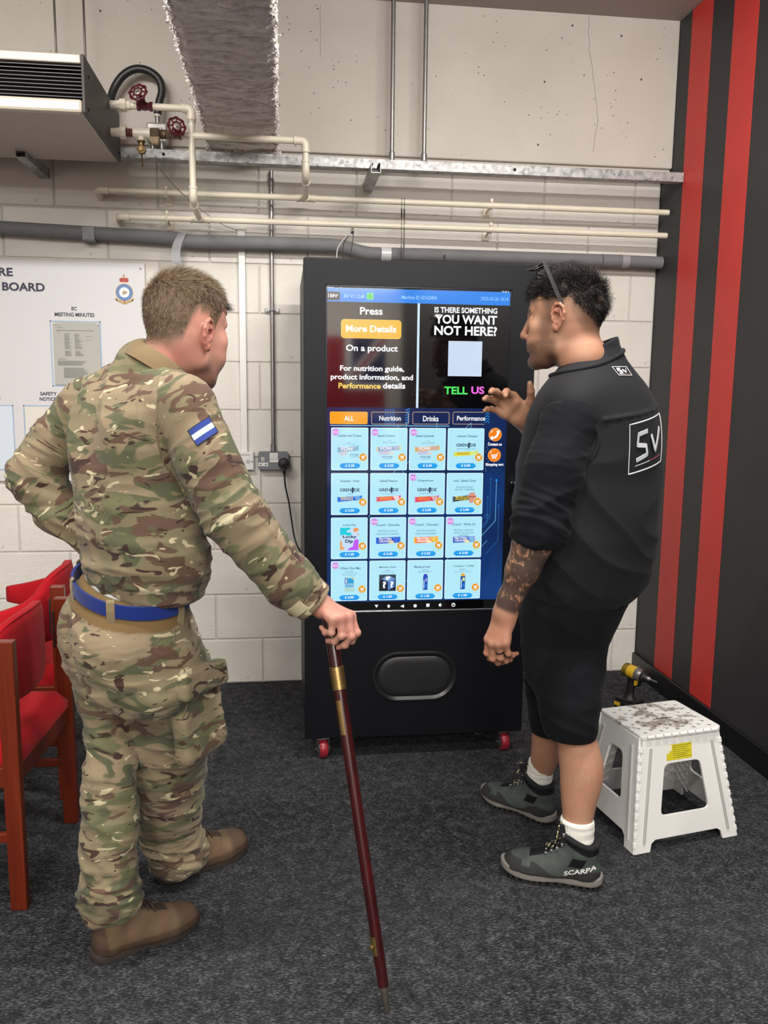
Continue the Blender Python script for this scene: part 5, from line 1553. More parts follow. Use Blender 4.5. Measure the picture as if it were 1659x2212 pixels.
def panel(name, P0, P1, P2, P3, win, arch, rib_in=True, label=None):
    """sheet P0(bottom left) P1(bottom right) P2(top right) P3(top left) with a window and an arched foot"""
    ex = (P1 - P0).normalized(); ez = ((P2 + P3) / 2 - (P0 + P1) / 2); ez = (ez - ex * ez.dot(ex)).normalized(); en = ex.cross(ez)
    loc2 = lambda p: ((p - P0).dot(ex), (p - P0).dot(ez))
    a, b, c_, d = loc2(P0), loc2(P1), loc2(P2), loc2(P3)
    Wb = b[0]; Hh = c_[1]
    edge = lambda v, side: ((d[0] * v / Hh) if side < 0 else (b[0] + (c_[0] - b[0]) * v / Hh))
    foot, ah = arch
    outer = [(0, 0), (foot, 0), (foot + 0.006, ah * 0.7), (foot + 0.022, ah), (Wb - foot - 0.022, ah), (Wb - foot - 0.006, ah * 0.7), (Wb - foot, 0), (Wb, 0), (edge(Hh, 1), Hh), (edge(Hh, -1), Hh)]
    v0, v1, m0, m1 = win
    lw = lambda v: edge(v, -1) + m0
    rw = lambda v: edge(v, 1) - m0
    q = [(lw(v0), v0), (rw(v0), v0), (rw(v1), v1), (lw(v1), v1)]
    hole = []
    for i in range(4):
        p, pa_, pb_ = Vector(q[i]), Vector(q[i - 1]), Vector(q[(i + 1) % 4])
        s0, s1 = p + (pa_ - p).normalized() * m1, p + (pb_ - p).normalized() * m1
        for k in range(5):
            t_ = k / 4; hole.append(tuple(s0 * (1 - t_) ** 2 + p * 2 * t_ * (1 - t_) + s1 * t_ * t_))
    Tm = frame_m(P0, ex, ez, en)
    g = G(); plate(g, outer, [hole], wp, Tm, 0.009, 0.0015)
    o = g.obj(name, stl, label=label)
    g = G()
    for v in np.linspace(0.02, Hh - 0.04, 11):
        for side in (-1, 1):
            u = edge(v, side)
            p = P0 + ex * u + ez * v
            dr = (ez + ex * ((d[0] / Hh) if side < 0 else ((c_[0] - b[0]) / Hh))).normalized()
            g.tube([p - dr * 0.0005, p + dr * 0.0135], 0.0068, wp, seg=8)
    g.obj('hinge_knuckles', o, smooth=True, angle=40)['kind'] = 'stuff'
    g = G()
    for side in (-1, 1):     # moulded stiffening flutes
        va, vb = 0.03, Hh - 0.03
        pa_, pb_ = [P0 + ex * (edge(v, side) - side * 0.03) + ez * v for v in (va, vb)]
        g.tube([pa_ - en * -0.0045, pb_ - en * -0.0045], 0.0055, wp, seg=8); g.tube([pa_ + en * 0.0045, pb_ + en * 0.0045], 0.0055, wp, seg=8)
    if rib_in:
        for k in range(1, 10):
            v = Hh * k / 10
            for side in (-1, 1):
                u0_, u1_ = edge(v, side), edge(min(v + 0.06, Hh), side) - side * (m0 - 0.004)
                pa_, pb_ = P0 + ex * (u0_ - side * 0.008) + ez * v, P0 + ex * u1_ + ez * min(v + 0.055, Hh - 0.01)
                pc_, pd_ = P0 + ex * (u0_ - side * (m0 - 0.004)) + ez * v, P0 + ex * (edge(min(v + 0.055, Hh), side) - side * 0.008) + ez * min(v + 0.055, Hh - 0.01)
                for (r0, r1) in ((pa_, pb_), (pc_, pd_)):
                    off = en * (0.008 if rib_in > 0 else -0.008)
                    g.tube([r0 + off * 0.6, r1 + off * 0.6], 0.003, wp, seg=4)
    g.obj('stiffening_ribs', o, smooth=True, angle=40)['kind'] = 'stuff'
    return o, Tm, ex, ez, en
fp, Tf, fex, fez, fen = panel('front_panel', A0, B0, B3, A3, (0.105, 0.27, 0.085, 0.022), (0.055, 0.036), rib_in=0)
panel('left_panel', D0, A0, A3, D3, (0.13, 0.285, 0.082, 0.02), (0.05, 0.045), rib_in=0)
panel('back_panel', C0, D0, D3, C3, (0.12, 0.26, 0.1, 0.02), (0.055, 0.036), rib_in=-1)
panel('right_panel', B0, C0, C3, B3, (0.13, 0.285, 0.09, 0.02), (0.05, 0.045), rib_in=-1)
g = G(); lab = M('yellow_sticker', (208, 196, 40), 0.45, var=0.12, vscale=60)
Ts = Tf.copy()
ink2 = M('sticker_ink', (92, 88, 30), 0.6)
hf = (Vector(A3) - Vector(A0)).dot(fez)
cxs, czs = 0.185, hf - 0.052
nrm_off = 0.0052 * (1 if fen.y < 0 else -1)
def onpanel(u, v, k=0.0): return A0 + fex * u + fez * v + fen * (nrm_off + (k if fen.y < 0 else -k))
def quad(g, u0, u1, v0, v1, m, k=0.0):
    vs = [onpanel(u0, v0, k), onpanel(u1, v0, k), onpanel(u1, v1, k), onpanel(u0, v1, k)]
    g.add(vs, [(0, 1, 2, 3)], m)
quad(g, 0.138, 0.222, hf - 0.078, hf - 0.028, lab); quad(g, 0.127, 0.14, hf - 0.078, hf - 0.055, lab); quad(g, 0.136, 0.146, hf - 0.048, hf - 0.03, M('torn_paper', (226, 222, 200), 0.7), 0.0003)
for k in range(7): quad(g, 0.15, 0.218 - 0.008 * (k % 3), hf - 0.034 - 0.0062 * k, hf - 0.0325 - 0.0062 * k, ink2, 0.0003)
g.obj('warning_sticker', stl, label='torn yellow sticker')

# ---------------------------------------------------------------- impact driver
dr = thing('impact_driver', 'yellow and black cordless impact driver on the floor behind the stool', 'drill', (1.585, 3.43, 0))
yel, blk = M('tool_yellow', (204, 164, 36), 0.45, var=0.08), M('tool_black', (20, 20, 21), 0.55)
ax = Vector((0.52, -0.84, -0.10)).normalized(); up_ = Vector((0, 0, 1)); sd = ax.cross(up_).normalized(); upp = sd.cross(ax)
bc = Vector((1.572, 3.44, 0.176))
F = frame_m(bc, sd, upp, ax)
g = G(); g.lathe([(0.012, -0.058), (0.024, -0.055), (0.029, -0.046), (0.030, -0.01), (0.031, 0.012)], yel, 20, F); g.obj('motor_housing', dr, smooth=True, angle=40)
g = G()
for k in range(3):
    g.lathe([(0.0302, -0.048 + k * 0.008), (0.0306, -0.046 + k * 0.008), (0.0302, -0.044 + k * 0.008)], blk, 20, F)
g.obj('vents', dr)
g = G(); g.lathe([(0.031, 0.012), (0.032, 0.016), (0.030, 0.034), (0.026, 0.044)], M('tool_grey_metal', (136, 134, 130), 0.35, metal=0.7), 20, F); g.obj('gearcase', dr, smooth=True, angle=40)
g = G(); g.lathe([(0.027, 0.042), (0.027, 0.052), (0.018, 0.06), (0.016, 0.066)], blk, 20, F); g.obj('nose_ring', dr, smooth=True, angle=40)
g = G(); g.lathe([(0.0105, 0.064), (0.0105, 0.078), (0.007, 0.084), (0.0035, 0.085), (0.0035, 0.118)], steel, 12, F); g.obj('chuck', dr, smooth=True, angle=40)
g = G()
hx = Vector((ax.x, ax.y, 0)).normalized(); hy = Vector((-hx.y, hx.x, 0))
def oct_(o, a, b): return [o + hx * (a * math.cos(t_)) + hy * (b * math.sin(t_)) for t_ in np.linspace(0, 2 * math.pi, 17)[:-1]]
rs_ = [(bc - hx * 0.006 + Vector((0, 0, -0.015)), 0.026, 0.02), (bc - hx * 0.012 + Vector((0, 0, -0.05)), 0.022, 0.017), (bc - hx * 0.02 + Vector((0, 0, -0.09)), 0.021, 0.0165), (bc - hx * 0.024 + Vector((0, 0, -0.118)), 0.026, 0.02), (bc - hx * 0.02 + Vector((0, 0, -0.128)), 0.042, 0.03)]
vs = []; fs = []
for o_, a, b in rs_: vs += oct_(o_, a, b)
for i in range(len(rs_) - 1):
    for k in range(16): k2 = (k + 1) % 16; fs.append((i * 16 + k2, i * 16 + k, (i + 1) * 16 + k, (i + 1) * 16 + k2))
g.add(vs, fs, blk); g.obj('handle', dr, smooth=True, angle=60)
g = G(); g.prism([(0.01, -0.025), (0.028, -0.022), (0.022, -0.05), (0.01, -0.056)], yel, bc - hy * 0.0175, hx, up_, hy * 0.035, 0.003); g.obj('side_plate', dr)
g = G(); g.prism([(0.014, -0.032), (0.026, -0.036), (0.022, -0.056), (0.01, -0.06)], blk, bc - hy * 0.008 + hx * 0.01, hx, up_, hy * 0.016, 0.003); g.obj('trigger', dr)
Bm = frame_m(Vector((bc.x, bc.y, 0)) - hx * 0.012, hx, hy, up_)
g = G(); g.box((-0.062, 0.05), (-0.037, 0.037), (0.0, 0.038), blk, 0.005, Bm); g.obj('battery', dr)
g = G(); g.box((-0.058, 0.046), (-0.034, 0.034), (0.038, 0.05), blk, 0.004, Bm); g.box((-0.062, -0.03), (-0.0385, 0.0385), (0.012, 0.03), yel, 0.002, Bm); g.obj('battery_cap', dr)

# ---------------------------------------------------------------- pace stick
tip, head = Vector((0.231, 1.712, 0.0)), Vector((0.108, 1.985, 0.882))
ax = (head - tip).normalized(); L = (head - tip).length
st = thing('walking_stick', 'dark red polished pace stick with brass fittings, held by the soldier', 'stick', tip)
sd = ax.cross(Vector((0, 1, 0))).normalized(); fw = sd.cross(ax)     # fw towards the camera-ish
if fw.y > 0: sd, fw = -sd, -fw
F = frame_m(tip, sd, -fw, ax)
rosew = NT('polished_rosewood')
gr = rosew.noise(30, rosew.mapping((1, 1, 0.05)), detail=5, rough=0.6, dist=0.4)
rosew.set(color=rosew.ramp(gr, [(0.3, lin((30, 6, 8))), (0.6, lin((58, 14, 16))), (0.8, lin((74, 22, 22)))]), rough=0.22, spec=0.5)
rosew.b.inputs['Coat Weight'].default_value = 0.15
g = G(); g.lathe([(0.0125, 0.06), (0.0135, 0.12), (0.0145, 0.5), (0.0155, 0.78), (0.0165, L - 0.02), (0.0168, L - 0.008), (0.012, L + 0.002), (0.004, L + 0.005)], rosew.m, 22, F); g.obj('shaft', st, smooth=True, angle=50)
bras = M('polished_brass', (150, 126, 80), 0.34, metal=0.9, var=0.1, vscale=40)
g = G(); g.lathe([(0.0045, 0.0), (0.0062, 0.004), (0.0112, 0.06), (0.0128, 0.112)], M('steel_ferrule', (118, 112, 104), 0.35, metal=0.8, var=0.15, vscale=60), 20, F); g.obj('ferrule', st, smooth=True, angle=50, label='tapered metal ferrule')
za, zb = 0.742, 0.798
g = G(); g.lathe([(0.0163, za), (0.0174, za + 0.001), (0.0178, zb - 0.001), (0.0166, zb)], bras, 22, F)
for a_ in (-1.9, -1.0):
    for zz in (za + 0.008, (za + zb) / 2, zb - 0.008):
        p = F @ Vector((0.0178 * math.cos(a_), 0.0178 * math.sin(a_), zz)); n_ = (F.to_3x3() @ Vector((math.cos(a_), math.sin(a_), 0)))
        g.lathe([(0.0025, 0), (0.002, 0.001), (0.0005, 0.0015)], bras, 8, Matrix.Translation(p) @ n_.to_track_quat('Z', 'Y').to_matrix().to_4x4())
g.obj('brass_collar', st, smooth=True, angle=40)
g = G()
z0_, z1_ = 0.636, 0.718
n = 7; vs, fs = [], []
for i in range(n):
    a_ = -2.45 + 0.75 * i / (n - 1)
    for zz in (z0_, z1_):
        for rr in (0.0150, 0.0168): vs.append(F @ Vector((rr * math.cos(a_), rr * math.sin(a_), zz)))
for i in range(n - 1):
    b_ = 4 * i
    fs += [(b_ + 1, b_ + 5, b_ + 7, b_ + 3), (b_, b_ + 1, b_ + 5, b_ + 4), (b_ + 2, b_ + 6, b_ + 7, b_ + 3)]
fs += [(0, 1, 3, 2), (4 * n - 4, 4 * n - 2, 4 * n - 1, 4 * n - 3)]
g.add(vs, fs, bras); g.obj('brass_plate', st)
g = G(); n = 6; vs, fs = [], []
for i in range(n):
    a_ = -2.7 + 0.9 * i / (n - 1)
    for zz in (0.131, 0.172):
        for rr in (0.0132, 0.0155): vs.append(F @ Vector((rr * math.cos(a_), rr * math.sin(a_), zz)))
for i in range(n - 1):
    b_ = 4 * i
    fs += [(b_ + 1, b_ + 5, b_ + 7, b_ + 3), (b_, b_ + 1, b_ + 5, b_ + 4), (b_ + 2, b_ + 6, b_ + 7, b_ + 3)]
fs += [(0, 1, 3, 2), (4 * n - 4, 4 * n - 2, 4 * n - 1, 4 * n - 3)]
g.add(vs, fs, bras)
p = F @ Vector((0.0155 * math.cos(-2.35), 0.0155 * math.sin(-2.35), 0.152)); n_ = F.to_3x3() @ Vector((math.cos(-2.35), math.sin(-2.35), 0))
g.lathe([(0.003, 0), (0.003, 0.002), (0.0055, 0.004), (0.0055, 0.007), (0.003, 0.009)], bras, 14, Matrix.Translation(p) @ n_.to_track_quat('Z', 'Y').to_matrix().to_4x4()); g.obj('brass_catch', st, smooth=True, angle=40)

# ---------------------------------------------------------------- figure measurements: (z, x, y, half width, half depth) in metres
S_JACKET = [
    (1.4376, -0.3467, 2.1200, 0.0956, 0.0593), (1.4194, -0.3535, 2.1200, 0.1380, 0.0828), (1.3968, -0.3579, 2.1200, 0.1617, 0.0970),
    (1.3536, -0.3673, 2.1200, 0.1823, 0.1130), (1.2850, -0.3806, 2.1200, 0.1832, 0.1173), (1.2278, -0.3834, 2.1150, 0.1750, 0.1190),
    (1.1582, -0.3743, 2.1150, 0.1809, 0.1230), (1.0878, -0.3612, 2.1150, 0.1905, 0.1295), (1.0285, -0.3517, 2.1150, 0.1946, 0.1323),
    (0.9903, -0.3489, 2.1150, 0.1927, 0.1310), (0.9568, -0.3477, 2.1150, 0.1882, 0.1280), (0.9376, -0.3484, 2.1150, 0.1764, 0.1200),
]
S_HIPS = [
    (0.9609, -0.3738, 2.1200, 0.1576, 0.1166), (0.9298, -0.3848, 2.1200, 0.1661, 0.1329), (0.8841, -0.3964, 2.1200, 0.1799, 0.1439),
    (0.8478, -0.4014, 2.1200, 0.1931, 0.1545), (0.7988, -0.3972, 2.1200, 0.1980, 0.1584), (0.7529, -0.3820, 2.1200, 0.1969, 0.1575),
    (0.7132, -0.3633, 2.1150, 0.1925, 0.1540), (0.6875, -0.3592, 2.1100, 0.1918, 0.1535),
]
S_LEGL = [
    (0.7671, -0.4736, 2.1700, 0.1003, 0.0902), (0.6991, -0.4605, 2.1650, 0.0776, 0.0776), (0.6538, -0.4563, 2.1500, 0.0733, 0.0733),
    (0.6107, -0.4509, 2.1300, 0.0689, 0.0689), (0.5683, -0.4485, 2.1100, 0.0583, 0.0583), (0.5264, -0.4432, 2.0900, 0.0484, 0.0484),
    (0.4855, -0.4447, 2.0700, 0.0553, 0.0553), (0.4201, -0.4430, 2.0500, 0.0617, 0.0617), (0.3553, -0.4396, 2.0300, 0.0641, 0.0641),
    (0.3109, -0.4409, 2.0200, 0.0634, 0.0634), (0.2541, -0.4427, 2.0100, 0.0595, 0.0595), (0.2072, -0.4485, 2.0050, 0.0589, 0.0589),
    (0.1730, -0.4470, 2.0030, 0.0667, 0.0667), (0.1318, -0.4382, 2.0030, 0.0626, 0.0626), (0.1038, -0.4387, 2.0030, 0.0555, 0.0555),
]
S_LEGR = [
    (0.7991, -0.2923, 2.0500, 0.0803, 0.0763), (0.7260, -0.2819, 2.0700, 0.0863, 0.0863), (0.6699, -0.2853, 2.0900, 0.0926, 0.0926),
    (0.6089, -0.2935, 2.1200, 0.0982, 0.0982), (0.5462, -0.3050, 2.1500, 0.0998, 0.0998), (0.4819, -0.3180, 2.1800, 0.0966, 0.0966),
    (0.4199, -0.3198, 2.2000, 0.0978, 0.0978), (0.3244, -0.3226, 2.2300, 0.0922, 0.0922), (0.2400, -0.3276, 2.2600, 0.0824, 0.0824),
    (0.1530, -0.3306, 2.2900, 0.0729, 0.0729), (0.0976, -0.3181, 2.3100, 0.0798, 0.0798), (0.0445, -0.3113, 2.3250, 0.0760, 0.0760),
    (0.0031, -0.3123, 2.3300, 0.0584, 0.0584),
]
M_VEST = [
    (1.5199, 0.8774, 2.2900, 0.1040, 0.0686), (1.4878, 0.8841, 2.2900, 0.1451, 0.0958), (1.4554, 0.8841, 2.2900, 0.1844, 0.1236),
    (1.4228, 0.8872, 2.3000, 0.2104, 0.1473), (1.3568, 0.8886, 2.3100, 0.2313, 0.1758), (1.2763, 0.8889, 2.3200, 0.2379, 0.1903),
    (1.1948, 0.8885, 2.3250, 0.2383, 0.1978), (1.1238, 0.8856, 2.3250, 0.2373, 0.2017), (1.0259, 0.8831, 2.3250, 0.2350, 0.2021),
    (0.9465, 0.8845, 2.3250, 0.2248, 0.1934), (0.8692, 0.8863, 2.3250, 0.2032, 0.1747), (0.8311, 0.8768, 2.3250, 0.1741, 0.1497),
    (0.8115, 0.8630, 2.3250, 0.1500, 0.1290),
]
M_SHORTS = [
    (0.8583, 0.8738, 2.3300, 0.1765, 0.1500), (0.8046, 0.8633, 2.3300, 0.1755, 0.1492), (0.7549, 0.8502, 2.3300, 0.1643, 0.1396),
    (0.6834, 0.8380, 2.3300, 0.1453, 0.1235), (0.6327, 0.8379, 2.3300, 0.1402, 0.1192), (0.5963, 0.8394, 2.3300, 0.1373, 0.1167),
]
M_SHL = [
    (0.6820, 0.8440, 2.2650, 0.0960, 0.0912), (0.6117, 0.8302, 2.2450, 0.0948, 0.0948), (0.5539, 0.8247, 2.2300, 0.0919, 0.0919),
    (0.4944, 0.8230, 2.2200, 0.0846, 0.0846), (0.4539, 0.8236, 2.2150, 0.0761, 0.0761), (0.4326, 0.8259, 2.2150, 0.0696, 0.0696),
]
M_SHR = [
    (0.6403, 0.8115, 2.4000, 0.0836, 0.0794), (0.5509, 0.8246, 2.4200, 0.0775, 0.0775), (0.4746, 0.8387, 2.4400, 0.0741, 0.0741),
    (0.3986, 0.8513, 2.4550, 0.0705, 0.0705), (0.3604, 0.8560, 2.4600, 0.0664, 0.0664), (0.3384, 0.8577, 2.4600, 0.0628, 0.0628),
]
M_LEGL = [
    (0.5011, 0.8330, 2.2200, 0.0587, 0.0616), (0.4318, 0.8448, 2.2150, 0.0522, 0.0584), (0.3645, 0.8555, 2.2050, 0.0556, 0.0623),
    (0.3252, 0.8583, 2.2000, 0.0544, 0.0610), (0.2833, 0.8563, 2.1950, 0.0515, 0.0577), (0.2471, 0.8526, 2.1900, 0.0463, 0.0518),
    (0.2023, 0.8499, 2.1850, 0.0404, 0.0453), (0.1689, 0.8475, 2.1800, 0.0363, 0.0407), (0.1356, 0.8458, 2.1750, 0.0340, 0.0381),
    (0.0802, 0.8472, 2.1700, 0.0346, 0.0387),
]
M_LEGR = [
    (0.4204, 0.8397, 2.4600, 0.0537, 0.0564), (0.3440, 0.8483, 2.4700, 0.0491, 0.0550), (0.2796, 0.8535, 2.4900, 0.0463, 0.0519),
    (0.2240, 0.8527, 2.5100, 0.0414, 0.0463), (0.1740, 0.8499, 2.5300, 0.0350, 0.0392), (0.1256, 0.8509, 2.5450, 0.0318, 0.0356),
    (0.0707, 0.8513, 2.5550, 0.0320, 0.0358),
]
M_SOCKL = [
    (0.1936, 0.8464, 2.1800, 0.0405, 0.0446), (0.1733, 0.8466, 2.1800, 0.0412, 0.0453), (0.1483, 0.8471, 2.1780, 0.0400, 0.0440),
    (0.1239, 0.8478, 2.1750, 0.0382, 0.0420), (0.0802, 0.8473, 2.1700, 0.0364, 0.0401),
]
M_SOCKR = [
    (0.2155, 0.8506, 2.5250, 0.0361, 0.0397), (0.1905, 0.8476, 2.5300, 0.0349, 0.0391), (0.1448, 0.8462, 2.5400, 0.0352, 0.0394),
    (0.0985, 0.8463, 2.5500, 0.0354, 0.0396), (0.0543, 0.8471, 2.5550, 0.0362, 0.0406),
]

# ---------------------------------------------------------------- soft bodies: distance fields turned into one mesh
def smin(a, b, k):
    if k <= 0:
        return np.minimum(a, b)
    h = np.clip(0.5 + 0.5 * (b - a) / k, 0, 1)
    return b + (a - b) * h - k * h * (1 - h)


def _cat(x, xs, ys):
    """smooth interpolation of ys over xs"""
    return np.interp(x, xs, ys)


class Field:
    """a list of shapes joined in order; op 'u' adds, 's' takes away"""
    def __init__(s):
        s.p = []

    def _add(s, f, lo, hi, k, op):
        s.p.append((f, np.array(lo, float), np.array(hi, float), k, op))
        return s

    def cone(s, a, b, ra, rb, k=0.01, op='u', sq=None):
        a, b = np.array(a, float), np.array(b, float)
        ab = b - a
        L2 = float(ab @ ab) or 1e-12
        def f(P):
            t = np.clip(((P - a) @ ab) / L2, 0, 1)
            d = P - a - t[:, None] * ab
            return np.sqrt((d * d).sum(1)) - (ra + (rb - ra) * t)
        r = max(ra, rb)
        return s._add(f, np.minimum(a, b) - r, np.maximum(a, b) + r, k, op)

    def ball(s, c, r, k=0.01, op='u'):
        return s.cone(c, c, r, r, k, op)

    def ell(s, c, r, R=None, k=0.01, op='u'):
        """ellipsoid, axes given by the rows of R"""
        c, r = np.array(c, float), np.array(r, float)
        R = np.eye(3) if R is None else np.array(R, float)
        m = r.min()
        def f(P):
            q = ((P - c) @ R.T) / r
            n = np.sqrt((q * q).sum(1))
            g = np.sqrt(((q / r) ** 2).sum(1)) + 1e-9
            return np.where(n > 1e-6, n * (n - 1) / g, -m)
        e = np.abs(R.T) @ r
        return s._add(f, c - e, c + e, k, op)

    def chain(s, pts, rad, k=0.012, k0=None, op='u'):
        for i in range(len(pts) - 1):
            s.cone(pts[i], pts[i + 1], rad[i], rad[i + 1], (k0 if (i == 0 and k0 is not None) else k), op)
        return s

    def loft(s, rings, heading, k=0.02, op='u', tilt=None, ex=2.0, capr=0.0):
        """upright stack of ovals: rings (z, cx, cy, half width, half depth); heading in radians; tilt lowers the front"""
        r = np.array(sorted(rings), float)
        zs = np.linspace(r[0, 0], r[-1, 0], 90)
        cols = []
        for c in range(1, 5):
            y = np.interp(zs, r[:, 0], r[:, c])
            for _ in range(4):
                y[1:-1] = (y[:-2] + 2 * y[1:-1] + y[2:]) / 4
            cols.append(y)
        hd = heading if callable(heading) else None
        z0, z1 = r[0, 0], r[-1, 0]
        mc = r[:, 1:3].mean(0)
        def f(P):
            x, y, z = P[:, 0], P[:, 1], P[:, 2]
            t = hd(z) if hd else heading
            ct, st = np.cos(t), np.sin(t)
            if tilt:
                z = z - tilt[0] * (x - mc[0]) - tilt[1] * (y - mc[1])
            cx, cy, a, b = (np.interp(z, zs, c) for c in cols)
            dx, dy = x - cx, y - cy
            u = dx * st - dy * ct
            v = dx * ct + dy * st
            if ex == 2.0:
                n = np.sqrt((u / a) ** 2 + (v / b) ** 2)
            else:
                n = (np.abs(u / a) ** ex + np.abs(v / b) ** ex) ** (1 / ex)
            rr = np.sqrt(u * u + v * v) + 1e-9
            d = (n - 1) / np.maximum(n, 1e-6) * rr
            d = np.where(n < 0.25, -0.75 * np.minimum(a, b), d)
            e = np.maximum(z0 - z, z - z1)
            if capr > 0:
                q = np.sqrt(np.maximum(d + capr, 0) ** 2 + np.maximum(e + capr, 0) ** 2) - capr
                return np.where((d + capr > 0) | (e + capr > 0), q, np.maximum(d, e))
            return np.maximum(d, e)
        m = max(r[:, 3].max(), r[:, 4].max())
        tl = (abs(tilt[0]) + abs(tilt[1])) * m if tilt else 0.0
        lo = np.array([r[:, 1].min() - m, r[:, 2].min() - m, z0 - tl])
        hi = np.array([r[:, 1].max() + m, r[:, 2].max() + m, z1 + tl])
        return s._add(f, lo, hi, k, op)

    def box(s, c, h, R, r=0.006, k=0.01, op='u'):
        c, h, R = np.array(c, float), np.array(h, float), np.array(R, float)
        def f(P):
            q = np.abs((P - c) @ R.T) - (h - r)
            return np.sqrt((np.maximum(q, 0) ** 2).sum(1)) + np.minimum(q.max(1), 0) - r
        e = np.abs(R.T) @ h
        return s._add(f, c - e, c + e, k, op)

    def fold(s, pts, r=0.005, k=0.012, depth=0.0):
        """a soft ridge (or, with op s, a crease) following points on the surface"""
        P = [np.array(p, float) for p in pts]
        for i in range(len(P) - 1):
            s.cone(P[i], P[i + 1], r, r, k)
        return s

    def crease(s, pts, r=0.005, k=0.010):
        P = [np.array(p, float) for p in pts]
        for i in range(len(P) - 1):
            s.cone(P[i], P[i + 1], r, r, k, 's')
        return s

    def bounds(s):
        u = [q for q in s.p if q[4] == 'u']
        return np.min([q[1] for q in u], 0) - 0.02, np.max([q[2] for q in u], 0) + 0.02

    def val(s, P, near=None):
        d = np.full(len(P), 10.0)
        for (f, lo, hi, k, op) in (s.p if near is None else near):
            v = f(P)
            if op == 'u':
                d = smin(d, v, k)
            elif op == 's':
                d = -smin(-d, v, k)
            else:
                d = -smin(-d, -v, k)
        return d


def mesh_field(F, h, lo=None, hi=None):
    """surface nets over the active blocks of a grid"""
    a, b = F.bounds()
    lo = a if lo is None else np.maximum(a, np.array(lo, float))
    hi = b if hi is None else np.minimum(b, np.array(hi, float))
    B = 12
    nb = np.ceil((hi - lo) / h / B).astype(int)
    N = nb * B
    V = np.ones(N, np.float32)
    gi = np.stack(np.meshgrid(*[np.arange(n) for n in nb], indexing='ij'), -1).reshape(-1, 3)
    cen = lo + (gi * B + B / 2) * h
    D = F.val(cen)
    half = B * h * 0.5 * 1.7321
    loc = np.stack(np.meshgrid(*[np.arange(B)] * 3, indexing='ij'), -1).reshape(-1, 3) * h
    for g_, d in zip(gi, D):
        i, j, k = g_ * B
        if abs(d) > half * 1.9 + 0.012:
            if d < 0:
                V[i:i + B, j:j + B, k:k + B] = -1
            continue
        p0 = lo + g_ * B * h
        p1 = p0 + B * h
        near = [q for q in F.p if np.all(q[1] - q[3] - half <= p1) and np.all(q[2] + q[3] + half >= p0)]
        V[i:i + B, j:j + B, k:k + B] = (F.val(loc + p0, near) if near else np.full(B ** 3, 1.0)).reshape(B, B, B)
    S = V < 0
    pts, cells, quads_src = [], [], []
    n1 = np.array([N[1] * N[2], N[2], 1])
    for ax in range(3):
        sl0, sl1 = [slice(None)] * 3, [slice(None)] * 3
        sl0[ax], sl1[ax] = slice(0, -1), slice(1, None)
        e = np.argwhere(S[tuple(sl0)] != S[tuple(sl1)])
        o1, o2 = (ax + 1) % 3, (ax + 2) % 3
        e = e[(e[:, o1] > 0) & (e[:, o2] > 0)]
        if not len(e):
            continue
        e2 = e.copy(); e2[:, ax] += 1
        va, vb = V[tuple(e.T)], V[tuple(e2.T)]
        t = va / (va - vb)
        p = e.astype(float)
        p[:, ax] += t
        neg = S[tuple(e.T)]
        c = []
        for d1, d2 in ((0, 0), (-1, 0), (-1, -1), (0, -1)):
            q = e.copy(); q[:, o1] += d1; q[:, o2] += d2
            c.append(q @ n1)
        c = np.stack(c, 1)
        pts.append(np.repeat(p, 4, 0)); cells.append(c.reshape(-1))
        c = np.where(neg[:, None], c[:, [0, 1, 2, 3]], c[:, [0, 3, 2, 1]])
        quads_src.append(c)
    pts = np.concatenate(pts); cells = np.concatenate(cells); Q = np.concatenate(quads_src)
    uc, inv = np.unique(cells, return_inverse=True)
    cnt = np.bincount(inv)
    W = np.stack([np.bincount(inv, pts[:, i]) / cnt for i in range(3)], 1)
    Qi = np.searchsorted(uc, Q)
    return lo + W * h, Qi[:, ::1]


def vnormals(V, Q):
    fn = np.cross(V[Q[:, 2]] - V[Q[:, 0]], V[Q[:, 3]] - V[Q[:, 1]])
    N = np.zeros_like(V)
    for k in range(4):
        for c in range(3):
            N[:, c] += np.bincount(Q[:, k], fn[:, c], len(V))
    return N / (np.linalg.norm(N, axis=1, keepdims=True) + 1e-12)


def relax(V, Q, n=1, w=0.5):
    E_ = np.concatenate([Q[:, [0, 1]], Q[:, [1, 2]], Q[:, [2, 3]], Q[:, [3, 0]]])
    for _ in range(n):
        A = np.zeros_like(V); C_ = np.bincount(E_[:, 0], minlength=len(V)).astype(float)
        for c in range(3):
            A[:, c] = np.bincount(E_[:, 0], V[E_[:, 1], c], len(V))
        V = V * (1 - w) + w * A / np.maximum(C_, 1)[:, None]
    return V


_perm = np.random.default_rng(3).permutation(512)
_grad = np.random.default_rng(4).normal(size=(512, 3)); _grad /= np.linalg.norm(_grad, axis=1, keepdims=True)


def pnoise(P):
    i = np.floor(P).astype(int); f = P - i
    u = f * f * f * (f * (f * 6 - 15) + 10)
    def g(dx, dy, dz):
        h = _perm[(_perm[(_perm[(i[:, 0] + dx) & 511] + i[:, 1] + dy) & 511] + i[:, 2] + dz) & 511]
        return (_grad[h] * (f - np.array([dx, dy, dz]))).sum(1)
    x00 = g(0, 0, 0) * (1 - u[:, 0]) + g(1, 0, 0) * u[:, 0]; x10 = g(0, 1, 0) * (1 - u[:, 0]) + g(1, 1, 0) * u[:, 0]
    x01 = g(0, 0, 1) * (1 - u[:, 0]) + g(1, 0, 1) * u[:, 0]; x11 = g(0, 1, 1) * (1 - u[:, 0]) + g(1, 1, 1) * u[:, 0]
    y0 = x00 * (1 - u[:, 1]) + x10 * u[:, 1]; y1 = x01 * (1 - u[:, 1]) + x11 * u[:, 1]
    return y0 * (1 - u[:, 2]) + y1 * u[:, 2]


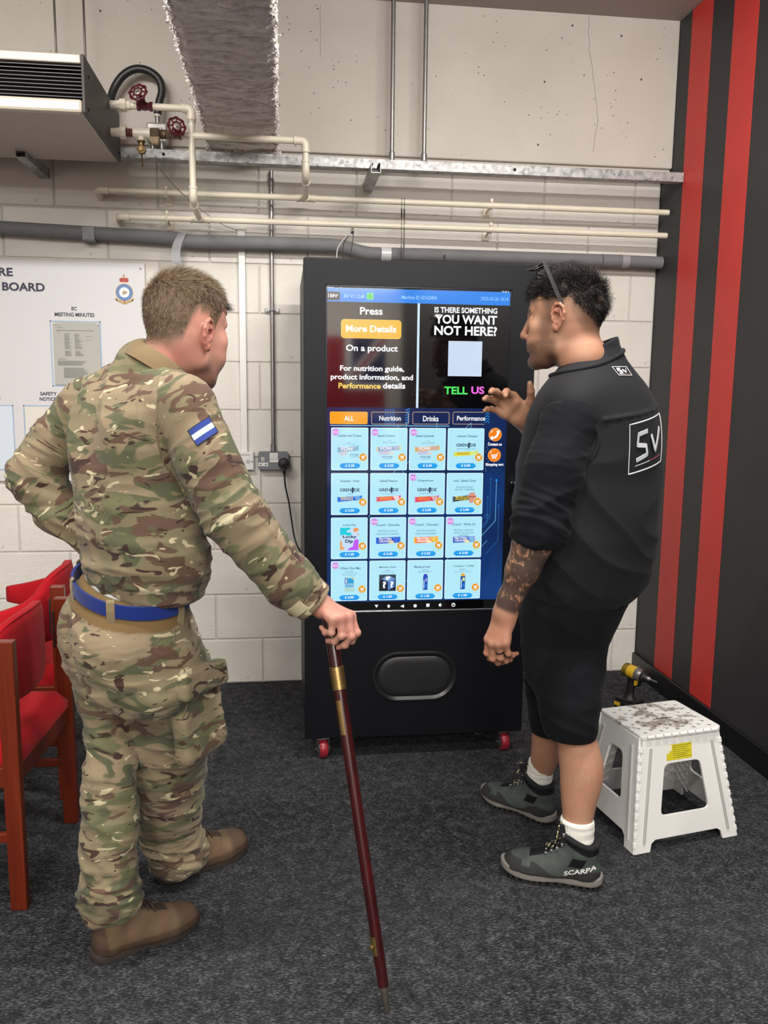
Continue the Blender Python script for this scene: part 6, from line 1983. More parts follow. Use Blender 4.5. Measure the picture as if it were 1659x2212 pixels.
def soft_obj(name, V, Q, mats, parent, attrs=None, label=None, mi=None):
    base = Vector((0, 0, 0))
    if parent is not None:
        r = parent
        while r.parent:
            r = r.parent
        base = r.location
    me = bpy.data.meshes.new(name)
    me.vertices.add(len(V)); me.vertices.foreach_set('co', (V - np.array(base)).astype(np.float32).ravel())
    nq = len(Q)
    me.loops.add(nq * 4); me.loops.foreach_set('vertex_index', Q.astype(np.int32).ravel())
    me.polygons.add(nq); me.polygons.foreach_set('loop_start', np.arange(nq, dtype=np.int32) * 4)
    me.polygons.foreach_set('use_smooth', np.ones(nq, bool))
    for m in (mats if isinstance(mats, list) else [mats]):
        me.materials.append(m)
    if mi is not None:
        me.polygons.foreach_set('material_index', mi.astype(np.int32))
    me.update(calc_edges=True)
    for k, a in (attrs or {}).items():
        if a.ndim == 1:
            at = me.attributes.new(k, 'FLOAT', 'POINT'); at.data.foreach_set('value', a.astype(np.float32))
        else:
            at = me.attributes.new(k, 'FLOAT_VECTOR', 'POINT'); at.data.foreach_set('vector', a.astype(np.float32).ravel())
    o = bpy.data.objects.new(name, me)
    COL.objects.link(o)
    if parent is not None:
        o.parent = parent
    if label:
        o['label'] = label
    return o


def sstep(x, a, b):
    t = np.clip((x - a) / (b - a), 0, 1)
    return t * t * (3 - 2 * t)


# ---------------------------------------------------------------- heads and hands
class Frame3:
    """origin and axes (rows x,y,z), with a scale"""
    def __init__(s, o, x, y, z, sc_=1.0):
        s.o = np.array(o, float); s.R = np.array([x, y, z], float); s.s = sc_

    def w(s, p):
        return s.o + (np.array(p, float) * s.s) @ s.R

    def l(s, P):
        return ((P - s.o) @ s.R.T) / s.s


def head_frame(o, yaw, pitch, roll, sc_):
    """x to the head's right, y forward, z up; yaw from +x towards +y, pitch nods down"""
    f = np.array([math.cos(yaw) * math.cos(pitch), math.sin(yaw) * math.cos(pitch), -math.sin(pitch)])
    r = np.array([math.sin(yaw), -math.cos(yaw), 0.0])
    u = np.cross(r, f)
    r2 = r * math.cos(roll) + u * math.sin(roll); u2 = -r * math.sin(roll) + u * math.cos(roll)
    return Frame3(o, r2, f, u2, sc_)


HR = np.array([  # z, front, back, half width
    (-0.121, 0.074, 0.038, 0.016), (-0.114, 0.083, 0.022, 0.033), (-0.102, 0.0875, 0.004, 0.045), (-0.085, 0.0845, -0.022, 0.0545), (-0.066, 0.0865, -0.05, 0.0605),
    (-0.048, 0.0865, -0.068, 0.0655), (-0.025, 0.083, -0.086, 0.0705), (0.0, 0.0815, -0.100, 0.0745), (0.018, 0.0845, -0.105, 0.0760), (0.034, 0.0875, -0.107, 0.0770),
    (0.055, 0.0845, -0.105, 0.0765), (0.078, 0.074, -0.096, 0.0715), (0.095, 0.059, -0.083, 0.0630), (0.108, 0.040, -0.066, 0.0500), (0.116, 0.018, -0.045, 0.0340), (0.120, -0.004, -0.024, 0.0130)])


def add_head(F, H, neck_pts, neck_r, ear_dz=0.0):
    s = H.s
    zz = np.linspace(HR[0, 0], HR[-1, 0], 120)
    cols = []
    for c in (1, 2, 3):
        y = np.interp(zz, HR[:, 0], HR[:, c])
        for _ in range(5):
            y[1:-1] = (y[:-2] + 2 * y[1:-1] + y[2:]) / 4
        cols.append(y)
    def skull(P):
        L = H.l(P)
        z = L[:, 2]
        fr, bk, w = (np.interp(z, zz, c) for c in cols)
        cy, hd = (fr + bk) / 2, (fr - bk) / 2
        v = (L[:, 1] - cy) / hd
        tw = np.where(z < 0.05, 1 - 0.20 * np.clip(v, 0, 1.2) ** 2, 1 - 0.08 * np.clip(v, 0, 1.2) ** 2)
        u = L[:, 0] / (w * tw)
        ex = np.where(v > 0, 2.35, 2.1)
        n = (np.abs(u) ** ex + np.abs(v) ** ex) ** (1 / ex)
        rr = np.sqrt(L[:, 0] ** 2 + (L[:, 1] - cy) ** 2) + 1e-9
        d = (n - 1) / np.maximum(n, 1e-6) * rr
        d = np.where(n < 0.3, -0.02, d)
        e = np.maximum(HR[0, 0] - z, z - HR[-1, 0])
        return np.maximum(d, e) * s
    o = H.o
    F._add(skull, o - 0.135 * s, o + 0.135 * s, 0.0, 'u')
    W = H.w
    C = lambda a, b, ra, rb, k=0.008, op='u': F.cone(W(a), W(b), ra * s, rb * s, k * s, op)
    Bq = lambda a, r, k=0.01, op='u': F.ball(W(a), r * s, k * s, op)
    # brow, sockets, cheekbones
    for g_ in (-1, 1):
        C((g_ * 0.008, 0.084, 0.0225), (g_ * 0.042, 0.068, 0.0265), 0.0075, 0.006, 0.014)
        Bq((g_ * 0.030, 0.094, 0.0025), 0.0165, 0.014, 's')
        Bq((g_ * 0.0305, 0.0675, 0.002), 0.0132, 0.003)
        C((g_ * 0.017, 0.0795, 0.0085), (g_ * 0.043, 0.071, 0.0085), 0.0042, 0.0034, 0.005)     # upper lid fold
        C((g_ * 0.018, 0.0785, -0.0045), (g_ * 0.042, 0.0715, -0.003), 0.0032, 0.0028, 0.005)
        Bq((g_ * 0.048, 0.055, -0.018), 0.018, 0.026)
        Bq((g_ * 0.050, 0.002, -0.074), 0.015, 0.03)
        Bq((g_ * 0.036, 0.062, -0.055), 0.018, 0.03)
    # nose
    C((0, 0.0845, 0.014), (0, 0.1030, -0.028), 0.0078, 0.0092, 0.010)
    Bq((0, 0.1045, -0.0335), 0.0098, 0.006)
    for g_ in (-1, 1):
        Bq((g_ * 0.0115, 0.0925, -0.0385), 0.0078, 0.007)
        Bq((g_ * 0.0065, 0.0985, -0.0445), 0.0042, 0.004, 's')
    # mouth and chin
    for g_ in (-1, 1):
        C((0, 0.0885, -0.0605), (g_ * 0.021, 0.0800, -0.0648), 0.0068, 0.0040, 0.006)
        C((0, 0.0865, -0.0735), (g_ * 0.019, 0.0790, -0.0690), 0.0072, 0.0040, 0.006)
        C((0, 0.0950, -0.0668), (g_ * 0.023, 0.0835, -0.0668), 0.0014, 0.0012, 0.003, 's')
    C((-0.02, 0.0895, -0.0850), (0.02, 0.0895, -0.0850), 0.0050, 0.0050, 0.012, 's')
    Bq((0, 0.0735, -0.1035), 0.0165, 0.014)
    # neck
    F.chain(neck_pts, neck_r, 0.03, 0.03)
    # ears
    for g_ in (-1, 1):
        def e(y, z, x=0.0):
            y_, z_ = y - 0.002, z - 0.006 + ear_dz
            return (g_ * (0.0735 + x + 0.020 * max(0.0, 0.014 - y) / 0.034), y_ - 0.006, z_)
        out = [(0.012, -0.008, 0.002), (0.0145, 0.008, 0.003), (0.012, 0.022, 0.003), (0.003, 0.031, 0.003), (-0.009, 0.031, 0.003), (-0.0185, 0.023, 0.002), (-0.0215, 0.008, 0.0), (-0.0185, -0.008, -0.001), (-0.0105, -0.021, -0.001), (-0.001, -0.030, 0.0), (0.007, -0.029, 0.0), (0.0095, -0.020, 0.0)]
        pts = [e(*p) for p in out]
        # plate behind the rim
        ctr = [e(-0.004, 0.012, -0.004), e(-0.004, -0.014, -0.004)]
        C(ctr[0], ctr[1], 0.0125, 0.0095, 0.004)
        C(e(0.004, 0.012, -0.008), e(0.004, -0.012, -0.008), 0.010, 0.009, 0.006)
        Bq(e(0.002, 0.0, 0.0075), 0.0115, 0.004, 's')
        Bq(e(-0.006, 0.014, 0.0085), 0.0075, 0.004, 's')
        for i in range(len(pts) - 1):
            C(pts[i], pts[i + 1], 0.0040 if i < 9 else 0.005, 0.0040 if i < 8 else 0.0052, 0.003)
        C(e(-0.010, 0.018, 0.001), e(-0.0145, 0.002, 0.001), 0.0030, 0.0032, 0.003)
        C(e(-0.0145, 0.002, 0.001), e(-0.006, -0.015, 0.001), 0.0032, 0.0034, 0.003)
        Bq(e(0.0105, -0.004, 0.002), 0.0044, 0.003)
        Bq(e(0.002, -0.024, 0.0), 0.0072, 0.004)
        Bq(e(0.0055, -0.006, 0.004), 0.0042, 0.003, 's')


def add_hand(F, o, y, z, right, sc_, fingers, thumb, wrist_r=0.026, from_pt=None):
    """y points to the knuckles, z out of the back of the hand; fingers = [(spread, mcp, pip, dip)] index..little, in degrees"""
    y = np.array(y, float); y /= np.linalg.norm(y)
    z = np.array(z, float); z = z - y * (z @ y); z /= np.linalg.norm(z)
    x = np.cross(y, z) * (-1 if right else 1)      # towards the thumb
    H = Frame3(o, x, y, z, sc_)
    W = H.w
    s = sc_
    mcp = [(0.0265, 0.088, 0.000), (0.0075, 0.093, 0.0035), (-0.0115, 0.0875, 0.002), (-0.0285, 0.078, -0.003)]
    base = [(0.015, 0.004, 0.0), (0.005, 0.0, 0.002), (-0.005, 0.0, 0.002), (-0.014, 0.003, 0.0)]
    for b, m in zip(base, mcp):
        F.cone(W(b), W(m), 0.0155 * s, 0.0112 * s, 0.014 * s)
    F.cone(W((0.012, 0.03, -0.012)), W((-0.014, 0.03, -0.010)), 0.013 * s, 0.012 * s, 0.02 * s)
    F.cone(W((0.02, 0.075, -0.007)), W((-0.024, 0.068, -0.008)), 0.0095 * s, 0.009 * s, 0.015 * s)
    lens = [(0.043, 0.026, 0.021), (0.048, 0.030, 0.022), (0.044, 0.028, 0.021), (0.034, 0.021, 0.019)]
    rads = [(0.0100, 0.0090, 0.0082, 0.0066), (0.0102, 0.0092, 0.0084, 0.0068), (0.0097, 0.0088, 0.0080, 0.0064), (0.0086, 0.0078, 0.0070, 0.0056)]
    nails = []
    tips = []
    for i, (sp, a1, a2, a3) in enumerate(fingers):
        p = np.array(mcp[i])
        spr = math.radians(sp)
        d0 = np.array([math.sin(spr), math.cos(spr), 0.0])
        ang = 0.0
        for j, (L, a) in enumerate(zip(lens[i], (a1, a2, a3))):
            ang += math.radians(a)
            d = d0 * math.cos(ang) + np.array([0, 0, -1.0]) * math.sin(ang)
            up = d0 * math.sin(ang) + np.array([0, 0, 1.0]) * math.cos(ang)
            q = p + d * L
            F.cone(W(p), W(q), rads[i][j] * s, rads[i][j + 1] * s, (0.010 if j == 0 else 0.004) * s)
            if j:
                F.ball(W(p + up * 0.0012), rads[i][j] * 1.04 * s, 0.004 * s)
            p = q
            if j == 2:
                nails.append((W(q - d * 0.006 + up * rads[i][3] * 0.80), d @ H.R, up @ H.R, rads[i][3] * s))
                tips.append(W(q))
    # thumb: (side spread, forward, opposition, bend, tip bend)
    sp, fl, b1, b2 = [math.radians(v) for v in thumb]
    p = np.array([0.016, 0.014, -0.006])
    d = np.array([math.sin(sp) * math.cos(fl), math.cos(sp) * math.cos(fl), -math.sin(fl)])
    axis = np.cross(d, np.array([-math.cos(sp), math.sin(sp), 0.25])); axis /= np.linalg.norm(axis)
    def rot(v, t):
        return v * math.cos(t) + np.cross(axis, v) * math.sin(t) + axis * (axis @ v) * (1 - math.cos(t))
    q = p + d * 0.046
    F.cone(W(p), W(q), 0.0165 * s, 0.0118 * s, 0.018 * s)
    d1 = rot(d, b1); q2 = q + d1 * 0.034
    F.cone(W(q), W(q2), 0.0112 * s, 0.0098 * s, 0.008 * s)
    d2 = rot(d1, b2); q3 = q2 + d2 * 0.025
    F.cone(W(q2), W(q3), 0.0100 * s, 0.0072 * s, 0.004 * s)
    un = np.cross(axis, d2); un = -un
    nails.append((W(q3 - d2 * 0.006 + un * 0.0066), d2 @ H.R, un @ H.R, 0.0076 * s))
    if from_pt is not None:
        F.cone(from_pt[0], W((0, 0.006, 0)), from_pt[1], wrist_r * s, 0.02)
    return H, nails, tips

# ---------------------------------------------------------------- cloth and skin
def camo_mat(name):
    t = NT(name)
    p = t.attr('pat', 'Vector')
    def lay(sc, loc, detail=2.0, dist=0.4, rough=0.5):
        return t.noise(1.0, t.mapping(sc, loc, src=p), detail=detail, rough=rough, dist=dist)
    base = t.mix(t.mask(lay((4, 4, 7), (0, 0, 0)), 0.42, 0.6), lin((130, 116, 94)), lin((117, 110, 86)))
    base = t.mix(t.mask(lay((5, 5, 9), (7, 3, 1)), 0.50, 0.62), base, lin((137, 123, 100)))
    g1 = t.mask(lay((7.5, 7.5, 17), (3, 9, 4), 2.5, 0.8), 0.555, 0.580)
    base = t.mix(g1, base, lin((85, 87, 66)))
    g2 = t.mask(lay((6, 6, 16), (13, 2, 8), 2.5, 0.8), 0.595, 0.62)
    base = t.mix(g2, base, lin((101, 101, 75)))
    b1 = t.mask(lay((9, 9, 22), (21, 5, 3), 2.5, 1.0), 0.585, 0.605)
    base = t.mix(b1, base, lin((91, 72, 60)))
    b2 = t.mask(lay((15, 15, 40), (2, 31, 7), 2.0, 1.0), 0.635, 0.648)
    base = t.mix(b2, base, lin((62, 47, 41)))
    c1 = t.mask(lay((15, 15, 36), (5, 17, 23), 2.0, 1.3), 0.655, 0.668)
    base = t.mix(c1, base, lin((180, 171, 141)))
    vs = t.vor(1.0, t.mapping((13, 13, 22), (1, 4, 9), src=p))
    spots = t.math('MULTIPLY', t.math('SUBTRACT', 1.0, t.mask(vs.outputs['Distance'], 0.13, 0.15)), t.mask(lay((9, 9, 9), (40, 2, 2), 1.0), 0.56, 0.6))
    base = t.mix(spots, base, lin((188, 179, 150)))
    base = t.mix(t.attr('tan'), base, lin((111, 90, 58)))
    t.set(color=base, rough=0.85, spec=0.15)
    t.b.inputs['Sheen Weight'].default_value = 0.1
    t.bump(t.noise(700, detail=2), 0.25, 0.0008)
    return t.m


def plain_cloth(name, rgb, rough=0.85, bs=700, sheen=0.15, var=0.08):
    t = NT(name)
    c = lin(rgb)
    t.set(color=t.mix(t.mask(t.noise(6, detail=4), 0.3, 0.7), tuple(v * (1 - var) for v in c[:3]) + (1,), tuple(min(1, v * (1 + var)) for v in c[:3]) + (1,)), rough=rough, spec=0.2)
    t.b.inputs['Sheen Weight'].default_value = sheen
    t.bump(t.noise(bs, detail=2), 0.2, 0.0008)
    return t.m


def skin_mat(name, base, red, hair, tattoo=False):
    t = NT(name)
    c = t.mix(t.math('MULTIPLY', t.mask(t.noise(22, detail=4), 0.35, 0.7), 0.35), lin(base), lin(red))
    c = t.mix(t.attr('flush'), c, lin(red))
    c = t.mix(t.attr('lip'), c, lin((150, 92, 88)))
    stub = t.mask(t.noise(900, detail=2, rough=0.6), 0.35, 0.62)
    c = t.mix(t.math('MULTIPLY', t.attr('beard'), t.math('ADD', 0.35, t.math('MULTIPLY', stub, 0.5))), c, lin(hair))
    c = t.mix(t.math('MULTIPLY', t.attr('hair'), t.math('ADD', 0.72, t.math('MULTIPLY', stub, 0.28))), c, lin(hair))
    if tattoo:
        n = t.noise(26, t.mapping((1, 1, 0.7)), detail=5, rough=0.65, dist=1.4)
        n2 = t.noise(70, detail=3, dist=0.8)
        k = t.math('MULTIPLY', t.attr('tattoo'), t.math('MAXIMUM', t.math('MULTIPLY', t.mask(n, 0.38, 0.48), 0.88), t.math('MULTIPLY', t.mask(n2, 0.5, 0.6), 0.6)))
        c = t.mix(k, c, lin((42, 41, 41)))
        hs = t.mask(t.noise(140, t.mapping((1, 1, 0.18)), detail=3, rough=0.7), 0.57, 0.66)
        c = t.mix(t.math('MULTIPLY', t.attr('leghair'), t.math('MULTIPLY', hs, 0.16)), c, lin((70, 50, 40)))
    t.set(color=c, rough=0.52, spec=0.35)
    t.b.inputs['Subsurface Weight'].default_value = 0.12
    t.b.inputs['Subsurface Radius'].default_value = (0.010, 0.004, 0.002)
    t.b.inputs['Subsurface Scale'].default_value = 0.5
    t.bump(t.noise(420, detail=3), 0.12, 0.001)
    return t.m


def ridged(P, warp=0.6):
    w = np.stack([pnoise(P * 0.5 + 11.3), pnoise(P * 0.5 + 27.7), pnoise(P * 0.5 + 3.1)], 1) * warp
    n = pnoise(P + w)
    return 1 - np.abs(n) * 2.6


def seg_param(V, a, b):
    a, b = np.array(a, float), np.array(b, float)
    ab = b - a
    t = ((V - a) @ ab) / (ab @ ab)
    d = V - a - np.clip(t, 0, 1)[:, None] * ab
    return t, np.sqrt((d * d).sum(1))


def wrinkle(V, N, axis, fa, fo, amp, seed=0.0, warp=0.7):
    """folds whose creases lie across the axis"""
    a = np.array(axis, float); a /= np.linalg.norm(a)
    al = V @ a
    P = (V - al[:, None] * a) * fo + al[:, None] * a * fa + seed
    r = ridged(P, warp)
    r = np.where(r > 0, r ** 1.5, r * 0.8)
    return V + N * (r * amp)[:, None]


def limb_pat(V, segs, off):
    """pattern coordinates turned so that z runs along the nearest limb"""
    best = np.full(len(V), 1e9); out = V.copy()
    for (a, b) in segs:
        t, d = seg_param(V, a, b)
        z = np.array(b, float) - np.array(a, float); L = np.linalg.norm(z); z /= L
        x = np.cross(z, [0, 0, 1.0]); x /= np.linalg.norm(x) + 1e-9
        y = np.cross(z, x)
        q = np.stack([(V - a) @ x, (V - a) @ y, -(V - a) @ z], 1)
        m = d < best
        best = np.where(m, d, best); out[m] = q[m]
    return out + off


def march(F, o, d, near=0.0, n=40):
    """from o along d to the surface"""
    p = np.array(o, float); d = np.array(d, float); d /= np.linalg.norm(d)
    for _ in range(n):
        v = F.val(p[None])[0] - near
        if abs(v) < 2e-4:
            break
        p = p + d * max(min(v, 0.05), -0.01) * 0.8
    return p


def march_many(F, P, d, near=0.0, n=26):
    P = np.array(P, float); d = np.array(d, float)
    d = d / np.linalg.norm(d, axis=-1, keepdims=True)
    if d.ndim == 1:
        d = np.repeat(d[None], len(P), 0)
    for _ in range(n):
        v = F.val(P) - near
        P = P + d * np.clip(v, -0.01, 0.05)[:, None] * 0.8
    return P


def decal_text(g, s, m, F, o, ux, uy, dirn, x0, x1, z0, z1, bold=0.02, off=0.0016):
    vs, fs = text_geo(s, bold)
    lo, hi = vs.min(0), vs.max(0)
    u = x0 + (vs[:, 0] - lo[0]) / (hi[0] - lo[0]) * (x1 - x0)
    v = z0 + (vs[:, 1] - lo[1]) / (hi[1] - lo[1]) * (z1 - z0)
    P = np.array(o) + u[:, None] * np.array(ux) + v[:, None] * np.array(uy)
    g.add(march_many(F, P, dirn, off), fs, m)


def on_surface(F, pts, dirn, off=0.001):
    return march_many(F, np.array(pts, float), dirn, off)


def ribbon(g, pts, nrm, wd, th, m):
    """a flat strap along points; nrm = outward normal per point"""
    P = [np.array(p) for p in pts]; vs, fs = [], []
    n = len(P)
    for i in range(n):
        d = P[min(i + 1, n - 1)] - P[max(i - 1, 0)]; d /= np.linalg.norm(d)
        nn = np.array(nrm[i]); s_ = np.cross(d, nn); s_ /= np.linalg.norm(s_) + 1e-9; nn = np.cross(s_, d)
        for a, b in ((-1, -0.2), (1, -0.2), (0.92, 1), (-0.92, 1)):
            vs.append(P[i] + s_ * a * wd / 2 + nn * b * th)
    for i in range(n - 1):
        for k in range(4):
            k2 = (k + 1) % 4
            fs.append((4 * i + k, 4 * i + k2, 4 * i + 4 + k2, 4 * i + 4 + k))
    fs += [(3, 2, 1, 0), (4 * n - 4, 4 * n - 3, 4 * n - 2, 4 * n - 1)]
    g.add(vs, fs, m)
    return g


def grad(F, P, e=0.002):
    G_ = np.stack([F.val(P + np.eye(3)[i] * e) - F.val(P - np.eye(3)[i] * e) for i in range(3)], 1)
    return G_ / (np.linalg.norm(G_, axis=1, keepdims=True) + 1e-9)


def hair_mesh(name, roots, nrm, flow, length, width, m, parent, curl=0.0, seed=5, lift=0.5, segs=3):
    """thousands of fine tapered blades, one mesh"""
    r = np.random.default_rng(seed)
    n = len(roots)
    side = np.cross(nrm, flow) + r.normal(size=(n, 3)) * 0.5
    side /= np.linalg.norm(side, axis=1, keepdims=True)
    d = nrm * lift + flow * (1 - lift) + r.normal(size=(n, 3)) * 0.16
    d /= np.linalg.norm(d, axis=1, keepdims=True)
    P = roots - nrm * 0.001
    ph = r.uniform(0, 6.28, n)
    levels = [P]
    for k in range(segs):
        t = (k + 1) / segs
        d = d + flow * 0.22 + curl * (np.cos(ph + 4.5 * t)[:, None] * side + np.sin(ph + 4.5 * t)[:, None] * nrm)
        d /= np.linalg.norm(d, axis=1, keepdims=True)
        P = P + d * (length / segs)[:, None]
        levels.append(P)
    V, fs = [], []
    for k, L in enumerate(levels):
        w_ = width * (1 - 0.8 * k / segs)
        V += [L - side * w_ / 2, L + side * w_ / 2]
    V = np.stack(V, 1)                       # n, 2*(segs+1), 3
    m_ = 2 * (segs + 1)
    base = np.arange(n)[:, None] * m_
    q = np.concatenate([base + np.array([2 * k, 2 * k + 1, 2 * k + 3, 2 * k + 2]) for k in range(segs)], 0)
    o = soft_obj(name, V.reshape(-1, 3), q, m, parent)
    o['kind'] = 'stuff'
    return o


def hairline(L, pts):
    th = np.arctan2(np.abs(L[:, 0]), L[:, 1] + 0.005)
    p = np.array(pts)
    return L[:, 2] - np.interp(th, p[:, 0], p[:, 1])


# ---------------------------------------------------------------- boots
def make_boot(parent, heel, dirn, L, shaft, mats, hiking=False, left=True, trunk=None):
    """heel point on the floor, unit direction to the toe; returns the upper's field and its frame"""
    y = np.array([dirn[0], dirn[1], 0.0]); y /= np.linalg.norm(y)
    x = np.array([y[1], -y[0], 0.0])
    H = Frame3([heel[0], heel[1], 0], x, y, [0, 0, 1.0], L / 0.29)
    W = H.w; s = H.s
    inn = (1 if left else -1)      # inner side of the foot is +x for the left foot
    F = Field()
    sp = 0.004
    F.cone(W((0, 0.040, 0.052)), W((0, 0.040, 0.030)), 0.0365 * s, 0.0385 * s, 0.01)
    F.chain([W((0, 0.050, 0.050)), W((0.002 * inn, 0.11, 0.047)), W((0.003 * inn, 0.17, 0.040))], [0.037 * s, 0.0395 * s, 0.041 * s], 0.03)
    F.chain([W((0.014 * inn, 0.17, 0.032)), W((0.013 * inn, 0.215, 0.032)), W((0.010 * inn, 0.250, 0.032))], [0.034 * s, 0.0350 * s, 0.0325 * s], 0.03)
    F.chain([W((-0.014 * inn, 0.15, 0.028)), W((-0.012 * inn, 0.20, 0.028)), W((-0.010 * inn, 0.240, 0.030))], [0.032 * s, 0.033 * s, 0.031 * s], 0.03)
    F.cone(W((0, 0.150, 0.056)), W((0, 0.075, 0.110)), 0.033 * s, 0.040 * s, 0.035)
    top = shaft
    F.chain([W((0, 0.052, 0.06)), W((0, 0.052, 0.11)), np.array(trunk if trunk is not None else W((0, 0.050, top)))], [0.037 * s, 0.0405 * s, 0.046 * s], 0.02)
    f0 = F.val
    def flat(P):
        return 0.020 - H.l(P)[:, 2] * s
    F._add(lambda P: (0.031 if hiking else 0.017) - P[:, 2], W((0, 0.14, 0)) - 0.3, W((0, 0.14, 0)) + 0.3, 0.006, 'i')
    if top:
        F._add(lambda P: P[:, 2] - (top + (0.40 if hiking else 0.0) * np.clip(H.l(P)[:, 1] - 0.035, 0, 0.1)), W((0, 0.14, 0)) - 0.3, W((0, 0.14, 0)) + 0.3, 0.006, 'i')
    V, Q = mesh_field(F, 0.0032, hi=[9, 9, top + 0.06])
    l = H.l(V)
    zone = np.zeros(len(V))
    b = make_zone = None
    if hiking:
        rand_z = 0.054 + 0.014 * np.sin(l[:, 1] * 40) * (l[:, 1] < 0.2) + 0.012 * (l[:, 1] > 0.225)
        zone = sstep(l[:, 2], rand_z + 0.001, rand_z - 0.001)
        collar = np.maximum(sstep(l[:, 2] - np.clip(l[:, 1] - 0.035, 0, 0.1) * 0.40, 0.108, 0.110), ((np.abs(l[:, 1] - 0.066 + 0.5 * (l[:, 2] - 0.085)) < 0.020) & (np.abs(l[:, 2] - 0.086) < 0.014)).astype(float))
        tong = ((np.abs(l[:, 0]) < 0.021) & (l[:, 1] > 0.085) & (l[:, 1] < 0.205) & (l[:, 2] > 0.05)).astype(float)
        collar = np.maximum(collar, tong)
    else:
        zone = sstep(l[:, 2], 0.046, 0.040) * 0.7 + sstep(l[:, 1], 0.205, 0.222) * 0.6 + sstep(l[:, 1] + 0.12 * (l[:, 2] - 0.04), 0.034, 0.030) * 0.7
        zone = np.clip(zone, 0, 1)
        collar = ((np.abs(l[:, 0]) < 0.019) & (l[:, 1] > 0.08) & (l[:, 1] < 0.195) & (l[:, 2] > 0.05)).astype(float)
    N = vnormals(V, Q)
    V = V + N * ((-0.0012 * collar) + 0.0005 * pnoise(V * 90))[:, None]
    up = soft_obj('boot_upper', V, Q, mats[0], parent, {'zone': zone, 'collar': collar})
    # sole
    outl = [(0, -0.004), (0.022, 0.004), (0.033, 0.03), (0.0345, 0.07), (0.034 if inn < 0 else 0.029, 0.12), (0.043 if inn < 0 else 0.036, 0.165), (0.0465 if inn < 0 else 0.0455, 0.20), (0.040, 0.24), (0.026, 0.272), (0.010, 0.2855),
            (-0.006, 0.2855), (-0.024, 0.274), (-0.039, 0.243), (-0.0455 if inn < 0 else -0.0465, 0.20), (-0.036 if inn < 0 else -0.043, 0.165), (-0.029 if inn < 0 else -0.034, 0.12), (-0.0345, 0.07), (-0.033, 0.03), (-0.022, 0.004)]
    pl = [tuple(p) for p in [v.to_2d() for v in spline([Vector((a, b_, 0)) for a, b_ in outl + outl[:2]], 4)][:-8 + 3]]
    def layer(z, grow, rocker=True):
        out = []
        for a, b_ in pl:
            k = 1 + grow
            zz = z + (0.013 * max(0, (b_ - 0.225) / 0.06) ** 1.6 if rocker else 0) + (0.006 * max(0, (0.02 - b_) / 0.03) if rocker else 0)
            out.append(W((a * k, 0.14 + (b_ - 0.14) * (1 + grow * 0.35), zz)))
        return out
    def stack(levels, m, name):
        vs, fs = [], []
        n = len(pl)
        for z, gr in levels:
            vs += layer(z, gr)
        for i in range(len(levels) - 1):
            for k in range(n):
                k2 = (k + 1) % n
                fs.append((i * n + k, i * n + k2, (i + 1) * n + k2, (i + 1) * n + k))
        fs.append(tuple(range(n))[::-1]); fs.append(tuple((len(levels) - 1) * n + k for k in range(n)))
        g = G(); g.add(vs, fs, m)
        return g.obj(name, parent, smooth=True, angle=35)
    if hiking:
        stack([(0.013, 0.03), (0.014, 0.06), (0.021, 0.10), (0.027, 0.07), (0.033, 0.09), (0.0365, 0.05)], mats[1], 'midsole')
        g = G()
        n = len(pl)
        ring = layer(0.0, 0.0)
        for k in range(0, n, 2):
            a, c_ = np.array(ring[k]), np.array(ring[(k + 1) % n])
            cen = W((0, np.clip(H.l(a[None])[0, 1], 0.03, 0.25), 0.0)); cen = np.array([cen[0], cen[1], a[2]])
            ia, ic = a + (cen - a) * 0.35, c_ + (cen - c_) * 0.35
            up_ = np.array([0, 0, 0.0145])
            vs = [a, c_, ic, ia, a + up_, c_ + up_, ic + up_, ia + up_]
            g.add(vs, [(3, 2, 1, 0), (4, 5, 6, 7), (0, 1, 5, 4), (1, 2, 6, 5), (2, 3, 7, 6), (3, 0, 4, 7)], mats[2])
        o = g.obj('tread_lug', parent); o['kind'] = 'stuff'
    else:
        stack([(0.0, 0.01), (0.002, 0.03), (0.012, 0.04), (0.020, 0.05), (0.023, 0.02)], mats[1], 'sole')
    # laces: crossings up the instep
    g = G()
    rows = [(0.188, 0.0), (0.168, 0.0), (0.148, 0.0), (0.128, 0.0), (0.112, 0.0), (0.098, 0.0)]
    pts_l, pts_r = [], []
    for i, (yy, _) in enumerate(rows):
        for sg, lst in ((-1, pts_l), (1, pts_r)):
            st_ = W((sg * 0.021, yy, 0.17)); dn = np.array([0, 0, -1.0]) * 0.85 + H.R[1] * -0.35
            lst.append(march(F, st_, dn, 0.0022))
    def arc(a, b):
        mid = (a + b) / 2; m2 = march(F, mid + np.array([0, 0, 0.03]), [0, 0, -1.0], 0.0042)
        return spline([a, m2, b], 5)
    lr = 0.0021 if hiking else 0.0019
    for i in range(len(rows) - 1):
        g.tube(arc(pts_l[i], pts_r[i + 1]), lr, mats[3], seg=6); g.tube(arc(pts_r[i], pts_l[i + 1]), lr, mats[3], seg=6)
    g.tube(arc(pts_l[0], pts_r[0]), lr, mats[3], seg=6)
    if hiking:
        c = np.array((pts_l[-1] + pts_r[-1]) / 2)
        rr = np.random.default_rng(9)
        for k in range(14):
            e = c + H.R[0] * rr.uniform(-0.04, 0.04) + H.R[1] * rr.uniform(-0.005, 0.035) + np.array([0, 0, rr.uniform(-0.02, 0.02)])
            mid = (c + e) / 2 + np.array([0, 0, 0.018]) + H.R[1] * 0.01
            g.tube(spline([c, mid, e], 5), lr, mats[3], seg=6)
    g.obj('lace', parent, smooth=True)
    g = G()
